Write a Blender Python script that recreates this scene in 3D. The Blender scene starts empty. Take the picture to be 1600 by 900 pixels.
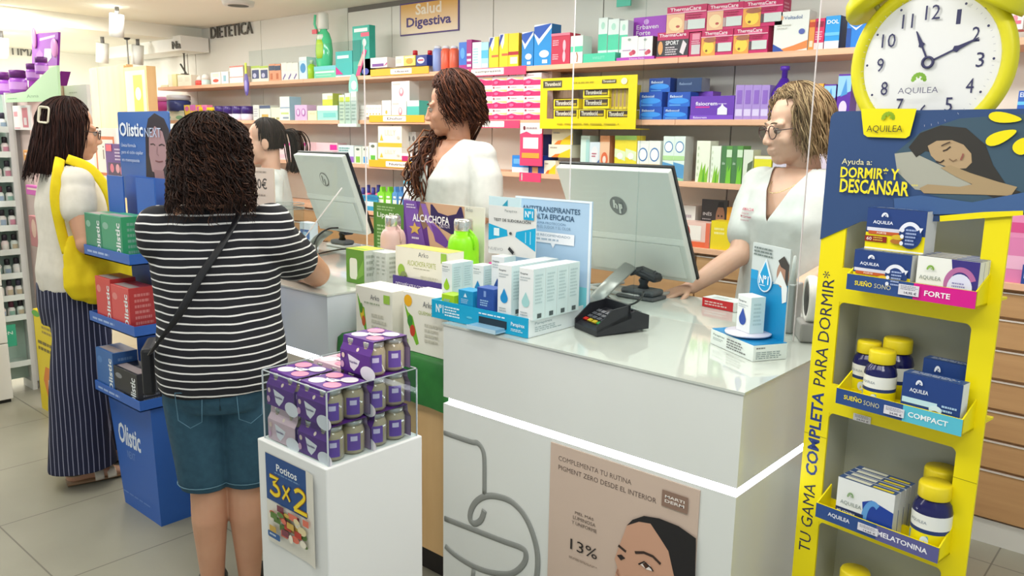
import bpy, bmesh, math, random
from mathutils import Vector as V, Matrix as M
import numpy as np
random.seed(7)
SC = bpy.context.scene
COL = SC.collection
R = math.radians
# ---------------------------------------------------------------- camera, world, lights, exposure
F_PX, PITCH, ROLL, YAW, EYE = 1262.8, .1845, .0168, 2.2878, 1.55
_fw = V((math.cos(YAW)*math.cos(PITCH), math.sin(YAW)*math.cos(PITCH), -math.sin(PITCH)))
_r0 = V((math.sin(YAW), -math.cos(YAW), 0)); _u0 = _r0.cross(_fw)
_rt = math.cos(ROLL)*_r0 + math.sin(ROLL)*_u0
_up = -math.sin(ROLL)*_r0 + math.cos(ROLL)*_u0
cd = bpy.data.cameras.new('camera'); cam = bpy.data.objects.new('camera', cd); COL.objects.link(cam)
cd.sensor_width = 36; cd.lens = F_PX/1600*36; cd.clip_start = .05
cam.matrix_world = M(((_rt.x, _up.x, -_fw.x, 0), (_rt.y, _up.y, -_fw.y, 0), (_rt.z, _up.z, -_fw.z, EYE), (0, 0, 0, 1)))
SC.camera = cam
SC.view_settings.view_transform = 'Standard'; SC.view_settings.look = 'None'
SC.view_settings.gamma = 1; SC.view_settings.exposure = .35
SC.view_settings.use_curve_mapping = False
w = bpy.data.worlds.new('world'); SC.world = w; w.use_nodes = True
w.node_tree.nodes['Background'].inputs[0].default_value = (.88, .97, 1, 1)
w.node_tree.nodes['Background'].inputs[1].default_value = .52
def area(x, y, z, sx, sy, e, col=(1, .985, .945), rot=(0, 0, 0)):
    l = bpy.data.lights.new('ceiling_or_fill_light', 'AREA'); l.shape = 'RECTANGLE'; l.size = sx; l.size_y = sy
    l.energy = e; l.color = col
    o = bpy.data.objects.new('ceiling_or_fill_light', l); o.location = (x, y, z); o.rotation_euler = rot; COL.objects.link(o)
for x in (-.6, -2.2, -3.8, -5.4):
    area(x, .55, 2.4, 1.1,   .5, 10.5)
area(.4, .5, 2.4, .6, .6, 13)  # extra lamp added to brighten the yellow display and the counter side
for x in (-1.0, -2.7, -4.4, -6.1):
    area(x, 2.55, 2.4, 1.2, .35, 16.5)
for y in (.8, 2.4):
    area(-7.9, y, 2.28, .5, .8, 34)
for y in (.9, 2.2):     # lamps added to brighten the left wall, standing in for track spots
    area(-6.75, y, 2.2, .25, .25, 17, rot=(0, R(62), 0))
for x in (-1.2, -3.2, -5.2):
    area(x, 1.3, 2.36, .5, .2, 6, rot=(R(48), 0, 0))  # tilted fill lamps without fittings, added to brighten the wall shelves
def at(px, py, X=None, Y=None, z=None):
    "the point on a plane of the room that a ray of the photograph meets"
    d = _fw + _rt*((px-800)/F_PX) - _up*((py-450)/F_PX)
    t = Y/d.y if Y is not None else ((z-EYE)/d.z if z is not None else X/d.x)
    return V((0, 0, EYE)) + d*t
# ---------------------------------------------------------------- materials
_mats = {}
def lin(h):
    h = h.lstrip('#')
    if len(h) == 3: h = ''.join(c*2 for c in h)
    c = [int(h[i:i+2], 16)/255 for i in (0, 2, 4)]
    return tuple(((x+.055)/1.055)**2.4 if x > .04045 else x/12.92 for x in c) + (1,)
def mt(h, rough=.45, metal=0, trans=0, ior=1.45, emit=0, spec=.5, coat=0):
    k = (h, rough, metal, trans, emit, spec, coat)
    if k in _mats: return _mats[k]
    m = bpy.data.materials.new('paint_'+h.strip('#')); m.use_nodes = True
    b = m.node_tree.nodes['Principled BSDF']
    b.inputs['Base Color'].default_value = lin(h); b.inputs['Roughness'].default_value = rough
    b.inputs['Metallic'].default_value = metal; b.inputs['IOR'].default_value = ior
    b.inputs['Transmission Weight'].default_value = trans
    b.inputs['Specular IOR Level'].default_value = spec
    b.inputs['Coat Weight'].default_value = coat
    if emit:
        b.inputs['Emission Color'].default_value = lin(h); b.inputs['Emission Strength'].default_value = emit
    _mats[k] = m
    return m
def nodes(name):
    m = bpy.data.materials.new(name); m.use_nodes = True
    nt = m.node_tree; return m, nt, nt.nodes['Principled BSDF']
def coord(nt, kind='Object'):
    return nt.nodes.new('ShaderNodeTexCoord').outputs[kind]
def ramp(nt, fac, stops, interp='LINEAR'):
    r = nt.nodes.new('ShaderNodeValToRGB'); r.color_ramp.interpolation = interp
    while len(r.color_ramp.elements) < len(stops): r.color_ramp.elements.new(.5)
    for e, (p, c) in zip(r.color_ramp.elements, stops): e.position = p; e.color = lin(c)
    nt.links.new(fac, r.inputs[0]); return r.outputs[0]
def noise(nt, vec, scale, detail=3, scl=None):
    if scl:
        mp = nt.nodes.new('ShaderNodeMapping'); mp.inputs['Scale'].default_value = scl
        nt.links.new(vec, mp.inputs[0]); vec = mp.outputs[0]
    n = nt.nodes.new('ShaderNodeTexNoise'); n.inputs['Scale'].default_value = scale; n.inputs['Detail'].default_value = detail
    nt.links.new(vec, n.inputs['Vector']); return n.outputs['Fac']
def bump(nt, b, h, strength=.2, dist=.01):
    n = nt.nodes.new('ShaderNodeBump'); n.inputs['Strength'].default_value = strength; n.inputs['Distance'].default_value = dist
    nt.links.new(h, n.inputs['Height']); nt.links.new(n.outputs[0], b.inputs['Normal'])
def mottled(name, c1, c2, scale=8, rough=.6, scl=None, bmp=0, sheen=0):
    m, nt, b = nodes(name); n = noise(nt, coord(nt), scale, 4, scl)
    nt.links.new(ramp(nt, n, [(.3, c1), (.7, c2)]), b.inputs['Base Color']); b.inputs['Roughness'].default_value = rough
    if bmp: bump(nt, b, n, bmp)
    if sheen: b.inputs['Sheen Weight'].default_value = sheen
    return m
def clear_mat(name, tint, edge=.06, rough=.02):
    "thin clear acrylic: mostly see-through with a mirror-like film"
    m = bpy.data.materials.new(name); m.use_nodes = True; nt = m.node_tree
    for n in list(nt.nodes): nt.nodes.remove(n)
    out = nt.nodes.new('ShaderNodeOutputMaterial'); mx = nt.nodes.new('ShaderNodeMixShader')
    tr = nt.nodes.new('ShaderNodeBsdfTransparent'); gl = nt.nodes.new('ShaderNodeBsdfGlossy'); fr = nt.nodes.new('ShaderNodeFresnel')
    tr.inputs[0].default_value = lin(tint); gl.inputs['Roughness'].default_value = rough; fr.inputs[0].default_value = 1.3
    ge = nt.nodes.new('ShaderNodeNewGeometry'); mu = nt.nodes.new('ShaderNodeMath'); mu.operation = 'MULTIPLY_ADD'; mu.inputs[1].default_value = -1; mu.inputs[2].default_value = 1
    m2 = nt.nodes.new('ShaderNodeMath'); m2.operation = 'MULTIPLY'; nt.links.new(ge.outputs['Backfacing'], mu.inputs[0]); nt.links.new(mu.outputs[0], m2.inputs[0]); nt.links.new(fr.outputs[0], m2.inputs[1])
    nt.links.new(m2.outputs[0], mx.inputs[0]); nt.links.new(tr.outputs[0], mx.inputs[1]); nt.links.new(gl.outputs[0], mx.inputs[2])
    nt.links.new(mx.outputs[0], out.inputs[0]); return m
# ---------------------------------------------------------------- lettering
_txt = {}
def text_geo(s, bold):
    k = (s, bold)
    if k not in _txt:
        c = bpy.data.curves.new('t', 'FONT'); c.body = s; c.resolution_u = 2; c.fill_mode = 'FRONT'
        if bold: c.offset = .014 if bold == 1 else .024
        o = bpy.data.objects.new('t', c); COL.objects.link(o)
        me = bpy.data.meshes.new_from_object(o.evaluated_get(bpy.context.evaluated_depsgraph_get()))
        a = np.zeros(len(me.vertices)*3); me.vertices.foreach_get('co', a); a = a.reshape(-1, 3)[:, :2]
        lo, hi = a.min(0), a.max(0)
        _txt[k] = (((a-lo)/np.maximum(hi-lo, 1e-6)).tolist(), [tuple(p.vertices) for p in me.polygons], (hi-lo)[0]/max((hi-lo)[1], 1e-6))
        bpy.data.objects.remove(o); bpy.data.curves.remove(c); bpy.data.meshes.remove(me)
    return _txt[k]
# ---------------------------------------------------------------- mesh builder
IDENT = M()
class MB:
    def __init__(s): s.v = []; s.f = []; s.mi = []; s.sm = []; s.mats = []; s.T = M()
    def m(s, mat):
        if isinstance(mat, str): mat = mt(mat)
        if mat not in s.mats: s.mats.append(mat)
        return s.mats.index(mat)
    def add(s, vs, fs, mat, smooth=False, T=None):
        i = s.m(mat); n = len(s.v); A = s.T @ T if T is not None else s.T
        if T is None and s.T == IDENT: s.v += vs
        else: s.v += [A @ V(p) for p in vs]
        for f in fs: s.f.append([n+k for k in f]); s.mi.append(i); s.sm.append(smooth)
        return s
    def box(s, x0, y0, z0, x1, y1, z1, mat, bev=0, T=None, seg=2):
        if bev:
            b = bmesh.new(); bmesh.ops.create_cube(b, size=1)
            for v in b.verts: v.co = V(((x0+x1)/2+v.co.x*(x1-x0), (y0+y1)/2+v.co.y*(y1-y0), (z0+z1)/2+v.co.z*(z1-z0)))
            bmesh.ops.bevel(b, geom=b.edges[:], offset=bev, segments=seg, affect='EDGES', profile=.5)
            b.verts.index_update()
            s.add([v.co.copy() for v in b.verts], [[v.index for v in f.verts] for f in b.faces], mat, T=T); b.free(); return s
        vs = [(x, y, z) for z in (z0, z1) for y in (y0, y1) for x in (x0, x1)]
        return s.add(vs, [(0, 2, 3, 1), (4, 5, 7, 6), (0, 1, 5, 4), (2, 6, 7, 3), (0, 4, 6, 2), (1, 3, 7, 5)], mat, T=T)
    def prism(s, pts, d, mat, T=None, side=None):
        "polygon in x,y pushed from z=-d to 0"
        n = len(pts); vs = [(x, y, 0) for x, y in pts] + [(x, y, -d) for x, y in pts]
        s.add(vs, [list(range(n))], mat, T=T); k = len(s.v)
        s.add(vs, [list(range(2*n-1, n-1, -1))] + [[i, i+n, (i+1) % n+n, (i+1) % n] for i in range(n)], side or mat, T=T)
        return s
    def lathe(s, prof, mat, seg=20, T=None, smooth=True, cap=True):
        vs = []; fs = []; n = len(prof)
        for r, z in prof:
            for k in range(seg): a = 2*math.pi*k/seg; vs.append((r*math.cos(a), r*math.sin(a), z))
        for i in range(n-1):
            for k in range(seg): k2 = (k+1) % seg; fs.append((i*seg+k, i*seg+k2, (i+1)*seg+k2, (i+1)*seg+k))
        if cap:
            fs.append(list(range(seg-1, -1, -1))); fs.append([(n-1)*seg+k for k in range(seg)])
        return s.add(vs, fs, mat, smooth, T)
    def tube(s, pts, rad, mat, seg=8, T=None, closed=False, cap=True, side=None):
        "rad: number, or per point a number or (across, other) pair; side: fixed across direction"
        P = [V(p) for p in pts]; n = len(P); vs = []; fs = []; prev = None
        for i, p in enumerate(P):
            a = P[(i-1) % n] if (closed or i) else p; b = P[(i+1) % n] if (closed or i < n-1) else p
            t = (b-a).normalized()
            if side is not None: x = V(side)
            elif prev is None: x = V((1, 0, 0)) if abs(t.x) < .8 else V((0, 1, 0))
            else: x = prev
            x = (x-t*x.dot(t)).normalized(); y = t.cross(x); prev = x
            r = rad[i] if isinstance(rad, (list, tuple)) else rad
            rx, ry = r if isinstance(r, (list, tuple)) else (r, r)
            for k in range(seg): an = 2*math.pi*k/seg; vs.append(p+x*(rx*math.cos(an))+y*(ry*math.sin(an)))
        for i in range(n if closed else n-1):
            j = (i+1) % n
            for k in range(seg): k2 = (k+1) % seg; fs.append((i*seg+k, i*seg+k2, j*seg+k2, j*seg+k))
        if cap and not closed:
            fs.append(list(range(seg-1, -1, -1))); fs.append([(n-1)*seg+k for k in range(seg)])
        return s.add(vs, fs, mat, True, T)
    def ell(s, c, r, mat, T=None, rot=None, u=20, w=12):
        vs = [(0, 0, -1)]; fs = []
        for i in range(1, w):
            a = -math.pi/2+math.pi*i/w
            for k in range(u): b = 2*math.pi*k/u; vs.append((math.cos(a)*math.cos(b), math.cos(a)*math.sin(b), math.sin(a)))
        vs.append((0, 0, 1)); n = len(vs)
        for k in range(u):
            k2 = (k+1) % u; fs.append((0, 1+k2, 1+k)); fs.append((n-1, n-1-u+k, n-1-u+k2))
            for i in range(w-2): fs.append((1+i*u+k, 1+i*u+k2, 1+(i+1)*u+k2, 1+(i+1)*u+k))
        A = M.Translation(V(c)) @ (rot.to_4x4() if rot is not None else M()) @ M.Diagonal(V((*r, 1)))
        return s.add(vs, fs, mat, True, (T @ A) if T is not None else A)
    def art(s, T, w, h, ops, lift=.0004):
        "print on a face: T maps x right, y up, z out of the face; ops in fractions of w and h"
        for i, o in enumerate(ops):
            z = lift*(i+1); k = o[0]; c = o[-1]
            if k == 'r': _, x0, y0, x1, y1, _c = o; s.add([(x0*w, y0*h, z), (x1*w, y0*h, z), (x1*w, y1*h, z), (x0*w, y1*h, z)], [(0, 1, 2, 3)], c, T=T)
            elif k == 'p': s.add([(x*w, y*h, z) for x, y in o[1]], [list(range(len(o[1])))], c, T=T)
            elif k == 'e':
                _, x, y, rx, ry, _c = o; n = 24
                s.add([((x+rx*math.cos(2*math.pi*q/n))*w, (y+ry*math.sin(2*math.pi*q/n))*h, z) for q in range(n)], [list(range(n))], c, T=T)
            elif k == 'o':   # ring segment: centre, radii, thickness (fraction of h), start, end degrees
                _, x, y, rx, ry, th, a0, a1, _c = o; n = 28; vs = []
                for q in range(n+1):
                    a = R(a0+(a1-a0)*q/n)
                    for e in (0, 1): vs.append((x*w+(rx*w-e*th*h)*math.cos(a), y*h+(ry*h-e*th*h)*math.sin(a), z))
                s.add(vs, [(2*q, 2*q+2, 2*q+3, 2*q+1) for q in range(n)], c, T=T)
            elif k == 's':   # stroke along points with thickness (fraction of h)
                _, pts, th, _c = o; P = [V((x*w, y*h, 0)) for x, y in pts]; vs = []
                for q, p in enumerate(P):
                    t = (P[min(q+1, len(P)-1)]-P[max(q-1, 0)]).normalized(); nn = V((-t.y, t.x, 0))*th*h/2
                    vs += [p+nn+V((0, 0, z)), p-nn+V((0, 0, z))]
                s.add(vs, [(2*q, 2*q+1, 2*q+3, 2*q+2) for q in range(len(P)-1)], c, T=T)
            elif k in 'tbB':
                _, t, x0, y0, x1, y1, _c = o; vs, fs, asp = text_geo(t, {'t': 0, 'b': 1, 'B': 2}[k])
                s.add([((x0+(x1-x0)*a)*w, (y0+(y1-y0)*b)*h, z) for a, b in vs], fs, c, T=T)
            elif k == 'g':   # lines of fine print
                _, x0, y0, x1, y1, n, _c = o; rr = random.Random(n*7+int(x0*99))
                for q in range(n):
                    yb = y1-(q+.75)*(y1-y0)/n; yt = yb+.5*(y1-y0)/n; xx = x0; xe = x0+(x1-x0)*rr.uniform(.7, 1)
                    while xx < xe:
                        l = (x1-x0)*rr.uniform(.06, .2); l = min(l, xe-xx)
                        s.add([(xx*w, yb*h, z), ((xx+l)*w, yb*h, z), ((xx+l)*w, yt*h, z), (xx*w, yt*h, z)], [(0, 1, 2, 3)], c, T=T); xx += l+(x1-x0)*.03
        return s
    def build(s, name, parent=None, loc=(0, 0, 0), rz=0, label=None, cat=None, group=None, kind=None):
        key = name
        me = bpy.data.meshes.new(name); me.from_pydata([tuple(p) for p in s.v], [], s.f)
        for m in s.mats: me.materials.append(m)
        me.polygons.foreach_set('material_index', s.mi); me.polygons.foreach_set('use_smooth', s.sm); me.update()
        o = bpy.data.objects.new(name, me); COL.objects.link(o); o.location = loc; o.rotation_euler = (0, 0, rz)
        if parent: o.parent = parent
        tag(o, label, cat, group, kind); return o
def tag(o, label=None, cat=None, group=None, kind=None):
    for k, v in (('label', label), ('category', cat), ('group', group), ('kind', kind)):
        if v: o[k] = v
    return o
def thing(name, label, cat, loc=(0, 0, 0), rz=0, group=None):
    o = bpy.data.objects.new(name, None); COL.objects.link(o); o.location = loc; o.rotation_euler = (0, 0, rz); o.empty_display_size = .05
    return tag(o, label, cat, group)
def frame(o, ux, uy=(0, 0, 1)):
    "matrix with x along ux, y along uy, z out"
    x = V(ux).normalized(); y = V(uy); y = (y-x*y.dot(x)).normalized(); z = x.cross(y)
    return M(((x.x, y.x, z.x, o[0]), (x.y, y.y, z.y, o[1]), (x.z, y.z, z.z, o[2]), (0, 0, 0, 1)))
FRONT = lambda x=0, y=0, z=0: frame((x, y, z), (1, 0, 0))       # a face that looks towards -y
RIGHT = lambda x=0, y=0, z=0: frame((x, y, z), (0, 1, 0))       # a face that looks towards +x
TOP = lambda x=0, y=0, z=0: frame((x, y, z), (1, 0, 0), (0, 1, 0))
def ORD(i): return ['first', 'second', 'third', 'fourth', 'fifth', 'sixth', 'seventh', 'eighth', 'ninth', 'tenth'][i]
def rrect(x0, y0, x1, y1, r, n=5, corners=(1, 1, 1, 1)):
    out = []
    for q, (cx, cy, a) in enumerate(((x1-r, y1-r, 0), (x0+r, y1-r, 90), (x0+r, y0+r, 180), (x1-r, y0+r, 270))):
        if corners[q]:
            for k in range(n+1): out.append((cx+r*math.cos(R(a+90*k/n)), cy+r*math.sin(R(a+90*k/n))))
        else: out.append(((x1, y1), (x0, y1), (x0, y0), (x1, y0))[q])
    return out
# ---------------------------------------------------------------- shared materials
def wood(name, c1, c2, scl=(1, 6, 14), rough=.5):
    m, nt, b = nodes(name); n = noise(nt, coord(nt), 3, 5, scl)
    nt.links.new(ramp(nt, n, [(.25, c1), (.75, c2)]), b.inputs['Base Color']); b.inputs['Roughness'].default_value = rough; return m
WHITE = mt('#ecebe6', .5)
LAC = mt('#dcdfdb', .18, coat=.3)
SHELFWOOD = wood('shelf_wood', '#e0ab88', '#eebd9c')
DRAWER = wood('drawer_wood', '#b68a5c', '#c99d6c', (.6, 3, 10))
OAK = wood('oak', '#c39c68', '#d6b381', (3, 3, .5))
DARK = mt('#1b1b1d', .4)
CLEAR = clear_mat('clear_acrylic', '#f4f8f8')
EDGE = mt('#e4ecec', .1, emit=.0)
LED = mt('#f2f6ff', .5, emit=9)
STEEL = mt('#b9bbb8', .28, metal=.9)
GREY = mt('#8f918e', .4)
# ---------------------------------------------------------------- the room
def floor_mat():
    m, nt, b = nodes('floor_tile'); c = coord(nt)
    mp = nt.nodes.new('ShaderNodeMapping'); mp.inputs['Location'].default_value = (-.129, -.314, 0); nt.links.new(c, mp.inputs[0])
    br = nt.nodes.new('ShaderNodeTexBrick'); br.offset = 0; br.inputs['Scale'].default_value = 1
    br.inputs['Brick Width'].default_value = .6; br.inputs['Row Height'].default_value = .6; br.inputs['Mortar Size'].default_value = .003
    n = noise(nt, c, 2.2, 6)
    nt.links.new(ramp(nt, n, [(.3, '#8f8c7c'), (.7, '#9b9887')]), br.inputs['Color1'])
    nt.links.new(ramp(nt, n, [(.3, '#918e7e'), (.7, '#9d9a89')]), br.inputs['Color2'])
    br.inputs['Mortar'].default_value = lin('#6b685c'); nt.links.new(mp.outputs[0], br.inputs['Vector'])
    nt.links.new(br.outputs['Color'], b.inputs['Base Color']); b.inputs['Roughness'].default_value = .33; return m
MB().box(-9.4, -2.4, -.1, .9, 3.9, 0, floor_mat()).build('floor', kind='structure')
CEIL = mt('#f6f4e8', .8)
MB().box(-9.4, -2.4, 2.43, .9, 3.9, 2.53, CEIL).build('ceiling', kind='structure')
WALLM = mt('#efecdf', .65)
MB().box(-9.4, 3.74, 0, .9, 3.9, 2.43, WALLM).build('wall_back', kind='structure')
MB().box(-9.4, -2.4, 0, -9.1, 3.74, 2.43, WALLM).build('wall_left', kind='structure')
# bulkhead over the left bay
MB().box(-9.1, .2, 2.325, -6.87, 3.735, 2.43, CEIL).build('trim_1', kind='structure')
# panels above and behind the shelves with their joints
b = MB()
PANEL = mt('#e3e2da', .5)
for x0, x1 in ((-8.0, -7.005), (-6.998, -5.945), (-5.938, -4.826), (-4.819, -4.353), (-4.346, -3.426), (-3.419, -2.626), (-2.619, -1.846), (-1.839, -1.046), (-1.039, .88)):
    b.box(x0, 3.715, 1.05, x1, 3.74, 2.395 if x0 > -5.5 else 2.429, PANEL)
b.box(-8.0, 3.722, .9, .88, 3.7385, 2.394, mt('#77736d', .6)); b.box(-5.6, 3.722, 2.394, .88, 3.739, 2.43, mt('#77736d', .6))  # dark backing; its upper strip paints the shadow of the ceiling gap
b.build('trim_2', kind='structure')
# ---------------------------------------------------------------- wall shelving and its drawers
SY0, SY1 = 3.45, 3.715
SHELF_Z = {1: 1.93, 2: 1.645, 3: 1.357, 4: 1.048}
for k, (x0, x1) in {1: (-7.2, .85), 2: (-7.25, .85), 3: (-6.6, .85), 4: (-6.6, .85)}.items():
    z = SHELF_Z[k]; edge = x0; j = 0
    cuts = [x0, -5.0, -3.42, -2.0, -.98, x1]
    for a, c in zip(cuts, cuts[1:]):
        MB().box(a+.001, SY0, z-.026, c-.001, SY1-.001, z, SHELFWOOD, .002).build('wall_shelf', group='wooden wall shelves', cat='shelf',
          label=f"wooden wall shelf board, {['topmost', 'second from top', 'third from top', 'lowest'][k-1]} row, {['far left run', 'over the back counter', 'behind the curly-haired woman', 'behind the front monitor', 'at the clock'][j]}")
        j += 1
cols = [-6.6, -5.4, -4.2, -3.0, -1.86, -1.0, -.1, .85]
for i, (a, c) in enumerate(zip(cols, cols[1:])):
    t = thing('drawer_cabinet', f"low wooden drawer unit under the wall shelves, {['far left end', 'behind the left customers', 'behind the second till', 'behind the curly-haired pharmacist', 'behind the first till', 'behind the woman with glasses', 'right of the yellow display'][i]}", 'cabinet', (a, 3.47, 0), group='drawer units below the shelves')
    wd = c-a
    MB().box(.002, .02, .1, wd-.002, .24, 1.018, DRAWER).build('carcass', t)
    MB().box(.002, .012, 0, wd-.002, .22, .098, mt('#dcdad2', .4)).build('plinth', t)
    zs = [.105, .31, .43, .55, .67, .79, .91, 1.015]
    for q, (z0, z1) in enumerate(zip(zs, zs[1:])):
        f = MB().box(.004, 0, z0+.004, wd-.004, .019, z1-.012, DRAWER, .002).build('drawer_front', t)
        MB().box(.004, -.004, z1-.0115, wd-.004, .012, z1-.0075, mt('#eee6dc', .3, metal=.3)).build('handle_rail', f, label='pale metal edge rail')
# ---------------------------------------------------------------- counter 1
def led(bm, x0, y0, x1, y1, z): bm.box(x0, y0, z, x1, y1, z+.02, LED)
t = thing('sales_counter', 'glossy white service counter in the foreground with a lit strip and a grey emblem', 'counter', (-1.766, 1.705, 0))
CW, CD, CH = .995, .96, .98
MB().box(0, 0, .742, CW, CD, CH-.006, LAC).build('upper_panel', t)
MB().box(-.004, -.004, CH-.006, CW+.004, CD, CH, mt('#c3c9c1', .07, coat=.6)).build('worktop', t)
MB().box(.012, .012, .72, CW-.012, CD-.012, .742, LED).build('light_strip', t, label='glowing white light strip')
lo = MB().box(0, 0, .06, CW, CD, .72, LAC)
lo.box(.03, .03, 0, CW-.03, CD-.03, .06, DARK)
lo.build('lower_panel', t)
# emblem: cup with snake, raised grey lines
def front(px, py): p = at(px, py, Y=1.7045); return (p.x+1.766, p.z)
EMB = mt('#8b8e8a', .35)
def stroke(b, pts, w):
    P = [V((x, -.0015, z)) for x, z in (front(*p) for p in pts)]
    b.tube(P, [(.002, w)]*len(P), EMB, 8, side=(0, 1, 0))
def smoothpts(pts, n=5):
    P = [V((*p, 0)) if len(p) == 2 else V(p) for p in pts]; out = []
    for i in range(len(P)-1):
        a, b_, c, d = P[max(i-1, 0)], P[i], P[i+1], P[min(i+2, len(P)-1)]
        for k in range(n):
            u = k/n; out.append(.5*((2*b_)+(-a+c)*u+(2*a-5*b_+4*c-d)*u*u+(-a+3*b_-3*c+d)*u**3))
    out.append(P[-1]); return out
e = MB()
def st(pts, w, sm=True):
    q = [(p.x, p.y) for p in smoothpts(pts)] if sm else pts
    stroke(e, q, w)
st([(694, 676), (735, 690), (746, 692), (754, 702), (757, 720), (757, 772)], .0085)
st([(757, 797), (752, 812), (742, 818), (735, 812), (736, 798), (744, 784), (757, 776), (774, 775), (798, 783), (818, 803), (832, 832), (840, 866), (839, 900), (833, 925), (820, 945)], .010)
st([(695, 810), (780, 843), (815, 856), (822, 866), (819, 880), (806, 893), (790, 897), (762, 893), (735, 882), (710, 866), (696, 853)], .0095)
st([(740, 890), (738, 930), (744, 975)], .0085)
e.build('emblem', t, label='raised grey emblem of a cup and a snake')
# poster on the counter front
p0 = at(862, 690, Y=1.705); p1 = at(1095, 765, Y=1.705)
pw, ph = p1.x-p0.x, .62
SK = '#c89a80'
po = MB().box(0, -.003, 0, pw, 0, ph, mt('#c9b3a3', .5))
def pxy(px, py): q = at(px, py, Y=1.702); return ((q.x-p0.x)/pw, (q.z-(p0.z-ph))/ph)
def PP(*a): return [pxy(*q) for q in a]
def PT(s, k, a, b_, col):   # text whose lower left is a and upper right is b_
    x0, y0 = pxy(*a); x1, y1 = pxy(*b_); return (k, s, x0, y0, x1, y1, col)
face = PP((982, 818), (970, 850), (962, 872), (966, 885), (960, 910), (965, 940), (985, 960), (1020, 965), (1065, 930), (1075, 880), (1060, 845), (1040, 822), (1012, 812))
hair = PP((981, 820), (990, 811), (1008, 805), (1032, 809), (1062, 821), (1089, 840), (1087, 960), (1060, 960), (1055, 900), (1046, 860), (1032, 838), (1018, 817), (1000, 814))
ops = [PT('COMPLEMENTA TU RUTINA', 't', (873, 714), (988, 755), '#6d5d55')]
def line(s, k, x0, x1, ya, yb, h, col):
    "text that runs level on the board: ends measured in the photograph"
    a = pxy(x0, ya); c = pxy(x1, yb); yy = (a[1]+c[1])/2; return (k, s, a[0], yy-h/2/ph, c[0], yy+h/2/ph, col)
ops = [line('COMPLEMENTA TU RUTINA', 't', 873, 987, 717, 752, .014, '#6d5d55'), line('PIGMENT ZERO DESDE EL INTERIOR', 't', 873, 1026, 731, 781, .014, '#6d5d55'),
       line('PIEL MÁS', 't', 899, 928, 801, 810, .010, '#5d5049'), line('LUMINOSA', 't', 896, 931, 809, 819, .010, '#5d5049'), line('Y UNIFORME', 't', 894, 933, 817, 828, .010, '#5d5049'),
       line('13%', 't', 892, 934, 851, 864, .032, '#2a2424')]
a, c = pxy(890, 864), pxy(934, 886); ops.append(('g', a[0], c[1], c[0], a[1]-.02, 2, '#8d7a6d'))
a, c = pxy(1036, 764), pxy(1075, 803)
ops += [('r', a[0], c[1], c[0], a[1], '#8a6f60'), ('b', 'MARTI', a[0]+.02, (a[1]+c[1])/2+.005, c[0]-.02, a[1]-.018, '#f1e9e2'), ('b', 'DERM', a[0]+.02, c[1]+.02, c[0]-.02, (a[1]+c[1])/2-.002, '#f1e9e2')]
ops += [('p', face, SK), ('p', hair, '#1d1b1e'),
        ('s', PP((968, 851), (974, 856), (980, 861)), .012, '#3a2a24'), ('s', PP((994, 862), (1008, 862), (1022, 868), (1034, 880)), .012, '#3a2a24'),
        ('p', PP((966, 866), (973, 865), (979, 871), (972, 874)), '#2b2020'), ('p', PP((1001, 879), (1009, 876), (1018, 882), (1022, 891), (1012, 888)), '#efe4dc'), ('p', PP((1006, 879), (1012, 877), (1016, 884), (1011, 887)), '#4a2c1f'), ('s', PP((1000, 880), (1009, 876), (1020, 886), (1023, 891)), .007, '#241a18'),
        ('s', PP((968, 888), (966, 893), (970, 899)), .008, '#a9765f'), ('p', PP((972, 912), (985, 906), (1002, 912), (988, 920)), '#b4605c')]
po.art(FRONT(0, -.003, 0), pw, ph, ops)
po.build('poster', None, (p0.x, 1.7045, p0.z-ph), label='beige skin care poster with a dark-haired face stuck on the counter front', cat='poster')
# ---------------------------------------------------------------- counter 2
t = thing('sales_counter', 'white service counter at the back, behind the customer in the striped shirt', 'counter', (-3.58, 1.716, 0))
W2 = 1.20
MB().box(0, 0, .742, W2, .96, CH-.006, mt('#ccd3da', .2, coat=.2)).build('upper_panel', t)
MB().box(-.004, -.004, CH-.006, W2+.004, .96, CH, mt('#c9cdc6', .08, coat=.5)).build('worktop', t)
MB().box(.012, .012, .715, W2-.012, .95, .742, LED).build('light_strip', t, label='glowing white light strip')
MB().box(0, 0, .06, W2, .96, .715, mt('#cfc6b4', .3)).box(.03, .03, 0, W2-.03, .92, .06, DARK).build('lower_panel', t)
# ---------------------------------------------------------------- stepped display bench between the counters
t = thing('display_bench', 'wooden display bench under a green cloth between the two white counters', 'bench', (-2.368, 1.75, 0))
BW = .598
MB().box(.0, .02, .14, BW, .5, .80, OAK).build('body', t)
MB().box(.0, .10, 0, BW, .48, .14, mt('#2c2724', .6)).build('plinth', t)
GREEN = mottled('green_cloth', '#1d6127', '#28752f', 14, .55, bmp=.15)
b = MB()
# cloth: top plus a hanging front with soft folds
vs = []; fs = []; nx = 28
prof = [(.198, .832), (.12, .832), (.02, .832), (.0, .82), (-.004, .78), (-.006, .72), (-.008, .68)]
for i in range(nx+1):
    x = BW*i/nx
    for j, (y, z) in enumerate(prof):
        fold = .004*math.sin(x*41)*max(0, j-3)/3; vs.append((x, y+fold, z+(.012*math.sin(x*9) if j == len(prof)-1 else 0)))
n = len(prof)
for i in range(nx):
    for j in range(n-1): fs.append((i*n+j, i*n+j+1, (i+1)*n+j+1, (i+1)*n+j))
b.add(vs, fs, GREEN, True); b.build('cloth', t, label='green cloth hanging over the front')
MB().box(.0, .2, .80, BW, .75, .975, mt('#e7e6df', .4), .004).build('riser', t, label='white rear step')
MB().box(0, .022, .798, BW, .2, .831, OAK).build('front_step', t)
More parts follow.
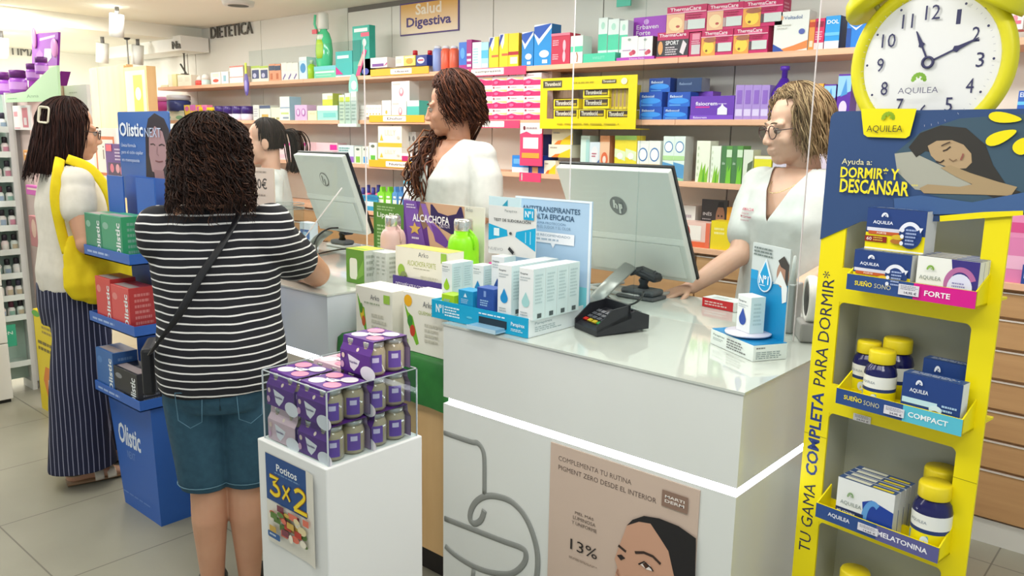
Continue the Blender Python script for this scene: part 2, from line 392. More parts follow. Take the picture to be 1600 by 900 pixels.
# ---------------------------------------------------------------- yellow cardboard display with the clock on top
YEL, NAVY, SKIN = '#f0de00', '#1d3566', '#d8a888'
A0 = V((-.694, 1.895, 0)); AR = R(-8.3)
_du = V((math.cos(AR), math.sin(AR), 0)); _dn = V((-math.sin(AR), math.cos(AR), 0))
def S(px, py, off=0):
    "place on the front plane of the display (off metres in front of it): across, height"
    d = _fw + _rt*((px-800)/F_PX) - _up*((py-450)/F_PX); o = V((0, 0, EYE)); a = A0 - _dn*off
    t = (a-o).dot(_dn)/d.dot(_dn); p = o+d*t; return (p-a).dot(_du), p.z
def SS(off, *pts): return [S(x, y, off) for x, y in pts]
def logo(x, y, r, a, col):
    "small flower mark: r across, a = width/height of the face"
    out = []
    for k in range(9):
        t = R(k*22.5)
        cx, cy = x+r*.72*math.cos(t), y+r*a*.72*math.sin(t)
        out.append(('e', cx, cy, r*.26, r*a*.26, col))
    out += [('e', x-r*.45, y+r*a*.1, r*.17, r*a*.17, col), ('e', x+r*.45, y+r*a*.1, r*.17, r*a*.17, col), ('e', x, y+r*a*.34, r*.17, r*a*.17, col)]
    return out
disp = thing('cardboard_display', 'tall yellow and navy cardboard floor display with a clock on top', 'display stand', A0, AR)
WD = .392
# front frame with four openings
ops_px = [[(1346, 318), (1556, 340), (1545, 445), (1335, 425)], [(1338, 481), (1533, 504), (1514, 646), (1322, 612)], [(1320, 657), (1505, 697), (1488, 836), (1301, 792)], [(1291, 829), (1478, 881), None, None]]
zz = [(S(*o[0])[1], S(*o[1])[1]) for o in ops_px]
OPEN = []
for o in ops_px:
    (u0, z1), (u1, z1b) = S(*o[0]), S(*o[1]); z1 = (z1+z1b)/2
    z0 = (S(*o[3])[1]+S(*o[2])[1])/2 if o[2] else .38
    OPEN.append((z0, z1))
UO0, UO1 = .058, .345
OPEN += [(.10, .30)]
b = MB(); ym = mt(YEL, .45)
zt = S(1590, 333)[1]
b.box(0, 0, 0, UO0, .006, zt, ym); b.box(UO1, 0, 0, WD, .006, zt, ym)
edges = [zt]+[z for o in OPEN for z in (o[1], o[0])]+[0]
for k in range(0, len(edges), 2): b.box(UO0, 0, edges[k+1], UO1, .006, edges[k], ym)
for z0, z1 in OPEN:      # rounded upper corners of the openings
    for sx, cx in ((1, UO0), (-1, UO1)):
        r = .014; pts = [(cx, z1)] + [(cx+sx*(r-r*math.cos(R(a))), z1-r+r*math.sin(R(a))) for a in range(0, 91, 15)]
        pts = [(cx, z1), (cx, z1-r)] + pts[1:]
        b.add([(x, .001, z) for x, z in pts], [list(range(len(pts)))], ym); b.add([(x, .005, z) for x, z in pts], [list(range(len(pts)))], ym)
FT = FRONT(0, 0, 0)
def vtext(s, k, pa, pb, u0, u1, col):
    "lettering that reads upwards on the left column"
    za, zb = S(*pa)[1], S(*pb)[1]
    b.art(frame((u1, 0, za), (0, 0, 1), (-1, 0, 0)), zb-za, u1-u0, [(k, s, 0, 0, 1, 1, col)])
vtext('TU GAMA', 't', (1258, 862), (1272, 757), .012, .042, '#2b2d48')
vtext('COMPLETA', 'B', (1275, 745), (1290, 615), .012, .042, '#253c86')
vtext('PARA', 't', (1290, 605), (1298, 545), .012, .042, '#2b2d48')
vtext('DORMIR*', 't', (1298, 536), (1312, 427), .012, .042, '#2b2d48')
for za in (S(1260, 676)[1],): b.box(-.0003, -.0004, za, UO0, 0, za+.0012, '#9c9000'); b.box(UO1, -.0004, za+.002, WD+.0003, 0, za+.0032, '#9c9000')
b.build('front_frame', disp)
# body with grey inside
GIN = mt('#b3b5a8', .6)
b = MB(); DB = .11
b.box(UO0-.012, .006, 0, UO0-.004, DB, zt, GIN); b.box(UO1+.002, .006, 0, UO1+.006, DB, zt, GIN); b.box(UO0-.012, DB, 0, UO1+.006, DB+.004, zt, GIN)
b.build('body', disp, label='grey inner box of the display')
# header board: navy picture of a sleeper
b = MB()
(hx0, hz1), (hx1, _) = S(1303, 174), S(1604, 176)
hz0 = S(1290, 376)[1]; hx0 = -.001; hw, hh = hx1-hx0+.02, hz1-hz0
def H(px, py): u, z = S(px, py, .003); return ((u-hx0)/hw, (z-hz0)/hh)
def HH(*p): return [H(*q) for q in p]
def box2(pa, pb): x0, y0 = H(*pa); x1, y1 = H(*pb); return x0, y0, x1, y1
out = rrect(0, 0, hw, hh, .018, corners=(1, 1, 0, 0))[:12] + [(0, H(1290, 375)[1]*hh)] + [(x*hw, y*hh) for x, y in HH((1345, 346), (1470, 346), (1600, 336))]
b.prism(out, .006, mt('#2f4a78', .45), T=FRONT(hx0, -.003, hz0))
ops = [('p', HH((1398, 240), (1440, 205), (1500, 185), (1604, 178), (1604, 332), (1500, 318), (1440, 300), (1405, 278)), '#3d5566'),
       ('p', HH((1398, 240), (1424, 237), (1478, 262), (1530, 296), (1490, 302), (1430, 296), (1402, 268)), '#a8a79a'),
       ('p', HH((1420, 230), (1438, 208), (1470, 196), (1510, 200), (1540, 226), (1552, 258), (1575, 292), (1596, 300), (1560, 312), (1530, 300), (1500, 270), (1466, 240), (1446, 236), (1432, 246)), '#33302c'),
       ('p', HH((1450, 228), (1464, 220), (1488, 219), (1506, 226), (1518, 240), (1519, 254), (1510, 263), (1490, 264), (1468, 256), (1455, 243)), '#b29774'),
       ('p', HH((1470, 262), (1486, 258), (1516, 270), (1560, 284), (1590, 292), (1580, 306), (1530, 304), (1444, 302), (1437, 294), (1450, 288), (1500, 292), (1520, 288), (1494, 276)), '#a8906c'),
       ('s', HH((1474, 236), (1480, 234), (1486, 229)), .010, '#3b2d26'), ('s', HH((1463, 252), (1470, 254), (1476, 250)), .010, '#3b2d26'), ('s', HH((1484, 248), (1490, 252), (1496, 249)), .008, '#84684e'), ('s', HH((1502, 250), (1505, 244), (1506, 240)), .012, '#93584e'),
       ('s', HH((1472, 228), (1480, 224), (1486, 222)), .008, '#4a382e'),
       ('p', HH((1398, 310), (1440, 305), (1520, 316), (1604, 300), (1604, 332), (1400, 336)), '#3f5f90'),
       ('p', HH((1470, 346), (1470, 337), (1540, 331), (1600, 329), (1600, 336)), YEL)]
for c, rx, ry, a in (((1572, 184), 26, 8, -6), ((1566, 214), 26, 9, 22), ((1597, 228), 14, 11, 60)):
    pts = []
    for k in range(20):
        t = 2*math.pi*k/20; x = rx*math.cos(t); y = ry*math.sin(t)*(1-.35*math.cos(t)); ca, sa = math.cos(R(a)), math.sin(R(a))
        pts.append(H(c[0]+x*ca+y*sa, c[1]-x*sa+y*ca))
    ops.append(('p', pts, YEL))
ops += [('t', 'Ayuda a:', *box2((1317, 259), (1365, 249)), '#e8dfa8'), ('B', 'DORMIR* Y', *box2((1315, 277), (1408, 263)), '#f1e02a'), ('B', 'DESCANSAR', *box2((1314, 300), (1424, 284)), '#f1e02a'), ('t', '***', *box2((1426, 291), (1437, 288)), '#f1e02a')]
tab = HH((1348, 170), (1435, 170), (1424, 212), (1418, 216), (1358, 214), (1352, 210))
ops += [('p', tab, YEL)]
cx, cy = H(1391, 185)
ops += logo(cx, cy, .035, hw/hh, '#8fae1f') + [('t', 'AQUILEA', *box2((1358, 208), (1415, 196)), '#4c4a20')]
b.art(FRONT(hx0, -.003, hz0), hw, hh, ops); b.build('header_board', disp, label='navy header with a sleeping woman')
# clock
ccu, ccz = S(1447, 97, 0); rr_ = abs(S(1577, 97)[0]-S(1322, 97)[0])/2
CKT = lambda y=0: frame((ccu, y, ccz), (1, 0, 0))
b = MB(); n = 64
prof = [(rr_, -.012), (rr_, .004), (rr_*.965, .010), (rr_*.87, .010), (rr_*.835, .002), (rr_*.83, -.012)]
b.lathe(prof, mt('#dcd31e', .4), 64, T=frame((ccu, .012, ccz), (1, 0, 0)), cap=False)
ck = b.build('clock_topper', disp, label='round yellow alarm clock top')
b = MB(); b.prism([(rr_*.85*math.cos(2*math.pi*k/n), rr_*.85*math.sin(2*math.pi*k/n)) for k in range(n)], .008, mt('#e3e3e3', .5), T=CKT(.012))
fr = []; q = rr_*.85
INK = '#34345c'
def num(s, a, r=.71, h=.125):
    wd_ = h*{'1': .36, '11': .95}.get(s, .62*len(s)); x, y = r*math.sin(R(a)), r*math.cos(R(a))
    return ('t', s, .5+x/2-wd_/2/2, .5+y/2-h/2/2*1.2, .5+x/2+wd_/2/2, .5+y/2+h/2/2*1.2, INK)
for i in range(1, 13): fr.append(num(str(i), i*30, h=.17))
for i in range(12): a = R(i*30); fr.append(('e', .5+.90/2*math.sin(a), .5+.90/2*math.cos(a), .009, .009, INK))
for i in range(60):
    a = R(i*6)
    if i % 5: fr.append(('s', [(.5+.455*math.sin(a), .5+.455*math.cos(a)), (.5+.47*math.sin(a), .5+.47*math.cos(a))], .003, '#a9a9b8'))
fr += logo(.49, .37, .055, 1, '#7fae3c') + [('t', 'AQUILEA', .35, .265, .64, .315, '#6a6880')]
b.art(frame((ccu-q, .012, ccz-q), (1, 0, 0)), 2*q, 2*q, fr); b.build('clock_face', ck, label='white dial')
hb = lambda: frame((ccu, .0112, ccz), (1, 0, 0))
def hand(a, L, name):
    b = MB(); s, c = math.sin(R(a)), math.cos(R(a)); P = lambda r, o: (r*s+o*c, r*c-o*s)
    pts = [P(.012, -.0018), P(L*.5, -.0018), P(L*.55, -.007), P(L*.62, -.004), P(L, -.001), P(L, .001), P(L*.62, .004), P(L*.55, .007), P(L*.5, .0018), P(.012, .0018)]
    b.prism(pts, .001, INK, T=frame((ccu, .009, ccz), (1, 0, 0))); b.build(name, ck, label='dark clock hand')
hand(-25, rr_*.43, 'hour_hand'); hand(65.5, rr_*.62, 'minute_hand')
b = MB(); b.lathe([(.008, -.001), (.008, .002), (.013, .002), (.013, -.001), (.008, -.001)], INK, 24, T=frame((ccu, .008, ccz), (1, 0, 0)), cap=False); b.build('hub_ring', ck, label='dark ring at the hands')
for px, py, a in ((1362, 2, 34), (1552, -6, -30)):
    u, z = S(px, py, 0); b = MB()
    b.lathe([(.062, -.012), (.064, -.002), (.055, .018), (.035, .032), (.012, .038), (.004, .038)], mt('#d8cf1a', .35), 28, T=M.Translation((u, .012, z)) @ M.Rotation(R(-a), 4, 'Y'))
    b.lathe([(.006, -.025), (.006, 0)], mt('#8e8c40', .4), 10, T=M.Translation((u, .012, z)) @ M.Rotation(R(-a), 4, 'Y'))
    b.build('clock_bell', ck, label='yellow bell')
# trays
def tray(pts, cols, texts, tags, dep=.062, name='tray'):
    (u0, z1), (u1, z1r) = S(*pts[0], dep), S(*pts[1], dep); (_, z0), (_, z0r) = S(*pts[3], dep), S(*pts[2], dep)
    z1 = (z1+z1r)/2; z0 = (z0+z0r)/2; b = MB(); ym = mt(YEL, .45)
    b.box(u0, -dep, z0, u1, -dep+.004, z1, ym); b.box(u0, -dep, z0, u1, DB, z0+.005, ym)
    for u, s in ((u0, 1), (u1, -1)):   # sloping cheeks
        pp = [(-dep, z0), (-dep, z1), (0, z1+.03), (0, z0)]; a = [(u, y, z) for y, z in pp]+[(u+s*.003, y, z) for y, z in pp]
        b.add(a, [(0, 1, 2, 3), (7, 6, 5, 4), (0, 4, 5, 1), (1, 5, 6, 2), (2, 6, 7, 3)], ym)
    W, Hh = u1-u0, z1-z0; split = (S(cols[2], pts[0][1], dep)[0]-u0)/W
    b.art(FRONT(u0, -dep, z0), W, Hh, [('r', 0, 0, split, 1, cols[0]), ('r', split, 0, 1, 1, cols[1])]+texts)
    t = b.build(name, disp)
    for (ta, tb, txt) in tags:
        x0, zz1 = S(*ta, dep); x1, zz0 = S(*tb, dep); g = MB(); g.box(x0, -dep-.0045, zz0, x1, -dep-.0025, zz1, '#dddbe2')
        g.art(FRONT(x0, -dep-.0045, zz0), x1-x0, zz1-zz0, [('g', .1, .5, .95, .95, 3, '#9a98a6'), ('b', txt, .3, .1, .9, .38, '#5c5a6e')]); g.build('price_tag', t, label='small white price tag')
    return z0+.005, u0, u1
T1 = tray([(1324, 429), (1527, 454), (1527, 481), (1324, 454)], ('#2a4a86', '#d4128a', 1430), [('B', 'SUEÑO', .07, .34, .215, .70, '#f0dc2e'), ('t', 'SONO', .235, .34, .37, .62, '#cfc9a0'), ('B', 'FORTE', .63, .33, .82, .66, '#f6eef2')], [((1406, 443), (1436, 464), '14,95 €')])
T2 = tray([(1307, 612), (1506, 649), (1501, 676), (1306, 635)], ('#2a4a86', '#58bcd2', 1414), [('B', 'SUEÑO', .07, .4, .225, .75, '#f0dc2e'), ('t', 'SONO', .24, .36, .37, .66, '#cfc9a0'), ('B', 'COMPACT', .60, .36, .90, .68, '#f0f6f8')], [((1383, 632), (1413, 653), '24,95 €')])
T3 = tray([(1275, 794), (1469, 847), (1465, 871), (1275, 816)], ('#2a4a86', '#5b5c92', 1373), [('B', 'AQUILEA', .11, .36, .30, .68, '#dfe4ee'), ('B', 'MELATONINA', .53, .34, .92, .68, '#f2f0f8')], [((1342, 815), (1372, 838), '14,65 €')])
g = MB(); x0, z1 = S(1334, 645, .002); x1, z0 = S(1360, 663, .002); g.box(x0, -.003, z0, x1, -.001, z1, '#dddbe2'); g.art(FRONT(x0, -.003, z0), x1-x0, z1-z0, [('g', .1, .5, .95, .95, 3, '#9a98a6'), ('b', '24,93 €', .2, .1, .9, .38, '#5c5a6e')]); g.build('price_tag', disp, label='white price tag stuck on the frame')
z4 = S(1330, 905, .0)[1]-.14
g = MB(); g.box(.03, -.06, z4-.03, .36, DB, z4, mt(YEL, .45)); g.box(.03, -.06, z4-.03, .36, -.056, z4+.03, mt(YEL, .45)); g.build('tray', disp)
def onstand(u, y, z): p = A0+_du*u+_dn*y; return (p.x, p.y, z)
BLUEBOX = [('r', 0, 0, 1, .42, YEL), ('r', 0, .42, 1, 1, '#24407e'), ('r', 0, .02, 1, .06, '#f4f2e4'), ('r', .02, .46, .62, .54, '#dcdcea'), ('r', .05, .38, .60, .46, '#c25a2c'), ('b', 'FORTE', .2, .4, .36, .445, '#f4e6d8'), ('r', .0, .20, .38, .34, '#8c2418'), ('b', '60', .03, .23, .12, .31, '#f2e2d8'), ('g', .15, .22, .36, .33, 2, '#e2b84a'), ('e', .77, .42, .19, .30, '#24407e'), ('o', .76, .40, .2, .34, .09, 35, 160, '#e8eaf4'), ('p', [(.90, .62), (.97, .62), (.93, .50)], '#e8eaf4'), ('e', .55, .26, .10, .06, '#b4702a'), ('e', .57, .36, .10, .06, '#d9b62a')] + logo(.33, .83, .055, 1.6, '#eef0f8') + [('b', 'AQUILEA', .15, .63, .49, .72, '#eef0f8')] + [('e', .66, y, .03, .05, '#e8eaf4') for y in (.55, .40, .24)] + [('g', .72, .2, .9, .6, 5, '#9fb0d8')]
WHBOX = [('r', 0, 0, 1, 1, '#ecece6'), ('p', [(.55, 1), (1, 1), (1, 0), (.72, 0), (.62, .4)], '#3a2f7e'), ('o', .72, .42, .26, .42, .12, 20, 200, '#b56a9e'), ('e', .72, .34, .2, .34, '#dcdcf0'), ('r', 0, .18, .5, .34, '#5b2a6e'), ('b', 'SUEÑO SONO', .02, .23, .36, .30, '#f0e6f0'), ('e', .5, .22, .09, .12, '#9c8a2c'), ('t', 'AQUILEA', .06, .44, .42, .55, '#6c7a6c'), ('r', 0, 0, 1, .05, '#e0a848')] + logo(.24, .72, .06, 1.6, '#88b24a') + [('g', .62, .15, .85, .5, 5, '#8a86b4')]
CYBOX = [('r', 0, 0, 1, 1, '#1f3f80'), ('r', 0, .0, .62, .30, YEL), ('r', .02, .36, .62, .48, '#bfe0ea'), ('e', .60, .34, .11, .09, '#cfe6ee'), ('e', .60, .22, .10, .1, '#6a4a2a'), ('b', 'AQUILEA', .14, .60, .46, .70, '#e8edf6'), ('g', .70, .06, .95, .5, 5, '#9fc0e0'), ('r', .88, 0, 1, .2, YEL)] + logo(.30, .82, .055, 1.7, '#e8edf6')
MELBOX = [('r', 0, 0, 1, 1, '#e6e8e6'), ('p', [(.46, .62), (.62, .72), (1, .60), (1, .0), (.62, 0), (.5, .25)], '#1c3f9a'), ('o', .66, .22, .2, .5, .12, 60, 190, '#5d9ad8'), ('r', 0, .18, .5, .34, '#1d2c5e'), ('b', 'MELATONINA', .03, .22, .36, .29, '#f0f0f4'), ('t', 'AQUILEA', .08, .42, .46, .52, '#7d8a84'), ('r', 0, 0, .6, .06, YEL), ('r', .6, 0, 1, .04, YEL)] + logo(.26, .66, .055, 1.7, '#8aa97a')
def carton(w, d, h, base, front, side=None, top=None, bev=.0012):
    b = MB(); b.box(-w/2, 0, 0, w/2, d, h, base if not isinstance(base, str) else mt(base, .4), bev, seg=1)
    b.art(FRONT(-w/2, 0, 0), w, h, front)
    if side: b.art(RIGHT(w/2, 0, 0), d, h, side)
    if top: b.art(TOP(-w/2, 0, h), w, d, top)
    return b
def meds(px0, px1, pyb, pyt, off, z0, base, ops, label, d, group=None, n=1, gap=.026, side=None, top=None, grouplab=None):
    u0 = S(px0, pyb, off)[0]; u1 = S(px1, pyb, off)[0]; h = S((px0+px1)/2, pyt, off)[1]-z0; first = None
    for k in range(n):
        if k == 0:
            first = carton(u1-u0, d, h, base, ops, side, top).build('medicine_box', None, onstand((u0+u1)/2, -off, z0), AR, label, 'medicine box', group)
        else:
            o = first.copy(); COL.objects.link(o); o.location = onstand((u0+u1)/2, -off+k*gap, z0)
            o['label'] = grouplab.format(ORD(k-1)) if '{}' in grouplab else grouplab
    return z0+h
TOPB = [('r', 0, 0, 1, 1, '#31508c'), ('g', .1, .2, .9, .8, 3, '#b9c2d8')]
zt1 = meds(1331, 1421, 447, 394, .052, T1[0], '#e9e9e4', BLUEBOX, 'navy and yellow medicine box at the left of the display\'s top tray', .05, top=TOPB, side=[('r', 0, 0, 1, 1, '#d9dbdc')])
meds(1429, 1527, 455, 404, .052, T1[0], '#e9e9e4', WHBOX, 'white and purple medicine box in front on the display\'s top tray', .022, 'white and purple boxes on the top tray', 4, .024, side=[('r', 0, 0, 1, 1, '#e2e2da')], top=[('r', 0, .1, 1, .9, '#4a5578'), ('r', .1, .3, .6, .6, '#c8c0a0')], grouplab='white and purple medicine box on the top tray, {} behind the front one')
meds(1350, 1443, 395, 327, .03, zt1+.0005, '#e9e9e4', BLUEBOX, 'navy and yellow medicine box lying on top of the boxes in the top tray', .05, top=TOPB, side=[('r', 0, 0, 1, 1, '#dcdee0')])
meds(1437, 1522, 618, 566, -.02, T2[0], '#1f3f80', CYBOX, 'navy medicine box at the back of the middle tray', .03, top=TOPB)
meds(1405, 1500, 648, 590, .052, T2[0], '#e2e6ea', CYBOX, 'navy medicine box with pale blue band in front on the middle tray', .032, top=TOPB, side=[('r', 0, 0, 1, 1, '#dfe5ea')])
meds(1303, 1394, 822, 757, .05, T3[0], '#e6e8e6', MELBOX, 'white medicine box with blue wave in front on the third tray', .022, 'white boxes with blue wave on the third tray', 4, .026, side=[('r', 0, 0, 1, 1, '#d5d8da')], top=[('r', 0, 0, 1, 1, '#3b5484'), ('r', .1, .2, .55, .8, '#d8d8c8'), ('r', .6, .1, .95, .5, '#e0cc30')], grouplab='white medicine box with blue wave on the third tray, {} behind the front one')
def jar(h, r, cap, glass, bands, txt=None):
    "bands: (z0, z1, colour) round the body in fractions of h"
    root = MB(); root.lathe([(r*.92, 0), (r, .004), (r, h*.60), (r*.9, h*.70), (r*.7, h*.755), (r*.66, h*.80)], mt(glass, .15), 28)
    for z0, z1, c in bands: root.lathe([(r*1.006, h*z0), (r*1.006, h*z1)], mt(c, .4), 28, cap=False)
    c = MB(); c.lathe([(r*.80, h*.78), (r*.82, h*.79), (r*.82, h*.965), (r*.76, h), (.001, h)], mt(cap, .4), 28)
    return root, c
def bottle(px, pyb, pyt, off, z0, label, gname=None):
    u = S(px, pyb, off)[0]; h = S(px, pyt, off)[1]-z0
    t = thing('supplement_bottle', label, 'bottle', onstand(u, -off, z0), AR-R(20), gname)
    r = .0345*h/.13
    a, c = jar(h, r, '#e8d21e', '#191a52', [(.36, .57, '#e9eae4'), (.30, .36, '#24386e'), (.03, .30, YEL)])
    for (s, z, sz, col) in (('AQUILEA', .43, .05, '#7d8894'),):   # lettering wrapped on the label
        vs, fs, asp = text_geo(s, 0); a.add([((r*1.015)*math.sin((x-.5)*1.0), -(r*1.015)*math.cos((x-.5)*1.0), h*(z+y*sz)) for x, y in vs], fs, col)
    pt = [(((x-.5)*1.3), .08+.20*y) for x, y in rrect(0, 0, 1, 1, .2)]
    a.add([(r*1.012*math.sin(x), -r*1.012*math.cos(x), h*z) for x, z in pt], [list(range(len(pt)))], '#5f9fc8')
    pt = [(.45+.22*math.cos(R(k*15)), .18+.08*math.sin(R(k*15))) for k in range(24)]
    a.add([(r*1.016*math.sin(x), -r*1.016*math.cos(x), h*z) for x, z in pt], [list(range(len(pt)))], '#dce8f4')
    a.build('glass_body', t); c.build('cap', t, label='yellow cap'); return t
bottle(1372, 622, 545, .018, T2[0], 'navy bottle with yellow cap in front on the middle tray')
bottle(1352, 606, 531, -.056, T2[0], 'navy bottle with yellow cap, rear left on the middle tray')
bottle(1396, 605, 527, -.06, T2[0], 'navy bottle with yellow cap, rearmost on the middle tray')
bottle(1452, 840, 750, .012, T3[0], 'navy bottle with yellow cap in front on the third tray')
bottle(1461, 815, 727, -.066, T3[0], 'navy bottle with yellow cap at the back of the third tray')
bottle(1327, 985, 886, -.02, z4, 'yellow-capped bottle on the lowest tray at the bottom of the picture')
# ---------------------------------------------------------------- things on counter 1
CT = .981
def obj_box(name, label, cat, loc, w, d, h, base, front=(), side=None, top=None, rz=0, group=None, rough=.4):
    b = MB(); b.box(0, 0, 0, w, d, h, mt(base, rough), .001, seg=1)
    if front: b.art(FRONT(), w, h, front)
    if side: b.art(RIGHT(w), d, h, side)
    if top: b.art(TOP(0, 0, h), w, d, top)
    return b.build(name, None, loc, rz, label, cat, group)
CYAN = '#10a3cf'
# antiperspirant tray
tl, tr, tb = at(674, 495, z=CT), at(831, 527, z=CT), at(872, 500, z=CT)
tx0, ty0 = tl.x, 1.735; tw = tr.x-tl.x; td = .27
t = thing('counter_display_tray', 'cyan cardboard tray of white boxes at the left end of the front counter', 'display tray', (tx0, ty0, CT))
b = MB(); hF = .058
b.box(0, 0, 0, tw, .004, hF, mt(CYAN, .4)); b.box(0, .004, 0, tw, td, .05, mt('#e4eef0', .4)); b.box(tw-.004, .004, .05, tw, td, hF, mt('#e9f0f0', .4)); b.box(0, .004, .05, .004, td, hF, mt(CYAN, .4))
b.art(FRONT(), tw, hF, [('B', 'Nº1', .05, .34, .135, .80, '#f0f8fa'), ('g', .15, .2, .33, .8, 4, '#e4f4f8'), ('e', .42, .42, .03, .06, '#5cc4e0'), ('g', .52, .72, .82, .86, 1, '#e8f6fa'), ('b', 'Parapirex', .845, .42, .975, .68, '#eef8fa'), ('g', .845, .2, .975, .36, 2, '#d8f0f6')])
b.art(RIGHT(tw, 0, 0), td, hF, [('t', 'Parapirex', .12, .55, .42, .72, '#8aa2a8'), ('g', .12, .2, .6, .5, 3, '#a9bcc0')])
b.box(tw*.52, -.0012, .012, tw*.80, 0, .036, mt('#20303c'))
b.build('tray_body', t)
b = MB(); b.box(tw*.50, -.045, .004, tw*.79, .0, .0075, mt('#a9cfe4', .3)); b.box(tw*.505, -.04, .0075, tw*.785, -.002, .0155, mt('#86b4d2', .3)); b.box(tw*.5, -.046, .004, tw*.79, -.044, .016, mt('#bcd8e6', .3)); b.build('leaflet_drawer', t, label='pale blue stack of leaflets in the slot')
# backboard
q0, q1 = at(806, 306, Y=ty0+td), at(926, 313, Y=ty0+td)
bw_, bz = q1.x-q0.x, q0.z-CT
b = MB(); b.box(q0.x-tx0, td-.001, 0, q1.x-tx0, td+.004, bz, mt('#a9c6e0', .45))
o1 = lambda y: ('r', 0, y, 1, y+.02, '#a9c6e0')
b.art(FRONT(q0.x-tx0, td-.001, 0), bw_, bz, [('r', 0, 0, 1, .30, '#79cdd8'), ('r', .97, 0, 1, 1, '#e6eef4'), ('r', 0, .985, 1, 1, '#e6eef4'),
  ('b', 'ANTITRANSPIRANTES', .10, .885, .86, .93, '#3c5a76'), ('b', 'ALTA EFICACIA', .27, .825, .79, .87, '#30506e'), ('t', 'MÁXIMA PROTECCIÓN', .25, .785, .68, .81, '#5b7c9a'), ('t', 'CON EL SUDOR Y EL OLOR', .25, .75, .75, .775, '#7894ae'),
  ('p', [(.22, .63), (.80, .63), (.80, .72), (.22, .72)], '#eceef2'), ('p', [(.5, .63), (.56, .63), (.53, .59)], '#eceef2'), ('t', 'MÁS RECOMENDADO', .25, .685, .75, .71, '#7d95ac'), ('g', .25, .645, .75, .675, 1, '#a9b9c8')])
b.build('backboard', t, label='pale blue lettered backboard')
# the sweat test card
q0, q1 = at(764, 320, Y=ty0+.19), at(838, 326, Y=ty0+.19); zb = at(800, 400, Y=ty0+.19).z
cw, ch = q1.x-q0.x, q0.z-zb
b = MB(); b.box(q0.x-tx0, .19, zb-CT, q1.x-tx0, .193, q0.z-CT, mt('#dcdcd8', .45)); 
b.art(FRONT(q0.x-tx0, .19, zb-CT), cw, ch, [('p', [(.0, .27), (.0, .62), (.40, .52), (.42, .40)], CYAN), ('p', [(1, .15), (1, .62), (.6, .50), (.58, .40)], CYAN), ('r', .12, .38, .24, .54, '#dcecf0'), ('s', [(.8, .3), (.8, .52)], .02, '#a8dcea'), ('s', [(.9, .28), (.9, .54)], .02, '#a8dcea'),
   ('b', 'TEST DE SUDORACIÓN', .12, .69, .90, .76, '#33363a'), ('t', 'Parapirex', .36, .88, .62, .94, '#7d8486'), ('e', .49, .46, .03, .03, '#4a4c50'), ('r', .76, .77, .97, 1, CYAN), ('B', 'Nº1', .79, .82, .95, .95, '#eaf4f8'), ('s', [(.46, .16), (.52, .10), (.56, .06)], .07, '#2a2c30'), ('t', 'NUEVO', .02, .08, .34, .14, '#9a9c9e')])
b.build('test_card', t, label='white card lettered as a sweat test')
b = MB(); q2, q3 = at(764, 306, Y=ty0+.20), at(814, 308, Y=ty0+.20)
b.box(q2.x-tx0, .20, zb-CT, q3.x-tx0, .203, q2.z-CT, mt('#c9e2e8', .45)); b.art(FRONT(q2.x-tx0, .20, zb-CT), q3.x-q2.x, q2.z-zb, [('p', [(.42, .84), (.6, .84), (.6, .96)], '#2a9bb8')]); b.build('test_card', t, label='white card with a teal corner, behind the first')
# pocket blocks
def drop(c, x=.5, y=.36, r=.26, a=1.0, hi=None):
    pts = []
    for k in range(25):
        an = R(-215+250*k/24); pts.append((x+r*math.cos(an), y+r*a*math.sin(an)))
    return [('p', pts+[(x, y+r*a*2.05)], c)]
W_, H_ = .054, .15
def pbox(px, py, k, col, label, w=W_, h=H_, dz=.052, group=None, n=1, name='lotion_box', yy=None, glab=None):
    p = at(px, py, z=CT+dz) if yy is None else at(px, py, Y=yy)
    fr = [('b', 'Parapirex', .10, .86, .62, .91, '#596064'), ('g', .1, .74, .8, .84, 2, '#b9c2c4')]+drop(col, .5, .34, .27, w/h)
    if n > 1 or dz == .052: fr += [('g', .15, .06, .8, .16, 2, '#aab4b6')]
    side = [('r', 0, 0, 1, 1, '#cfe3e4'), ('g', .15, .3, .85, .9, 9, '#b3ccce'), ('r', .35, .03, .7, .12, '#4d5a5c')]
    o = obj_box(name, label, 'box', (p.x, p.y if yy is None else yy, CT+dz), w, w, h, '#e9eceb', fr, side, rz=0, group=group)
    for k in range(1, n):
        c = o.copy(); COL.objects.link(c); c.location.y += k*(w+.001); c['label'] = glab.format(ORD(k))
    return p
yA = ty0+.008
pbox(810, 490, 0, '#a3d3d2', 'white box with mint drop, front right corner of the cyan tray', n=4, yy=yA, group='tall boxes with mint drop', glab='white box with mint drop, {} in the row behind the front one')
pbox(777, 483, 0, '#1790cf', 'white box with bright blue drop, front of its row in the cyan tray', n=4, yy=yA, group='tall boxes with blue drop', glab='white box with bright blue drop, {} in the row behind the front one')
pbox(767, 478, 0, '#2a4f95', 'white box with navy drop, part hidden left of the bright blue one', yy=yA+.112, dz=.052)
pbox(738, 470, 0, '#1b86c4', 'short white box with blue drop in the cyan tray', w=.048, h=.115, yy=yA+.10, dz=.052)
pbox(690, 462, 0, '#9fcf2a', 'short white box with green drop at the left of the cyan tray', w=.048, h=.115, yy=yA+.06, dz=.052, n=2, group='green drop boxes', glab='short white box with green drop, {} behind the front one')
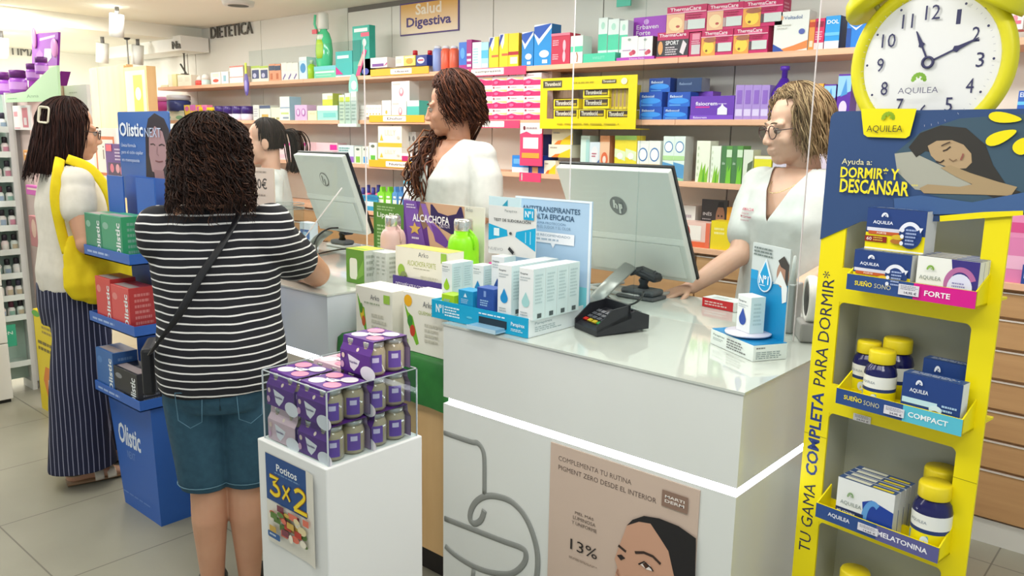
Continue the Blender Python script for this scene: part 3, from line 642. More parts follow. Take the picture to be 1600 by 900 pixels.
for i, (px, py, w_, h_, col, lab, top) in enumerate(((690, 472, .055, .028, '#a5cf1f', 'lime green base card under the green drop box', 0), (716, 476, .062, .052, '#1a93c4', 'cyan block with white print in the cyan tray', 1), (745, 484, .068, .07, '#2850a0', 'navy block with white print in the cyan tray', 1))):
    p = at(px, py, Y=yA)
    obj_box('sample_holder', lab, 'holder', (p.x, yA, CT+.052), w_, .05, h_, col, [('g', .2, .2, .8, .5, 3, '#9cc4e4')] + ([('p', [(.38, .6), (.62, .6), (.5, .85)], '#d8ecf6')] if i == 1 else [('r', .42, .62, .56, .88, '#7d9cd4')] if i == 2 else []))
# card reader
p = at(878, 516, z=CT); t = thing('card_reader', 'black card payment reader on the front counter', 'card reader', (p.x+.065, p.y+.03, CT), R(-22))
BLK = mt('#24252a', .35)
b = MB(); wR, dR = .125, .185
side = [(0, 0), (dR, .008), (dR, .05), (dR*.72, .066), (dR*.5, .052), (.012, .022), (0, .016)]
for s0, s1 in ((-wR/2, wR/2),):
    n = len(side); vs = [(s0, y, z) for y, z in side]+[(s1, y, z) for y, z in side]
    b.add(vs, [list(range(n)), list(range(2*n-1, n-1, -1))]+[[i, i+n, (i+1) % n+n, (i+1) % n] for i in range(n)], BLK)
b.build('reader_body', t)
b = MB()
for sx in (-1, 1):   # the privacy hood round the keys
    pts = [(.0, .012), (.0, .03), (dR*.28, .075), (dR*.62, .085), (dR*.66, .045)]; n = len(pts); x = sx*wR/2
    vs = [(x, y, z) for y, z in pts]+[(x-sx*.005, y, z) for y, z in pts]
    b.add(vs, [list(range(n)), list(range(2*n-1, n-1, -1))]+[[i, i+n, (i+1) % n+n, (i+1) % n] for i in range(n)], BLK)
b.box(-wR/2, dR*.58, .05, wR/2, dR*.63, .086, BLK); b.build('key_hood', t)
b = MB(); Tk = frame((-wR/2+.012, .022, .0275), (1, 0, 0), (0, .9, .38))
for r_ in range(4):
    for c in range(4):
        col = '#4c4e54' if r_ else ('#b82c22', '#b8a022', '#b8a022', '#2e8a3a')[c]
        b.box(c*.025, r_*.017, 0, c*.025+.019, r_*.017+.012, .004, mt(col, .4), T=Tk)
b.build('keypad', t, label='keys, the front row red, yellow and green')
b = MB(); Ts = frame((-wR/2+.01, dR*.68, .0695), (1, 0, 0), (0, .9, -.25)); b.box(0, 0, 0, wR-.02, .04, .001, mt('#3f4650', .1), T=Ts); b.build('screen', t)
# monitors
def monitor(tl, tr, br, yt, yb, label, base, logo_ops, yaw=0):
    a, c, d = at(*tl, Y=yt), at(*tr, Y=yt), at(*br, Y=yb)
    w_ = c.x-a.x; o = V((a.x, yt, c.z)); up = (c-d); L = up.length
    t = thing('computer_monitor', label, 'monitor', ((a.x+c.x)/2, yb-.02, CT))
    o = o-V(t.location)
    T = frame(o-up, (1, 0, 0), up)      # lower left corner, x right, y up the leaning back
    # T z axis looks at the customer side
    b = MB(); b.box(0, 0, -.03, w_, L, 0, mt('#d3d4cc', .35), .004, T=T)
    b.art(T, w_, L, logo_ops, .0012); b.box(.05, .02, .0005, w_-.02, .16, .004, mt('#dadbd3', .35), T=T); b.box(0, .165, .0004, w_, .19, .0025, mt('#e2e3db', .3), T=T)
    b.build('back_shell', t)
    b = MB(); b.box(-.004, -.004, -.042, w_+.004, L+.004, -.03, DARK, T=T); b.box(.01, .012, -.043, w_-.01, L-.01, -.0419, mt('#28303c', .08), T=T); b.build('screen', t, label='dark screen facing the pharmacist')
    return t, T, w_, L
HP = [('e', .5, .68, .075, .085, '#7c7d7a'), ('s', [(.475, .735), (.462, .66)], .018, '#d3d4cc'), ('s', [(.468, .69), (.487, .70), (.492, .685), (.486, .655)], .014, '#d3d4cc'), ('s', [(.522, .705), (.508, .615)], .018, '#d3d4cc'), ('s', [(.52, .70), (.537, .70), (.536, .67), (.516, .662)], .014, '#d3d4cc')]
t, T, w_, L = monitor((868, 260), (1043, 270), (1083, 443), 2.40, 2.62, 'silver-backed computer monitor on the front counter, leaning back', (960, 470), HP)
b = MB()
P0, P1 = at(985, 415, Y=2.47)-V(t.location), at(925, 476, z=CT)-V(t.location)
b.tube([P0, (P0+P1)/2+V((0, -.004, .006)), P1+V((0, 0, .006))], [(.027, .007)]*3, mt('#a3a49e', .3, metal=.3), 10, side=(.8, .6, 0)); b.build('kickstand', t)
b = MB(); k = .16
for a_, c_ in (((-.15, -.10), (.10, -.14)), ((.10, -.14), (.17, .06)), ((-.15, -.10), (-.10, .08))): b.tube([(a_[0], a_[1], .008), (c_[0], c_[1], .008)], .008, mt('#b9bab5', .25), 8)
b.build('foot_frame', t, label='silver wire foot on the counter')
def cable(name, label, pts, r=.004, col='#151517'):
    b = MB(); b.tube([tuple(p) for p in smoothpts(pts, 6)], r, mt(col, .45), 8); return b.build(name, None, (0, 0, 0), 0, label, 'cable')
c0 = at(1003, 422, Y=2.49); c1 = at(960, 445, Y=2.42)
cable('power_cable', 'black cable running from the front monitor down to the counter', [c0, c0+V((-.03, -.02, -.008)), c1, at(938, 462, Y=2.38), at(948, 470, z=CT+.006), at(958, 475, z=CT+.005)], .0045)
cable('power_cable', 'black cable looping on the counter below the scanner', [at(948, 462, z=CT+.006), at(965, 475, z=CT+.005), at(985, 476, z=CT+.005), at(1000, 468, z=CT+.03), at(1006, 455, z=CT+.07)], .0038)
b = MB(); b.tube([c0+V((-.035, -.025, -.014)), c0+V((.006, 0, .004))], [.010, .011], mt('#26282a', .4), 10); c2 = at(1026, 425, Y=2.50); b.tube([c2+V((-.03, -.02, -.03)), c2], [.005, .008], mt('#26282a', .4), 10); b.build('cable_plug', None, (0, 0, 0), 0, 'two black plugs in the sockets of the front monitor', 'plug')
# barcode scanner cradle
p = at(1000, 466, z=CT); t = thing('barcode_scanner', 'black barcode scanner on its stand beneath the front monitor', 'scanner', (p.x, p.y+.02, CT))
b = MB(); b.box(-.085, -.055, 0, .075, .045, .012, mt('#4b4c4d', .45), .006); b.box(-.075, -.04, .012, .065, .04, .036, mt('#4e5051', .45), .01); b.build('stand_base', t, label='dark grey base')
b = MB(); b.lathe([(.022, .034), (.014, .05), (.02, .064), (.012, .075)], DARK, 14); b.build('neck', t)
b = MB(); b.box(-.055, -.03, .074, .045, .03, .10, DARK, .012, T=M.Rotation(R(14), 4, 'Y')); b.box(-.05, -.028, .088, .04, .024, .106, mt('#2c2c2e', .4), .008, T=M.Rotation(R(14), 4, 'Y')); b.build('scan_head', t)
# N1 turntable display
n0 = at(1176, 565, z=CT); n1 = at(1110, 536, z=CT); dv = (n0-n1).normalized(); rz = math.atan2(dv.y, dv.x); wN = (n0-n1).length; dN = .105
t = thing('product_display', 'small cyan drop-sign display with a white turntable on the front counter', 'display stand', (n1.x, n1.y, CT), rz)
b = MB(); b.box(0, 0, 0, wN, dN, .042, mt('#e2ebe6', .4)); b.box(.002, .002, .042, wN-.002, dN, .044, mt('#1383bd', .35))
b.art(FRONT(), wN, .042, [('b', 'Parapirex', .06, .62, .34, .80, '#7f8d8c'), ('g', .06, .35, .34, .55, 2, '#a4b0ae'), ('g', .40, .15, .85, .85, 4, '#7d7f7e')])
b.art(RIGHT(wN), dN, .042, [('g', .08, .72, .45, .9, 1, '#7d7f7e'), ('g', .08, .1, .9, .6, 4, '#93a3a2')]); b.build('base_box', t)
b = MB(); b.lathe([(.006, .044), (.006, .05), (.062, .05), (.063, .053), (.062, .055), (.002, .055)], mt('#d9d9ea', .25), 36, T=M.Translation((wN*.50, .052, 0))); b.build('turntable', t, label='white round turntable')
bx0, bx1, bh = .03, wN-.008, .292
b = MB(); b.box(bx0, dN-.006, .04, bx1, dN-.002, bh, mt('#c9d2d2', .35)); W2_, H2_ = bx1-bx0, bh-.04
b.art(FRONT(bx0, dN-.006, .04), W2_, H2_, [('r', 0, 0, 1, .62, '#128bc2'), ('r', 0, .6, .2, .70, '#1398d2'), ('p', [(.62, .6), (1, .62), (1, .72), (.90, .70), (.8, .75), (.70, .72)], '#b9c8cc'), ('e', .86, .72, .16, .14, '#a87f6a'), ('p', [(.72, .86), (.86, .92), (1, .84), (1, .62), (.93, .62), (.92, .78), (.8, .80)], '#3a3634'), ('p', [(.68, .62), (.8, .76), (1, .60), (1, .45), (.9, .42), (.85, .6)], '#dfe4e4'), ('g', .06, .86, .6, .97, 3, '#6d7a78')])
b.build('backboard', t, label='cyan backboard with a photograph of a woman')
b = MB(); b.prism([(x*.060, y*.060) for o in [drop('x', .5, .42, .5, 1)] for x, y in o[0][1]], .003, mt('#dbe8f0', .4), T=FRONT(bx0+.040, dN-.012, .168)); 
b.prism([(.004+x*.052, .003+y*.052) for o in [drop('x', .5, .42, .5, 1)] for x, y in o[0][1]], .003, mt('#129ad2', .4), T=FRONT(bx0+.040, dN-.0125, .168)); b.art(FRONT(bx0+.040, dN-.013, .168), .06, .08, [('B', 'Nº1', .16, .22, .84, .52, '#eef6fa'), ('g', .25, .14, .8, .2, 1, '#d8ecf4')], .0012)
b.build('drop_sign', t, label='cyan drop-shaped sign')
bb = MB(); bb.box(0, 0, 0, .062, .045, .10, mt('#e6eaea', .4), .001, seg=1)
bb.art(FRONT(), .062, .10, [('b', 'Parapirex', .1, .80, .66, .87, '#50585c'), ('g', .1, .66, .8, .77, 2, '#b5bfc0')]+drop('#2f4fa4', .45, .34, .25, .062/.10)); bb.art(RIGHT(.062), .045, .10, [('r', 0, 0, 1, 1, '#cfe6e8'), ('g', .2, .2, .8, .85, 6, '#b4d0d2')])
c_, s_ = math.cos(rz), math.sin(rz); ox, oy = wN*.50-.032, .034
bb.build('lotion_box', None, (n1.x+ox*c_-oy*s_, n1.y+ox*s_+oy*c_, CT+.0555), rz, 'white box with navy drop standing on the turntable', 'box')
# red box, tape dispenser, grey holder, pen
p = at(1097, 478, z=CT); obj_box('medicine_box', 'red and white medicine box lying near the back of the front counter', 'medicine box', (p.x, p.y, CT), .135, .07, .032, '#e8e6e2', [('r', 0, 0, .93, 1, '#d8232a'), ('b', 'alreH  ...', .9, .9, .91, .91, '#d8232a'), ('g', .08, .2, .8, .75, 2, '#f4c9c4')], None, [('r', 0, .0, 1, 1, '#dfe4e2'), ('g', .2, .2, .8, .7, 3, '#a9b4b0')], R(-8))
p = at(1264, 500, z=CT); p = V((-.862, 2.315, 0))
t = thing('tape_dispenser', 'white roll tape dispenser beside the yellow display', 'tape dispenser', (p.x, p.y, CT), R(-60))
b = MB(); b.lathe([(.052, -.014), (.066, -.014), (.069, -.006), (.069, .006), (.066, .014), (.052, .014), (.052, -.014)], mt('#dddcd4', .3), 36, T=frame((0, 0, .12), (1, 0, 0), (0, 0, 1)), cap=False); b.build('ring', t, label='white ring')
b = MB(); b.lathe([(.0, -.012), (.05, -.012), (.05, .012), (.0, .012)], mt('#2a2b28', .4), 30, T=frame((0, 0, .12), (1, 0, 0), (0, 0, 1)), cap=False); b.build('reel', t, label='dark reel')
b = MB(); b.box(-.05, -.03, 0, .05, .03, .056, mt('#9d9c98', .45), .006); b.build('stand', t, label='grey foot')
p = V((-.955, 2.36, 0)); t = thing('pen_holder', 'grey holder box behind the drop-sign display', 'holder', (p.x, p.y, CT))
b = MB(); b.box(-.032, -.02, 0, .032, .05, .15, mt('#a5a6a4', .4), .004); b.build('body', t)
b = MB(); b.lathe([(.011, .14), (.004, .225), (.001, .227)], mt('#d9d9d4', .35), 12, T=M.Translation((.018, .0, .008))); b.build('pen', None, (p.x, p.y, CT), 0, 'white pointed pen standing in the grey holder', 'pen')
# ---------------------------------------------------------------- acrylic screens on the counters
def screen(x0, x1, y, z0, z1, label, vert=(1, 1)):
    t = thing('acrylic_screen', label, 'screen', (x0, y, z0)); w_ = x1-x0
    MB().box(0, 0, 0, w_, .004, z1-z0, CLEAR).build('pane', t)
    b = MB()
    for k, x in zip(vert, (0, w_)):
        if k: b.box(x-.0012, -.0005, 0, x+.0012, .0045, z1-z0, mt('#e6dede', .25))
    b.build('polished_edge', t, label='bright polished edges'); return t
xa, xb, xc = at(845, 280, Y=2.27).x, at(1002, 200, Y=2.27).x, at(1256, 525, z=CT).x
screen(-1.72, xb-.002, 2.27, CT, 2.02, 'clear acrylic screen on the front counter, left pane before the monitor', (1, 0))
screen(xb+.002, xc, 2.262, CT, 2.02, 'clear acrylic screen on the front counter, right pane before the pharmacist with glasses', (0, 1))
p = at(571, 262, Y=2.03); q = at(565, 62, Y=2.03)
t = screen(-3.35, p.x, 2.03, CT, q.z, 'clear acrylic screen standing on the back counter before the slanted monitor', (0, 1))
b = MB(); f0 = at(520, 402, z=CT); f1 = at(534, 294, Y=2.02); f0.y = min(f0.y, 2.02); o = V(t.location)
b.tube([f0-o, f1-o], .003, mt('#e6e2e0', .2), 6); b.build('support_rod', t, label='pale slanting support rod')
# ---------------------------------------------------------------- counter 2: monitor, scanner, jar, price sign
t, T, w_, L = monitor((458, 240), (533, 245), (574, 368), 2.22, 2.36, 'silver-backed computer monitor on the back counter, seen at a slant', (500, 385), [('e', .5, .70, .085, .09, '#7c7d7a'), ('e', .5, .70, .072, .075, '#d3d4cc'), ('s', [(.48, .75), (.465, .66)], .018, '#7c7d7a'), ('s', [(.52, .71), (.505, .63)], .018, '#7c7d7a')])
P0, P1 = at(512, 362, Y=2.29)-V(t.location), at(487, 388, z=CT)-V(t.location)
b = MB(); b.tube([P0, (P0+P1)/2+V((0, 0, .012)), P1+V((0, 0, .006))], [(.027, .007)]*3, mt('#a3a49e', .3, metal=.3), 10, side=(.8, .6, 0)); b.build('kickstand', t)
p = at(535, 385, z=CT); t = thing('barcode_scanner', 'black barcode scanner on its stand below the slanted back monitor', 'scanner', (p.x, p.y, CT))
b = MB(); b.box(-.075, -.05, 0, .075, .045, .012, mt('#b9b9b4', .45), .005); b.box(-.06, -.035, .012, .06, .035, .036, mt('#5e6062', .45), .01); b.build('stand_base', t, label='grey base')
b = MB(); b.lathe([(.02, .034), (.013, .05), (.018, .066), (.012, .075)], DARK, 14); b.build('neck', t)
b = MB(); b.box(-.05, -.03, .074, .045, .03, .105, DARK, .012, T=M.Rotation(R(14), 4, 'Y')); b.build('scan_head', t)
cable('power_cable', 'black cable behind the scanner on the back counter', [at(487, 392, z=CT+.006), at(496, 370, Y=2.25), at(512, 358, Y=2.29), at(528, 356, Y=2.3)], .004)
cable('power_cable', 'black cable lying in a loop on the back counter', [at(480, 404, z=CT+.005), at(500, 396, z=CT+.005), at(530, 390, z=CT+.005), at(556, 388, z=CT+.005)], .0038)
# ---------------------------------------------------------------- goods on the wall shelves
def colx(px, Yf, z):
    y1, y2 = 50, 350; a, c = at(px, y1, Y=Yf), at(px, y2, Y=Yf); u = (z-a.z)/(c.z-a.z); return at(px, y1+u*(y2-y1), Y=Yf).x, y1+u*(y2-y1)
LAST = {}
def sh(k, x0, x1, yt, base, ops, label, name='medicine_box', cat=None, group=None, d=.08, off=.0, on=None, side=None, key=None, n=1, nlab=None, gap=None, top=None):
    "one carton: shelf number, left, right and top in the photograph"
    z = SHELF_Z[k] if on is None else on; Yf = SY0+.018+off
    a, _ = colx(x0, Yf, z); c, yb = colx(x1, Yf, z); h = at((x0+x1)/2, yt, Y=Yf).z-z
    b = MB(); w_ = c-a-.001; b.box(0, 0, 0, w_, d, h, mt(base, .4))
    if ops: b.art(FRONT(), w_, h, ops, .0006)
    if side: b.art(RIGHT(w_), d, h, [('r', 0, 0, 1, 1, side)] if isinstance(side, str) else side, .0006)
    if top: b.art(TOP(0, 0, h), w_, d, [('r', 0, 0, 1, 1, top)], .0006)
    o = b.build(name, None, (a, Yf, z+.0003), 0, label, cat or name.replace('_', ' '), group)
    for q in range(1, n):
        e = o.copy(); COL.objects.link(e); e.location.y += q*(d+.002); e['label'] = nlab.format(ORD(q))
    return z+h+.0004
def row(k, x0, x1, yt, n, base, ops, lab, group, **kw):
    "n equal cartons side by side"
    for i in range(n):
        a = x0+(x1-x0)*i/n; c = x0+(x1-x0)*(i+1)/n
        z = sh(k, a, c, yt(i) if callable(yt) else yt, base, ops, lab.format(ORD(i)), group=group, **kw)
    return z
def rnd(k, xc, wpx, yt, prof, label, parts, name, cat, group=None, off=.03, on=None):
    "round goods: prof = [(radius fraction, height fraction, colour)] segments"
    z = SHELF_Z[k] if on is None else on; Yc = SY0+.03+off
    a, _ = colx(xc-wpx/2, Yc, z); c, yb = colx(xc+wpx/2, Yc, z); X, _ = colx(xc, Yc, z); r = (c-a)/2*.86; h = at(xc, yt, Y=Yc).z-z
    t = thing(name, label, cat, (X, Yc, z+.0003), 0, group)
    for pn, col, pr in parts:
        b = MB(); b.lathe([(max(q*r, .0008), v*h) for q, v in pr], mt(col, .3), 16); b.build(pn, t)
    return t
def jar2(body, cap): return [('jar_body', body, [(.9, 0), (1, .05), (1, .62), (.85, .70)]), ('lid', cap, [(1.0, .70), (1.0, .97), (.9, 1)])]
def bott(body, cap): return [('bottle_body', body, [(.9, 0), (1, .03), (1, .66), (.55, .80)]), ('cap', cap, [(.55, .80), (.55, .98), (.45, 1)])]
G = lambda x0, y0, x1, y1, n, c: ('g', x0, y0, x1, y1, n, c)
# --- top shelf, far left
sh(1, 251, 262, 133, '#e9e4bf', [], 'small cream box at the far left end of the top shelf')
sh(1, 263, 276, 116, '#efe6a9', [('r', 0, .0, .5, 1, '#f3efd8')], 'taller pale yellow box near the far left of the top shelf')
row(1, 278, 299, 117, 2, '#f3efdc', [G(.1, .4, .8, .8, 3, '#ddd7c0')], 'cream box, {} of two before the crucifix-like ornament on the top shelf', 'cream boxes')
for i, x in enumerate((303, 313)):
    rnd(1, x, 8, 117+i, [], f'small white bottle with red label on the top shelf, {ORD(i)} of two', [('bottle_body', '#e8574f', [(.9, 0), (1, .05), (1, .45), (.9, .5)]), ('cap', '#f4f0ea', [(.9, .5), (.7, .8), (.3, 1)])], 'lotion_bottle', 'bottle')
rnd(1, 322, 8, 116, [], 'small white and teal bottle beside the red-labelled bottles on the top shelf', [('bottle_body', '#d6efec', [(.9, 0), (1, .05), (1, .5)]), ('cap', '#f6f4ee', [(1, .5), (.8, .9), (.4, 1)])], 'lotion_bottle', 'bottle')
sh(1, 330, 345, 113, '#f2ece2', [('e', .5, .3, .3, .14, '#d8503c'), ('r', .2, .6, .8, .9, '#e4dccb')], 'white box with red dot on the top shelf')
sh(1, 346, 357, 112, '#eef0ea', [('r', .3, .2, .7, .7, '#8fb9c8')], 'white box with pale blue panel on the top shelf')
z = sh(1, 359, 380, 120, '#ece6dd', [('r', 0, .9, 1, 1, '#d3766a')], 'beige box with red lid, lower of a pair on the top shelf')
sh(1, 359, 380, 103, '#ece6dd', [('r', 0, .88, 1, 1, '#d3766a')], 'beige box with red lid, upper of a pair on the top shelf', on=z, side='#cfc6b4')
b = MB(); b.ell((0, 0, 0), (.035, .006, .085), mt('#55489a', .35)); b.ell((.0, -.004, -.01), (.02, .005, .045), mt('#8f86c8', .35)); b.box(-.012, -.003, .08, .012, .003, .16, mt('#c3d63e', .4))
p = at(385, 132, Y=SY0-.006); b.build('shelf_tag', None, (p.x, p.y, p.z), 0, 'purple oval tag hanging from the top shelf edge', 'tag')
row(1, 393, 420, 103, 2, '#ebe6d8', [('r', .1, .2, .9, .75, '#3c4476'), ('e', .4, .4, .2, .15, '#c8c4e0'), ('r', 0, .86, 1, 1, '#bcd25a')], 'navy and white pack, {} of two right of the purple oval tag', 'navy packs')
row(1, 421, 439, 100, 2, '#e79a72', [('r', 0, .62, 1, .9, '#2f3e5e'), ('r', .2, .1, .6, .45, '#c86a3c')], 'orange pack with dark top, {} of two on the top shelf', 'orange packs')
row(1, 440, 466, 98, 3, '#f4efe4', [('p', [(.2, .1), (.7, .4), (.8, .3), (.3, .0)], '#7a6aa8'), ('r', .1, .55, .9, .57, '#dcd4c4')], 'white box with violet slash, {} of three on the top shelf', 'violet slash boxes')
sh(1, 468, 480, 89, '#cfe8f2', [('e', .5, .5, .36, .22, '#3d8fcb'), ('r', 0, .84, 1, 1, '#f2f6f6')], 'pale blue box with blue disc on the top shelf')
rnd(1, 486, 11, 94, [], 'lime green bottle on the top shelf left of the giant mouthwash', bott('#b7e22c', '#e4efd2'), 'lotion_bottle', 'bottle')
# giant mouthwash dummy
z = sh(1, 491, 525, 103, '#72d3ae', [('r', 0, .66, 1, 1, '#79cfd8'), ('r', .06, .42, .94, .56, '#e6f6ee'), ('r', .1, .2, .8, .26, '#b6ecd2')], 'mint green long box under the giant mouthwash bottle', d=.16)
p = at(507, 103, Y=3.55); t = thing('dummy_bottle', 'giant green mouthwash display bottle with white cap on the top shelf', 'display bottle', (p.x, p.y, z))
h = at(507, 20, Y=3.55).z-z; b = MB()
b.tube([(0, 0, h*q) for q in (0, .03, .12, .3, .5, .62, .68, .72)], [(h*r, h*r*.55) for r in (.17, .20, .215, .225, .20, .15, .09, .085)], mt('#4fcf94', .12, coat=.4), 24, side=(1, 0, 0)); b.build('bottle_body', t)
b = MB(); b.tube([(0, 0, h*q) for q in (.70, .72, .97, 1)], [h*r for r in (.085, .10, .10, .09)], mt('#eceee6', .3), 20); b.build('cap', t, label='white cap')
b = MB(); b.tube([(0, -h*.07, h*q) for q in (.16, .26, .42, .50)], [(h*r, h*.075) for r in (.10, .135, .12, .08)], mt('#b9e04a', .4), 16, side=(1, 0, 0)); b.tube([(0, -h*.06, h*q) for q in (.5, .56, .60)], [(h*r, h*.06) for r in (.1, .1, .08)], mt('#dff0e2', .4), 16, side=(1, 0, 0)); b.build('label', t, label='lime label')
b = MB(); b.tube([(-.10*h, -.02, .62*h), (-.17*h, -.03, .8*h), (-.14*h, -.03, .97*h)], .009, mt('#66d6a6', .3), 8); b.box(-.22*h, -.04, .62*h, -.08*h, -.03, .70*h, mt('#e05464', .4)); b.build('handle', t, label='green handle with a red tag')
# teal toothcare display
def stackbox(k, *a, **kw): return sh(k, *a, **kw)
z = sh(1, 525, 551, 80, '#35b8b4', [('p', [(0, .1), (0, .42), (.45, .1)], '#d2128c'), ('r', .1, .72, .8, .84, '#dff4f0'), ('r', 0, 0, 1, .06, '#e6f4f2')], 'teal box with magenta corner on the top shelf', d=.1)
t0 = sh(1, 552, 578, 40, '#2fae9c', [('r', .1, .88, .9, .95, '#dff4ee'), ('r', .5, .78, 1, .86, '#e0607c'), ('r', 0, .30, .5, .72, '#1f9488'), ('e', .72, .66, .12, .08, '#cfeee6'), ('p', [(.16, .0), (.4, .0), (.86, .5), (.66, .54)], '#e8508a'), ('p', [(.3, .2), (.5, .2), (.7, .4), (.6, .44)], '#f4c0b4')], 'tall teal toothbrush display card on the top shelf', name='display_card', cat='display card', d=.05)
b = MB(); b.ell((0, 0, 0), (.05, .004, .085), mt('#8fdcc6', .35)); b.ell((.01, -.003, .01), (.03, .003, .03), mt('#e6f2ee', .4)); p = at(552, 136, Y=SY0-.01); b.build('shelf_tag', None, p, 0, 'mint green oval tag hanging below the teal toothcare display', 'tag')
sh(1, 564, 578, 92, '#eef0f4', [('e', .5, .25, .4, .2, '#4a50a8')], 'white box with blue base left of the yellow shelf label', d=.06)
sh(1, 579, 605, 90, '#eeeae6', [('r', .1, .12, .8, .4, '#7a4a9c'), ('p', [(.8, .1), (1, .3), (1, .5)], '#cc4a8c')], 'white and purple box above the yellow label on the top shelf', d=.07, on=SHELF_Z[1]+.045)
def strip(k, x0, x1, y0, y1, col, sx0, sx1, label, txt=None, yp=SY0-.003):
    a, c = at(x0, y0, Y=yp), at(x1, y0, Y=yp); zb = at((x0+x1)/2, y1, Y=yp).z; za = at((x0+x1)/2, y0, Y=yp).z
    b = MB(); w_ = c.x-a.x; h = za-zb; b.box(0, -.002, 0, w_, .002, h, mt(col, .45)); ops = [('p', rrect((sx0-x0)/(x1-x0), .12, (sx1-x0)/(x1-x0), .9, .04), '#f1ede8')]
    if txt: ops.append(('b', txt, (sx0-x0)/(x1-x0)+.08, .36, (sx1-x0)/(x1-x0)-.05, .68, '#5d4a48'))
    b.art(FRONT(0, -.002, 0), w_, h, ops, .0008); b.build('shelf_label', None, (a.x, yp, zb), 0, label, 'shelf label')
strip(1, 579, 670, 106, 117, '#e9b42c', 612, 645, 'yellow shelf label strip on the top shelf under the navy box', 'Úlceres')
row(1, 618, 631, 88, 1, '#ece8da', [G(.1, .3, .8, .7, 3, '#cbbfa6')], 'small white box {} from the left above the yellow label', None, on=SHELF_Z[1]+.045, d=.06)
sh(1, 631, 649, 87, '#f0dc6a', [('e', .5, .45, .3, .3, '#d8a23a'), ('r', .1, .75, .9, .92, '#f4eec8')], 'yellow box above the yellow label on the top shelf', on=SHELF_Z[1]+.045, d=.06)
sh(1, 650, 667, 86, '#24358a', [('e', .45, .5, .34, .3, '#d5d8ec'), ('r', .2, .45, .7, .6, '#c44a5a')], 'navy box beside the yellow box on the top shelf', on=SHELF_Z[1]+.04, d=.06)
for i, (x, c) in enumerate(((649, '#c92a36'), (672, '#c4202e'))):
    rnd(1, x, 11, 79, [], ['white bottle with red cap behind the yellow box', 'white bottle with red cap left of the lilac bottle'][i], bott('#d7dcea', c), 'lotion_bottle', 'bottle', off=.1)
for i, (x, c, d) in enumerate(((684, '#8fa4dc', 'lilac blue bottle on the top shelf above the curly-haired pharmacist'), (697, '#e5694c', 'left orange-red bottle on the top shelf'), (710, '#e5694c', 'right orange-red bottle on the top shelf'))):
    rnd(1, x, 13, 72, [], d, [('bottle_body', c, [(.9, 0), (1, .04), (1, .80), (.7, .9)]), ('cap', '#dfe3ee', [(.7, .9), (.7, .97), (.5, 1)])], 'shampoo_bottle', 'bottle')
sh(1, 717, 729, 66, '#2d6fd0', [('r', 0, 0, 1, .18, '#b0248a'), ('e', .5, .6, .3, .2, '#5aa4e8')], 'blue box with magenta foot on the top shelf')
sh(1, 729, 737, 62, '#a3187c', [('r', .1, y, .9, y+.08, '#efdcec') if 0 else ('r', .1, .1, .9, .18, '#efdcec'), ('r', .1, .28, .9, .36, '#efdcec'), ('r', .1, .46, .9, .54, '#efdcec')], 'slim magenta box with white bars on the top shelf')
sh(1, 738, 752, 66, '#dff0f2', [G(.1, .2, .8, .8, 6, '#9fd0d8')], 'white and pale teal box on the top shelf')
sh(1, 752, 763, 66, '#a9dff0', [('r', 0, .4, 1, .7, '#54bde0'), ('r', .1, .05, .9, .2, '#eef6f6')], 'light blue box on the top shelf')
SWY = [('p', [(0, 1), (0, .85), (.5, .4), (.55, 1)], '#e8ecf2'), ('p', [(.1, .98), (.45, .98), (.0, .62), (.0, .8)], '#22429c'), ('p', [(0, .0), (1, .0), (1, 1), (.7, .9), (.3, .5)], '#f2d520'), ('r', .3, .35, 1, .42, '#e86a3a')]
sh(1, 764, 779, 58, '#f2d520', SWY, 'yellow and white box with a blue swoosh, narrower, top shelf')
sh(1, 780, 794, 53, '#f2d520', SWY, 'yellow box with blue swoosh in the middle, top shelf')
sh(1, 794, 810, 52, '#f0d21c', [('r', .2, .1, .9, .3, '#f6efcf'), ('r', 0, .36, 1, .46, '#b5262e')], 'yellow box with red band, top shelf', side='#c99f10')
SWB = [('p', [(0, 1), (1, 1), (1, .9), (.25, .5), (0, .75)], '#e4ecf6'), ('p', [(0, .8), (0, .95), (.9, 1), (1, 1), (.3, .65)], '#2458b8'), ('e', .6, .28, .28, .09, '#eaf4fa'), ('r', .5, .05, .8, .14, '#eaf4fa')]
sh(1, 815, 833, 50, '#1a86d0', SWB, 'white and blue box, smaller, beside the yellow boxes')
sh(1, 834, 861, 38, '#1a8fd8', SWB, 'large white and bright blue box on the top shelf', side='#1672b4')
sh(1, 861, 890, 52, '#c4304e', [('e', .7, .6, .08, .18, '#f0b8c4'), ('e', .7, .25, .08, .18, '#f0b8c4'), G(.08, .6, .5, .8, 3, '#ecb9c6'), G(.08, .15, .5, .35, 3, '#ecb9c6'), ('r', 0, .92, 1, 1, '#e87a90')], 'crimson box with pale human outlines on the top shelf', d=.09)
sh(1, 891, 910, 56, '#eef4ee', [('r', 0, .42, 1, .62, '#5fd6ae'), ('s', [(.55, .05), (.6, .25), (.5, .4)], .05, '#c9805c')], 'white box with mint band on the top shelf')
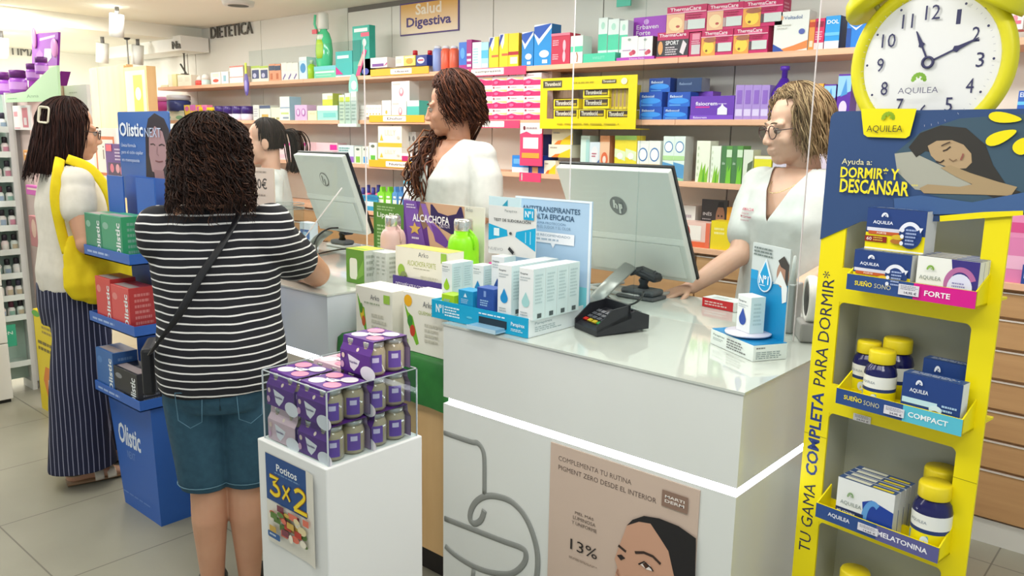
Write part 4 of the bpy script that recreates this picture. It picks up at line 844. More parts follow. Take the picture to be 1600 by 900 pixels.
# mint counter display
t = sh(1, 911, 961, 83, '#4fcfa8', [('t', 'VARILETT', .3, .35, .68, .65, '#9be6d0')], 'mint green display tray with white boxes on the top shelf', name='display_tray', cat='display tray', d=.16)
for i, (a, c) in enumerate(((934, 948), (949, 966), (967, 980))):
    sh(1, a, c, 28+2*i, '#e9f2ee', [('r', 0, .1, 1, .55, '#56d3ac'), ('e', .5, .78, .2, .1, '#b8e4d2')], f'mint and white box standing in the mint display, {ORD(i)} from the left', on=t, off=.05, d=.05, group='mint boxes in the display tray')
sh(1, 963, 985, -30, '#58c9ae', [G(.15, .5, .8, .75, 2, '#c6ece0')], 'teal sign card standing behind the mint display on the top shelf', name='sign_card', cat='sign', on=SHELF_Z[1]+.29, off=.17, d=.01)
zb = sh(1, 963, 1022, 89, '#b83fc0', [('b', 'Erbaven Forte', .35, .25, .75, .7, '#ead2ee')], 'purple base of the berry capsule display on the top shelf', name='display_tray', cat='display tray', d=.14)
for i, (a, c) in enumerate(((970, 996), (996, 1019))):
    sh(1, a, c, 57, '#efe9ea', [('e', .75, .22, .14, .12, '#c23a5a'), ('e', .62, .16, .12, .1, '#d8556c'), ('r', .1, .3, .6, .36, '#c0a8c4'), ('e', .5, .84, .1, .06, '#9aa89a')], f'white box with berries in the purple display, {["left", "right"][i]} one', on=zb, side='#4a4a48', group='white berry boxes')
sh(1, 989, 1040, 26, '#a83cc8', [('e', .4, .78, .08, .12, '#d9a8ea'), ('b', 'Erbaven', .1, .46, .78, .66, '#f2e6f4'), ('b', 'Forte', .1, .2, .54, .4, '#f2e6f4')], 'purple header card with white lettering behind the berry boxes', name='display_card', cat='display card', on=SHELF_Z[1]+.11, off=.12, d=.01)
THC = [('r', 0, .76, 1, 1, '#c4145a'), ('b', 'ThermaCare', .10, .82, .82, .95, '#f6e9ee'), ('r', .42, .76, .82, .82, '#e878a0'), ('r', .0, .0, .46, .74, '#eda24a'), ('e', .24, .34, .18, .26, '#f6d24c'), ('e', .18, .2, .04, .05, '#8a5a20'), ('e', .28, .62, .2, .1, '#a8644a'), ('r', .55, .14, .98, .48, '#d3d8d4'), ('r', .47, .14, .54, .46, '#5d4a52'), G(.5, .54, .96, .70, 2, '#a8204e'), ('r', 0, .72, 1, .76, '#f0b2c4')]
THL = [('r', 0, .76, 1, 1, '#c4145a'), ('b', 'ThermaCare', .08, .82, .86, .95, '#f6e9ee'), ('r', .42, .76, .86, .82, '#e878a0'), ('r', .0, .0, .46, .74, '#eeb892'), ('e', .24, .34, .18, .26, '#f4d6a4'), ('e', .3, .24, .05, .05, '#c0504a'), ('r', .55, .1, .98, .46, '#d3d8d4'), ('r', .47, .1, .54, .44, '#b9a0a0'), G(.5, .5, .96, .68, 2, '#a8204e'), ('r', 0, .72, 1, .76, '#f0b2c4')]
THS = [('r', 0, .76, 1, 1, '#c4145a'), ('b', 'ThermaCare', .06, .82, .92, .95, '#f6e9ee'), ('r', 0, .08, 1, .70, '#38343c'), ('b', 'SPORT', .28, .5, .7, .66, '#f4f0f2'), G(.28, .1, .7, .45, 4, '#d9c9d0'), ('e', .12, .4, .08, .26, '#e4a060'), ('p', [(.74, .2), (.84, .66), (.96, .5), (.86, .1)], '#e7d6dc'), ('r', 0, 0, 1, .06, '#e8506c')]
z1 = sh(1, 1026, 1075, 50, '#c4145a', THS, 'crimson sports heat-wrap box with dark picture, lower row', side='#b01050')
z1 = sh(1, 1076, 1094, 51, '#c4145a', [('r', .2, .1, .95, .5, '#cfc6c8'), ('r', .25, .7, .9, .95, '#e890a8'), G(.2, .52, .95, .68, 2, '#f0c0d0')], 'narrow crimson heat-wrap box, lower row')
z1 = sh(1, 1095, 1144, 47, '#d0246a', THC, 'crimson heat-wrap box with orange picture, lower row, left one')
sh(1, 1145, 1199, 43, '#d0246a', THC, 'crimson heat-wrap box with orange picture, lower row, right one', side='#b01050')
sh(1, 1041, 1103, 9, '#d0246a', THL, 'crimson heat-wrap box with belly picture, upper row, left one', on=z1)
sh(1, 1104, 1160, 5, '#d0246a', THL, 'crimson heat-wrap box with belly picture, upper row, right one', on=z1)
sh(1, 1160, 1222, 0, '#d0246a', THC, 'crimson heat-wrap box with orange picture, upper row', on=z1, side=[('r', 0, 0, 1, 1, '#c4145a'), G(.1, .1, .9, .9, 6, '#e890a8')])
sh(1, 1207, 1261, 18, '#eeece6', [('p', [(0, .0), (0, .2), (.3, .05), (.55, .0)], '#2c4fa8'), ('p', [(.25, .06), (.6, .14), (1, .26), (1, .06), (.6, 0), (.35, 0)], '#ea8a4a'), ('b', 'Voltadol', .28, .80, .80, .89, '#6c80a8'), ('e', .18, .85, .08, .06, '#e8a070'), ('e', .82, .48, .09, .07, '#5a66b0'), G(.1, .55, .5, .7, 2, '#d6d2c8')], 'white patch box with orange and blue waves on the top shelf')
sh(1, 1262, 1271, 31, '#ee9a48', [('r', 0, .75, 1, .92, '#d04a2a'), ('r', .2, .1, .8, .3, '#f4dcc0')], 'slim orange box right of the white patch box')
sh(1, 1271, 1286, 29, '#d12a5e', [('r', .1, .72, .9, .9, '#8c1038'), ('r', 0, 0, 1, .22, '#e8d6d8'), G(.1, .3, .9, .6, 4, '#f0b0c4')], 'slim crimson box right of the white patch box')
sh(1, 1287, 1310, 25, '#2a9ae0', [('b', 'DOL', .1, .76, .9, .88, '#eaf4fa'), ('r', 0, 0, 1, .24, '#e4eaf0'), ('r', 0, .4, 1, .5, '#67bdec')], 'bright blue box with white foot left of the clock', side='#3c4a6a')
sh(1, 1321, 1350, 13, '#1f7ed8', [('p', [(.1, .6), (.5, .5), (.9, .6), (.5, .44)], '#e4eef8'), ('r', .0, .0, .25, .5, '#184c9c')], 'tall blue box half behind the clock')
sh(1, 1562, 1598, 12, '#efe6e4', [('e', .3, .5, .14, .14, '#e890a0'), ('e', .6, .5, .14, .14, '#e890a0'), ('r', .1, .25, .9, .4, '#e06a80'), G(.1, .7, .8, .9, 2, '#c8b8c8')], 'white and pink box on the top shelf right of the clock', on=SHELF_Z[1]+.03)
sh(1, 1561, 1640, 66, '#e0303c', [], 'red tray under the pink box right of the clock', name='display_tray', cat='display tray', d=.14)
# --- second shelf
for i, x in enumerate((262, 281)):
    z = SHELF_Z[2]+.165
    sh(2, x-10, x+9, 173, ['#e8efe0', '#e6f0dc'][i], [('e', .5, .3, .3, .2, '#7cc89a'), ('r', .1, .7, .9, .9, '#cfe4d2')], ['white and green box at the far left of the second shelf', 'white and green box second on the second shelf'][i])
rnd(2, 260, 20, 152, [], 'pink jar stacked at the far left of the second shelf', jar2('#e05cc0', '#f0a4dc'), 'cream_jar', 'jar', on=at(262, 174, Y=SY0+.03).z)
rnd(2, 280, 20, 149, [], 'navy and white jar stacked beside the pink jar', jar2('#3f4c8c', '#dfe4ee'), 'cream_jar', 'jar', on=at(281, 174, Y=SY0+.03).z)
PKY = [('r', .1, .1, .9, .5, '#f4d03a'), ('e', .5, .65, .34, .22, '#e46ac0')]
for r_ in range(2):
    for i in range(4):
        sh(2, 290+i*9-r_*2, 299+i*9-r_*2, 180-16*r_, ['#f08ab8', '#f6d84a', '#d872d0', '#f2c23c'][(i+r_) % 4], PKY, f'small yellow and pink pack, {["lower", "upper"][r_]} row, {ORD(i)} from the left on the second shelf', group='yellow and pink packs', on=None if not r_ else at(300, 181, Y=SY0+.02).z, d=.05)
for i, (x, c, l) in enumerate(((322, '#5d4632', '#f0cf1c'), (334, '#6b4c30', '#f0cf1c'))): rnd(2, x, 12, 168, [], f'brown jar with yellow lid on the second shelf, {["left", "right"][i]} one', jar2(c, l), 'honey_jar', 'jar')
for i, x in enumerate((347, 360, 374, 388)): rnd(2, x, 13, 166, [], f'dark purple jar, {ORD(i)} from the left on the second shelf', [('jar_body', '#e3dff0', [(.9, 0), (1, .05), (1, .45)]), ('lid', '#3f2a78', [(1.0, .45), (1.02, .97), (.9, 1)])], 'vitamin_jar', 'jar', 'purple jars behind the customers')
sh(2, 396, 405, 164, '#efeee6', [G(.1, .2, .9, .8, 4, '#b9b6c4')], 'white carton behind the ponytailed pharmacist on the second shelf')
sh(2, 406, 423, 165, '#e4e6dc', [('r', 0, .8, 1, 1, '#4c5a80'), ('r', .2, .2, .8, .4, '#d8b25a')], 'white carton with navy top on the second shelf')
row(2, 424, 438, 168, 2, '#eef0d6', [('r', .1, .05, .8, .22, '#a9a468')], 'narrow pale green carton, {} of two on the second shelf', 'narrow pale green cartons')
sh(2, 438, 453, 151, '#eef3ea', [('r', .0, .5, 1, .56, '#9fb4cc'), ('r', .1, .25, .9, .33, '#cfe08a'), ('r', .3, .06, .9, .14, '#8fa0b4')], 'tall white carton with blue side on the second shelf', side='#a8d0e0', d=.10)
sh(2, 461, 480, 164, '#deb8e0', [('e', .28, .5, .17, .26, '#b66cb8'), ('e', .72, .5, .17, .26, '#b66cb8'), ('e', .28, .52, .1, .18, '#e8d2ec'), ('e', .72, .52, .1, .18, '#e8d2ec')], 'lilac carton with two ovals on the second shelf')
sh(2, 481, 495, 173, '#f1eec2', [('r', .2, .6, .8, .8, '#dcd7b2')], 'small cream carton beside the lilac carton')
z = sh(2, 496, 528, 165, '#a8e2d8', [('r', 0, .66, 1, 1, '#eaf2e6'), ('r', .3, .2, .9, .5, '#7fd2cc')], 'wide mint and white carton on the second shelf')
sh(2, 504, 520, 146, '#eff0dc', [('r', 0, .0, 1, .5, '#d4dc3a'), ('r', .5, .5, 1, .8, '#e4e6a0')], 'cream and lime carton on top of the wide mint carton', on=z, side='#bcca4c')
t = thing('leaflet_holder', 'clear leaflet holder with white cards clipped to the second shelf', 'leaflet holder', at(528, 198, Y=SY0-.03))
b = MB(); b.box(0, 0, 0, .20, .035, .02, mt('#e6f0e6', .3)); b.box(0, 0, .02, .20, .003, .17, CLEAR); b.build('clear_pocket', t)
b = MB(); 
for i in range(3): b.box(.008+i*.064, .008, .02, .066+i*.064, .02, .21+.01*i, mt(('#e4ecd4', '#d9e6d8', '#dfe4dc')[i], .5)); b.art(FRONT(.008+i*.064, .008, .02), .058, .19, [('r', .1, .75, .9, .92, '#c6d24a' if i < 2 else '#c9d0cc'), G(.12, .1, .88, .7, 5, '#b2c0b4')])
b.build('cards', t, label='white printed cards')
row(2, 561, 572, 165, 1, '#e9e6df', [G(.1, .2, .9, .8, 3, '#c9c4ba')], 'white carton {} right of the leaflet holder', None)
row(2, 572, 596, 164, 5, '#ece9e2', [('e', .4, .25, .2, .06, '#d6a84a'), ('r', .1, .6, .8, .8, '#dcd8ce')], 'slim white carton, {} of five above the yellow label on the second shelf', 'slim white cartons', on=SHELF_Z[2]+.02)
HRT = lambda x: [('e', x, .45, .13, .22, '#e48a9a'), ('e', x, .5, .08, .14, '#f4d4d8'), ('r', .08, .82, .5, .9, '#cfcac4')]
z = sh(2, 597, 611, 157, '#eeeae6', [('e', .5, .4, .12, .1, '#d9b24a')], 'white carton left of the heart boxes')
z = sh(2, 612, 635, 158, '#eee9e6', HRT(.6), 'white carton with pink heart, lower one')
sh(2, 612, 640, 127, '#eee9e6', HRT(.55), 'white carton with pink heart, upper one', on=z, side='#d2cfca')
sh(2, 636, 655, 157, '#4fbfb2', [('r', 0, .7, 1, 1, '#e8ebe8'), ('r', .1, .1, .8, .2, '#9fe0d8')], 'teal and white carton right of the heart boxes')
strip(2, 577, 663, 180, 191, '#e9b01e', 600, 636, 'yellow shelf label strip on the second shelf', 'Dolor')
# pink boxes
PNK = [('r', 0, 0, 1, .42, '#d8246e'), ('p', [(0, .42), (.3, .55), (.6, .42), (1, .36), (1, .3), (0, .3)], '#d8246e'), ('p', [(.3, .62), (.7, .5), (1, .44), (1, .62)], '#f3cf8a'), ('e', .12, .82, .05, .09, '#9c1238'), G(.25, .76, .75, .88, 1, '#a9969c'), ('e', .3, .25, .14, .12, '#ee6a9e')]
ys = [169, 150, 133, 114]
xs = [744, 769, 792, 818, 846]
zc = [SHELF_Z[2]]*4
for r_ in range(4):
    for i in range(4):
        zc[i] = sh(2, xs[i], xs[i+1], ys[r_]-(0 if i > 1 else -1), '#f0dfe2', PNK, f'pink and white box, row {["one", "two", "three", "four"][r_]} from the bottom, {ORD(i)} column right of the curly hair', group='pink and white boxes on the second shelf', on=zc[i], d=.1)
strip(1, 733, 822, 105, 118, '#e8406e', 737, 789, 'pink shelf label strip on the top shelf edge above the pink boxes', 'compressió')
strip(2, 752, 812, 188, 200, '#e8406e', 754, 789, 'pink shelf label strip on the second shelf edge below the pink boxes')
sh(2, 846, 862, 112, '#dcc8c2', [('e', .2, .75, .1, .12, '#9c1238'), ('r', 0, 0, 1, .3, '#c8326a')], 'pink box part hidden behind the yellow cream display', off=.06, on=zc[3]-.09)
row(2, 862, 896, 118, 4, '#a08a74', [('e', .5, .55, .3, .1, '#c86a3a')], 'dull beige carton, {} of four above the yellow cream display', 'beige cartons', off=.14, on=SHELF_Z[2]+.12, d=.05)
# yellow cream display
Yd = SY0-.045
a, c = at(845, 122, Y=Yd), at(996, 122, Y=Yd); za, zb = at(845, 123, Y=Yd).z, at(850, 201, Y=Yd).z; wd_, hd = c.x-a.x, za-zb
t = thing('display_box', 'yellow display box of ointment cartons on the second shelf', 'display box', (a.x, Yd, zb))
y_ = mt('#ecd400', .42); b = MB(); Y2 = .13
fx0, fx1, fz0, fz1 = .075*wd_, .92*wd_, .20*hd, .76*hd
b.box(0, 0, 0, wd_, .004, fz0, y_); b.box(0, 0, fz1, wd_, .004, hd, y_); b.box(0, 0, fz0, fx0, .004, fz1, y_); b.box(fx1, 0, fz0, wd_, .004, fz1, y_)
b.box(0, .004, 0, wd_, Y2, .004, y_)
b.art(FRONT(), wd_, hd, [('r', .03, .81, .24, .95, '#4a4430'), ('b', 'Thrombocid', .05, .845, .225, .92, '#f0e8d0'), G(.36, .86, .60, .92, 1, '#b8a000'), ('r', .66, .86, .80, .93, '#5c4a2c'), ('b', 'Thrombocid', .67, .875, .79, .92, '#f0e8d0'), ('e', .88, .89, .03, .06, '#f2ecc8'), G(.2, .07, .9, .12, 1, '#b8a000')], .0008)
b.build('case', t)
TRB = [('r', .05, .25, .95, .92, '#3e2c20'), ('b', 'Thrombocid', .1, .36, .72, .82, '#f2ead8'), ('r', .72, .34, .93, .55, '#b59a2a')]
def trb(x0, x1, y0, y1, lab, side=None):
    p, q = at(x0, y1, Y=Yd+.012), at(x1, y0, Y=Yd+.012); b = MB(); w_, h = q.x-p.x, at((x0+x1)/2, y0, Y=Yd+.012).z-at((x0+x1)/2, y1, Y=Yd+.012).z
    b.box(0, 0, 0, w_, .08, h, mt('#e9d200', .4)); b.art(FRONT(), w_, h, side or TRB, .0008); return w_, h, p, b
for x0, x1, y0, y1, lab in ((865, 903, 171, 186, 'bottom row, first from the left'), (904, 946, 171, 186, 'bottom row, second from the left'), (948, 985, 172, 187, 'bottom row, third from the left'), (865, 904, 155, 170, 'middle row, left one'), (911, 952, 154, 170, 'middle row, right one'), (911, 952, 139, 153, 'top row')):
    w_, h, p, b = trb(x0, x1, y0, y1, lab); b.build('ointment_carton', None, (p.x, Yd+.012, max(p.z, zb+.0045)), 0, 'yellow ointment carton with dark name panel, '+lab, 'carton', 'ointment cartons in the yellow display')
for i in range(5):
    p = at(954+6.3*i, 171, Y=Yd+.03); b = MB(); b.box(0, 0, 0, .021, .09, .12, mt('#d9c23a', .4)); b.art(FRONT(), .021, .12, [('r', .15, .1, .85, .9, '#a88a5c')]); b.build('ointment_carton', None, (p.x, Yd+.03, p.z+.001), 0, f'ointment carton standing on edge, {ORD(i)} from the left in the yellow display', 'carton', 'upright ointment cartons')
# blue boxes
BLU = [('r', 0, 0, 1, .35, '#1f66cc'), ('e', .5, .4, .45, .2, '#3a93ea'), ('b', 'flebocol', .1, .62, .66, .80, '#d5e6f8'), ('r', .1, .08, .6, .14, '#6fb4f2')]
z = sh(2, 999, 1034, 167, '#1b4fb4', BLU, 'bright blue box, bottom left of the blue stack'); zz = sh(2, 999, 1034, 144, '#1b4fb4', BLU, 'bright blue box, middle left of the blue stack', on=z)
z = sh(2, 1036, 1074, 167, '#1b4fb4', BLU, 'bright blue box, bottom right of the blue stack'); z = sh(2, 1043, 1078, 144, '#1b4fb4', BLU, 'bright blue box, middle right of the blue stack', on=z)
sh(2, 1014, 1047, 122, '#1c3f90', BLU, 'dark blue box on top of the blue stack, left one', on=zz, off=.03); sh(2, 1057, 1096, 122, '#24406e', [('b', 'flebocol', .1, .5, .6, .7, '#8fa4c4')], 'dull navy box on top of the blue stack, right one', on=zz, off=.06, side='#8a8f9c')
FIS = [('b', 'fisiocrem', .12, .60, .62, .76, '#f0e8f6'), ('r', .12, .50, .45, .56, '#d8389c'), G(.64, .62, .84, .70, 1, '#cdb4e8'), ('r', 0, .0, 1, .18, '#7a48c4'), ('b', 'fisiocrem', .08, .04, .40, .14, '#d9c9f0'), ('p', [(.64, .20), (.86, .20), (.86, .46), (.78, .56), (.74, .68), (.71, .56), (.64, .46)], '#e6e2f0')]
sh(2, 1078, 1146, 150, '#6a36b0', FIS, 'purple muscle gel display box on the second shelf', d=.07)
sh(2, 1085, 1112, 143, '#7a3fbe', [('b', 'fisiocrem', .1, .2, .8, .8, '#d9c4ee')], 'purple box behind the muscle gel display', off=.09)
row(2, 1147, 1200, 133, 4, '#a98ad0', [('r', .1, .1, .9, .3, '#d6c8ea'), ('r', .2, .45, .8, .85, '#8c62c0')], 'lilac carton, {} from the left behind the glare on the second shelf', 'lilac cartons')
rnd(2, 1221, 40, 104, [], 'deep purple pump bottle above the fair-haired pharmacist', [('bottle_body', '#4a1f9c', [(.9, 0), (1, .04), (1, .5), (.3, .78)]), ('pump', '#5a2cb0', [(.25, .78), (.25, .92), (.4, .93), (.4, 1)])], 'pump_bottle', 'bottle')
row(2, 1248, 1266, 130, 1, '#e2e6dc', [], 'pale carton, {} behind the fair hair on the second shelf', None)
sh(2, 1266, 1283, 131, '#eda63a', [('r', .1, .2, .9, .6, '#f2c25c')], 'orange carton right of the fair-haired pharmacist')
for i, (a, c, y) in enumerate(((1284, 1303, 132), (1305, 1326, 116))):
    sh(2, a, c, y, '#5a2aa0', [('p', [(0, .5), (1, .62), (1, .96), (0, .96)], '#8fc4ea'), ('p', [(.25, .5), (.75, .56), (.6, .9)], '#4a90d0'), ('e', .5, .25, .3, .16, '#d8c8ee')], ['shorter purple and blue carton beside the clock', 'taller purple and blue carton beside the clock'][i])
sh(2, 1587, 1612, 142, '#2a5cb8', [('r', 0, .5, 1, .62, '#67c0ec'), ('b', 'ENA', .1, .78, .9, .94, '#e4ecf6'), ('r', 0, 0, 1, .3, '#d9e2ec')], 'blue and white carton at the right edge of the picture')
# --- third shelf
MG = [('r', 0, .6, 1, 1, '#e22a9c'), ('r', .1, .7, .7, .85, '#f2a4d4')]
row(3, 436, 480, 222, 3, '#f3d9dc', [('r', .1, .80, .95, .96, '#e02898'), ('r', .1, .1, .8, .3, '#f0c8d4')], 'pale pink carton with magenta stripe, {} from the left above the slanted monitor', 'magenta striped cartons')
row(3, 480, 528, 235, 3, '#f2d4d8', [('r', .5, .6, .95, .9, '#e02898'), ('r', .1, .1, .8, .4, '#f4e2e0')], 'low pale pink carton, {} of three above the slanted monitor', 'low pink cartons')
sh(3, 489, 528, 223, '#efcdd2', [('r', .7, .2, .98, .9, '#e02898')], 'pale pink carton with magenta corner, behind the low cartons', off=.08)
sh(3, 529, 553, 227, '#e2ecf0', [('r', .55, .05, 1, .38, '#a06ac8'), ('r', 0, .05, .4, .38, '#9cb8e4'), G(.05, .5, .9, .9, 3, '#6fa8a4')], 'white carton with teal print and purple squares on the third shelf')
for i, (a, c, y, col, lab) in enumerate(((554, 565, 229, '#8fc83e', 'white carton with lime leaf, left'), (566, 576, 229, '#4a9cdc', 'white carton with blue leaf'), (577, 589, 223, '#5ab83a', 'white carton with green leaf, taller'))):
    sh(3, a, c, y, '#e8eee0', [('r', .2, .06, .8, .42, col), ('e', .5, .84, .25, .07, '#5d6a5c')], lab+' on the third shelf')
LIL = [('r', 0, 0, 1, .2, '#d8b830'), ('t', 'LILLY', .3, .55, .75, .82, '#cfc8b4'), ('p', [(.08, .3), (.22, .3), (.15, .62)], '#dcbc34'), ('e', .86, .45, .06, .08, '#c8c2b0')]
z = sh(3, 591, 628, 230, '#eeeadc', LIL, 'cream and gold carton, lower one beside the curly ponytail', on=SHELF_Z[3]+.02); sh(3, 591, 628, 197, '#eeeadc', LIL, 'cream and gold carton, upper one beside the curly ponytail', on=z)
row(3, 629, 650, 206, 3, '#bcb9b2', [('e', .5, .8, .3, .08, '#6d6a68')], 'grey-sided carton, {} right of the cream and gold cartons', 'grey sided cartons', off=.06)
row(3, 628, 668, 240, 2, '#eadfe4', [('r', .0, .2, .5, .8, '#c0186c'), ('r', .5, .3, .95, .7, '#8fb4dc')], 'white carton with magenta end, {} of two near the curly ponytail', 'magenta end cartons')
strip(3, 577, 645, 251, 262, '#eeb11c', 604, 640, 'yellow shelf label strip on the third shelf', 'Nutricio')
sh(3, 812, 846, 192, '#e8406e', [('r', 0, .74, 1, 1, '#f2e6e4'), ('p', [(0, .74), (.3, .8), (.7, .7), (1, .76), (1, .66), (0, .66)], '#e8406e'), ('r', .15, .40, .85, .66, '#f4e8e6'), ('r', .1, .18, .9, .3, '#f0a03a'), ('e', .2, .88, .05, .05, '#6c1a2c'), G(.3, .84, .9, .92, 1, '#b0a0a4')], 'pink promotion card with rounded top beside the curly-haired pharmacist', name='display_card', cat='display card', on=SHELF_Z[3]+.04, d=.01, off=-.03)
sh(3, 800, 826, 243, '#2a86dc', [('r', 0, .0, 1, .3, '#d8e4ee'), ('r', .1, .5, .8, .8, '#6cb4f0')], 'blue and white carton beside the pharmacist\'s sleeve, lighter'); sh(3, 827, 850, 243, '#2040a0', [('r', .2, .0, .6, .35, '#d6a06a'), ('e', .6, .66, .25, .12, '#8fa8e0')], 'navy carton beside the pharmacist\'s sleeve, darker'); sh(3, 846, 858, 210, '#2c3f80', [], 'dark navy carton behind the pink promotion card', off=.06)
strip(3, 812, 845, 270, 284, '#e8406e', 815, 817, 'pink shelf label strip on the third shelf edge')
YW = [('p', [(.2, .0), (1, .0), (1, .75), (.5, .3)], '#f0c81c'), ('p', [(.12, .0), (.3, .25), (.5, .3), (.4, .0)], '#e07a2a'), G(.08, .66, .5, .86, 1, '#a9a294')]
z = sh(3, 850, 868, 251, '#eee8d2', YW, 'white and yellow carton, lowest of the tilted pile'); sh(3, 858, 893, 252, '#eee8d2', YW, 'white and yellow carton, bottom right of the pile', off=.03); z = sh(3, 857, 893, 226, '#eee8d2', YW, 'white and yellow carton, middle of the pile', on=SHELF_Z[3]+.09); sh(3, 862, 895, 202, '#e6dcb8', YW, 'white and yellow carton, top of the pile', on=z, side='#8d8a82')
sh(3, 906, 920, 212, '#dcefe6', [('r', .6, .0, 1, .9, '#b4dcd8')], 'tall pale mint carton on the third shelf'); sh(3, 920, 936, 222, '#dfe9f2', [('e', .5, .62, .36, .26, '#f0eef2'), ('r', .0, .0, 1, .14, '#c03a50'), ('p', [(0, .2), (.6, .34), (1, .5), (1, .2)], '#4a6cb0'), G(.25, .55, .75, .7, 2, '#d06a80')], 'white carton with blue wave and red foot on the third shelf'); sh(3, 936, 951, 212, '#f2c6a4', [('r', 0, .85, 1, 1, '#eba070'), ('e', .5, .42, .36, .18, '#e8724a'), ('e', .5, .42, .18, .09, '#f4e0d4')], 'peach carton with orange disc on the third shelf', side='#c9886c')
row(3, 959, 993, 212, 2, '#f0dc3a', [('p', [(0, .5), (1, .4), (1, .62), (0, .7)], '#e4efc2'), ('r', 0, .0, 1, .32, '#3d6cc0'), ('e', .5, .52, .28, .08, '#f2f4ea'), ('e', .5, .1, .3, .08, '#cfdcf0'), ('r', 0, .9, 1, 1, '#a8d46a')], 'yellow and blue carton, {} of two on the third shelf', 'yellow and blue cartons')
row(3, 994, 1030, 220, 2, '#eeeee8', [('e', .5, .64, .40, .18, '#3f78b8'), ('e', .5, .64, .33, .145, '#f2f4f4'), ('r', 0, .28, 1, .4, '#e8d2a8'), ('r', .1, .1, .9, .2, '#e4dcd4')], 'white carton with blue ring, {} of two above the monitor', 'blue ring cartons')
row(3, 1034, 1068, 213, 2, '#e2efe6', [('e', .5, .76, .40, .13, '#4a86bc'), ('e', .5, .76, .33, .105, '#f2f4f4'), ('r', 0, .46, 1, .56, '#b4dc9a'), ('p', [(0, .1), (1, .05), (1, .36), (0, .42)], '#5a9ccc'), ('r', 0, 0, 1, .05, '#8cc8a4')], 'tall white carton with blue ring and sea, {} of two', 'sea cartons', side='#c4c4c0')
GRS = [('p', [(.2, 0), (.35, .3), (.45, .5), (.5, .28), (.7, .46), (.75, .2), (.95, .4), (.9, 0)], '#8cc43a'), ('p', [(.5, 0), (.6, .34), (.7, 0)], '#5aa82c'), G(.1, .1, .22, .9, 5, '#c8d4b4')]
sh(3, 1086, 1107, 220, '#eef0dc', GRS, 'tall cream carton with grass blades, left one'); sh(3, 1109, 1124, 228, '#eaf0e0', GRS, 'cream carton with grass blades, right one')
GRN = [('r', .0, 0, .46, 1, '#4c7c4a'), ('t', 'aloe', .1, .5, .36, .58, '#dfeedd'), ('p', [(.5, 0), (.6, .4), (.7, .5), (.72, .3), (.95, .46), (.98, 0)], '#7cc63a'), ('r', .5, .7, 1, .9, '#cfe4c4')]
row(3, 1125, 1158, 228, 2, '#5f9a4a', GRN, 'green carton with grass blades, {} of two on the third shelf', 'green grass cartons')
sh(3, 1159, 1174, 234, '#dfe4d4', [('p', [(.4, .2), (.95, .3), (1, .7), (.5, .6)], '#5c6a50'), ('e', .4, .12, .3, .08, '#c9ccc6'), ('e', .4, .12, .2, .05, '#6a6a6a')], 'white carton with grey photo beside the green cartons')
sh(3, 1176, 1203, 244, '#e9e02c', [('r', 0, .9, 1, 1, '#f0ead8'), ('e', .35, .3, .3, .2, '#c02a8c'), ('p', [(.7, .0), (1, .0), (1, .6)], '#c42ab0')], 'yellow pouch with magenta disc behind the white tunic', name='pouch', cat='pouch')
row(3, 1205, 1300, 235, 5, '#d8cfe0', [('r', 0, 0, 1, .4, '#c04a9c')], 'magenta footed carton, {} from the left behind the pharmacist with glasses', 'hidden magenta cartons')
# --- lowest shelf
PB = [('bottle_body', '#e2698c', [(.8, 0), (1, .03), (1, .5), (.8, .66)]), ('cap', '#4a50a8', [(.6, .66), (.5, .8), (.5, 1)])]
for i in range(6): rnd(4, 552+i*8, 9, 293-(i % 2)*4, [], f'pink bottle with blue cap, {ORD(i)} from the left behind the slanted monitor', PB, 'wash_bottle', 'bottle', 'pink bottles with blue caps', off=.11)
row(4, 566, 590, 306, 1, '#2f9cc8', [('r', 0, .3, 1, .62, '#d8e6ea'), ('e', .6, .86, .5, .12, '#1c7cb0')], 'teal and white carton {} in front of the pink bottles', None)
row(4, 548, 566, 305, 1, '#e0e6e8', [G(.1, .2, .9, .8, 4, '#b8c4cc')], 'white carton {} in front of the pink bottles', None)
def pouch(k, x0, x1, yt, c, label, grp=None):
    z = SHELF_Z[k]; Yf = SY0+.03; a, _ = colx(x0, Yf, z); d_, _ = colx(x1, Yf, z); h = at((x0+x1)/2, yt, Y=Yf).z-z; w_ = d_-a
    b = MB(); P = [(0, 0), (w_, 0), (w_, h*.74), (w_*.66, h*.82), (w_*.6, h), (w_*.4, h), (w_*.34, h*.82), (0, h*.74)]
    b.prism(P, .035, mt(c, .3), T=FRONT(0, 0, 0)); b.art(FRONT(), w_, h, [('r', .15, .1, .85, .5, '#e6efe0'), ('r', .25, .56, .75, .64, '#f0f4ea')], .0008); b.build('refill_pouch', None, (a, Yf, z+.0003), 0, label, 'pouch', grp)
for i, (x0, x1, c, l) in enumerate(((590, 601, '#86d83a', 'lime green refill pouch, left one on the lowest shelf'), (602, 612, '#7cd234', 'lime green refill pouch, right one on the lowest shelf'), (613, 621, '#5a9ad4', 'blue refill pouch, left one on the lowest shelf'), (622, 630, '#4a8ccc', 'blue refill pouch, right one on the lowest shelf'))): pouch(4, x0, x1, 292, c, l)
WBX = [('r', .0, .9, 1, 1, '#58c4e4'), ('e', .6, .62, .15, .06, '#c9b8a0'), G(.1, .25, .8, .5, 3, '#a9a2c0'), ('r', 0, 0, 1, .1, '#8a86b8')]
row(4, 631, 662, 283, 2, '#e9ecee', WBX, 'white carton with sky blue top, {} of two left of the white tunic', 'sky blue topped cartons', side='#58c4e4')
sh(4, 640, 662, 262, '#c9b6e0', [('r', .1, .1, .6, .5, '#e6dcf0')], 'tall lilac carton behind the sky blue topped cartons', off=.10)
b = MB()
for dx in (-.013, .013): b.tube([(dx, 0, 0), (dx*.35, 0, .13)], .004, '#d8cfc4', 6)
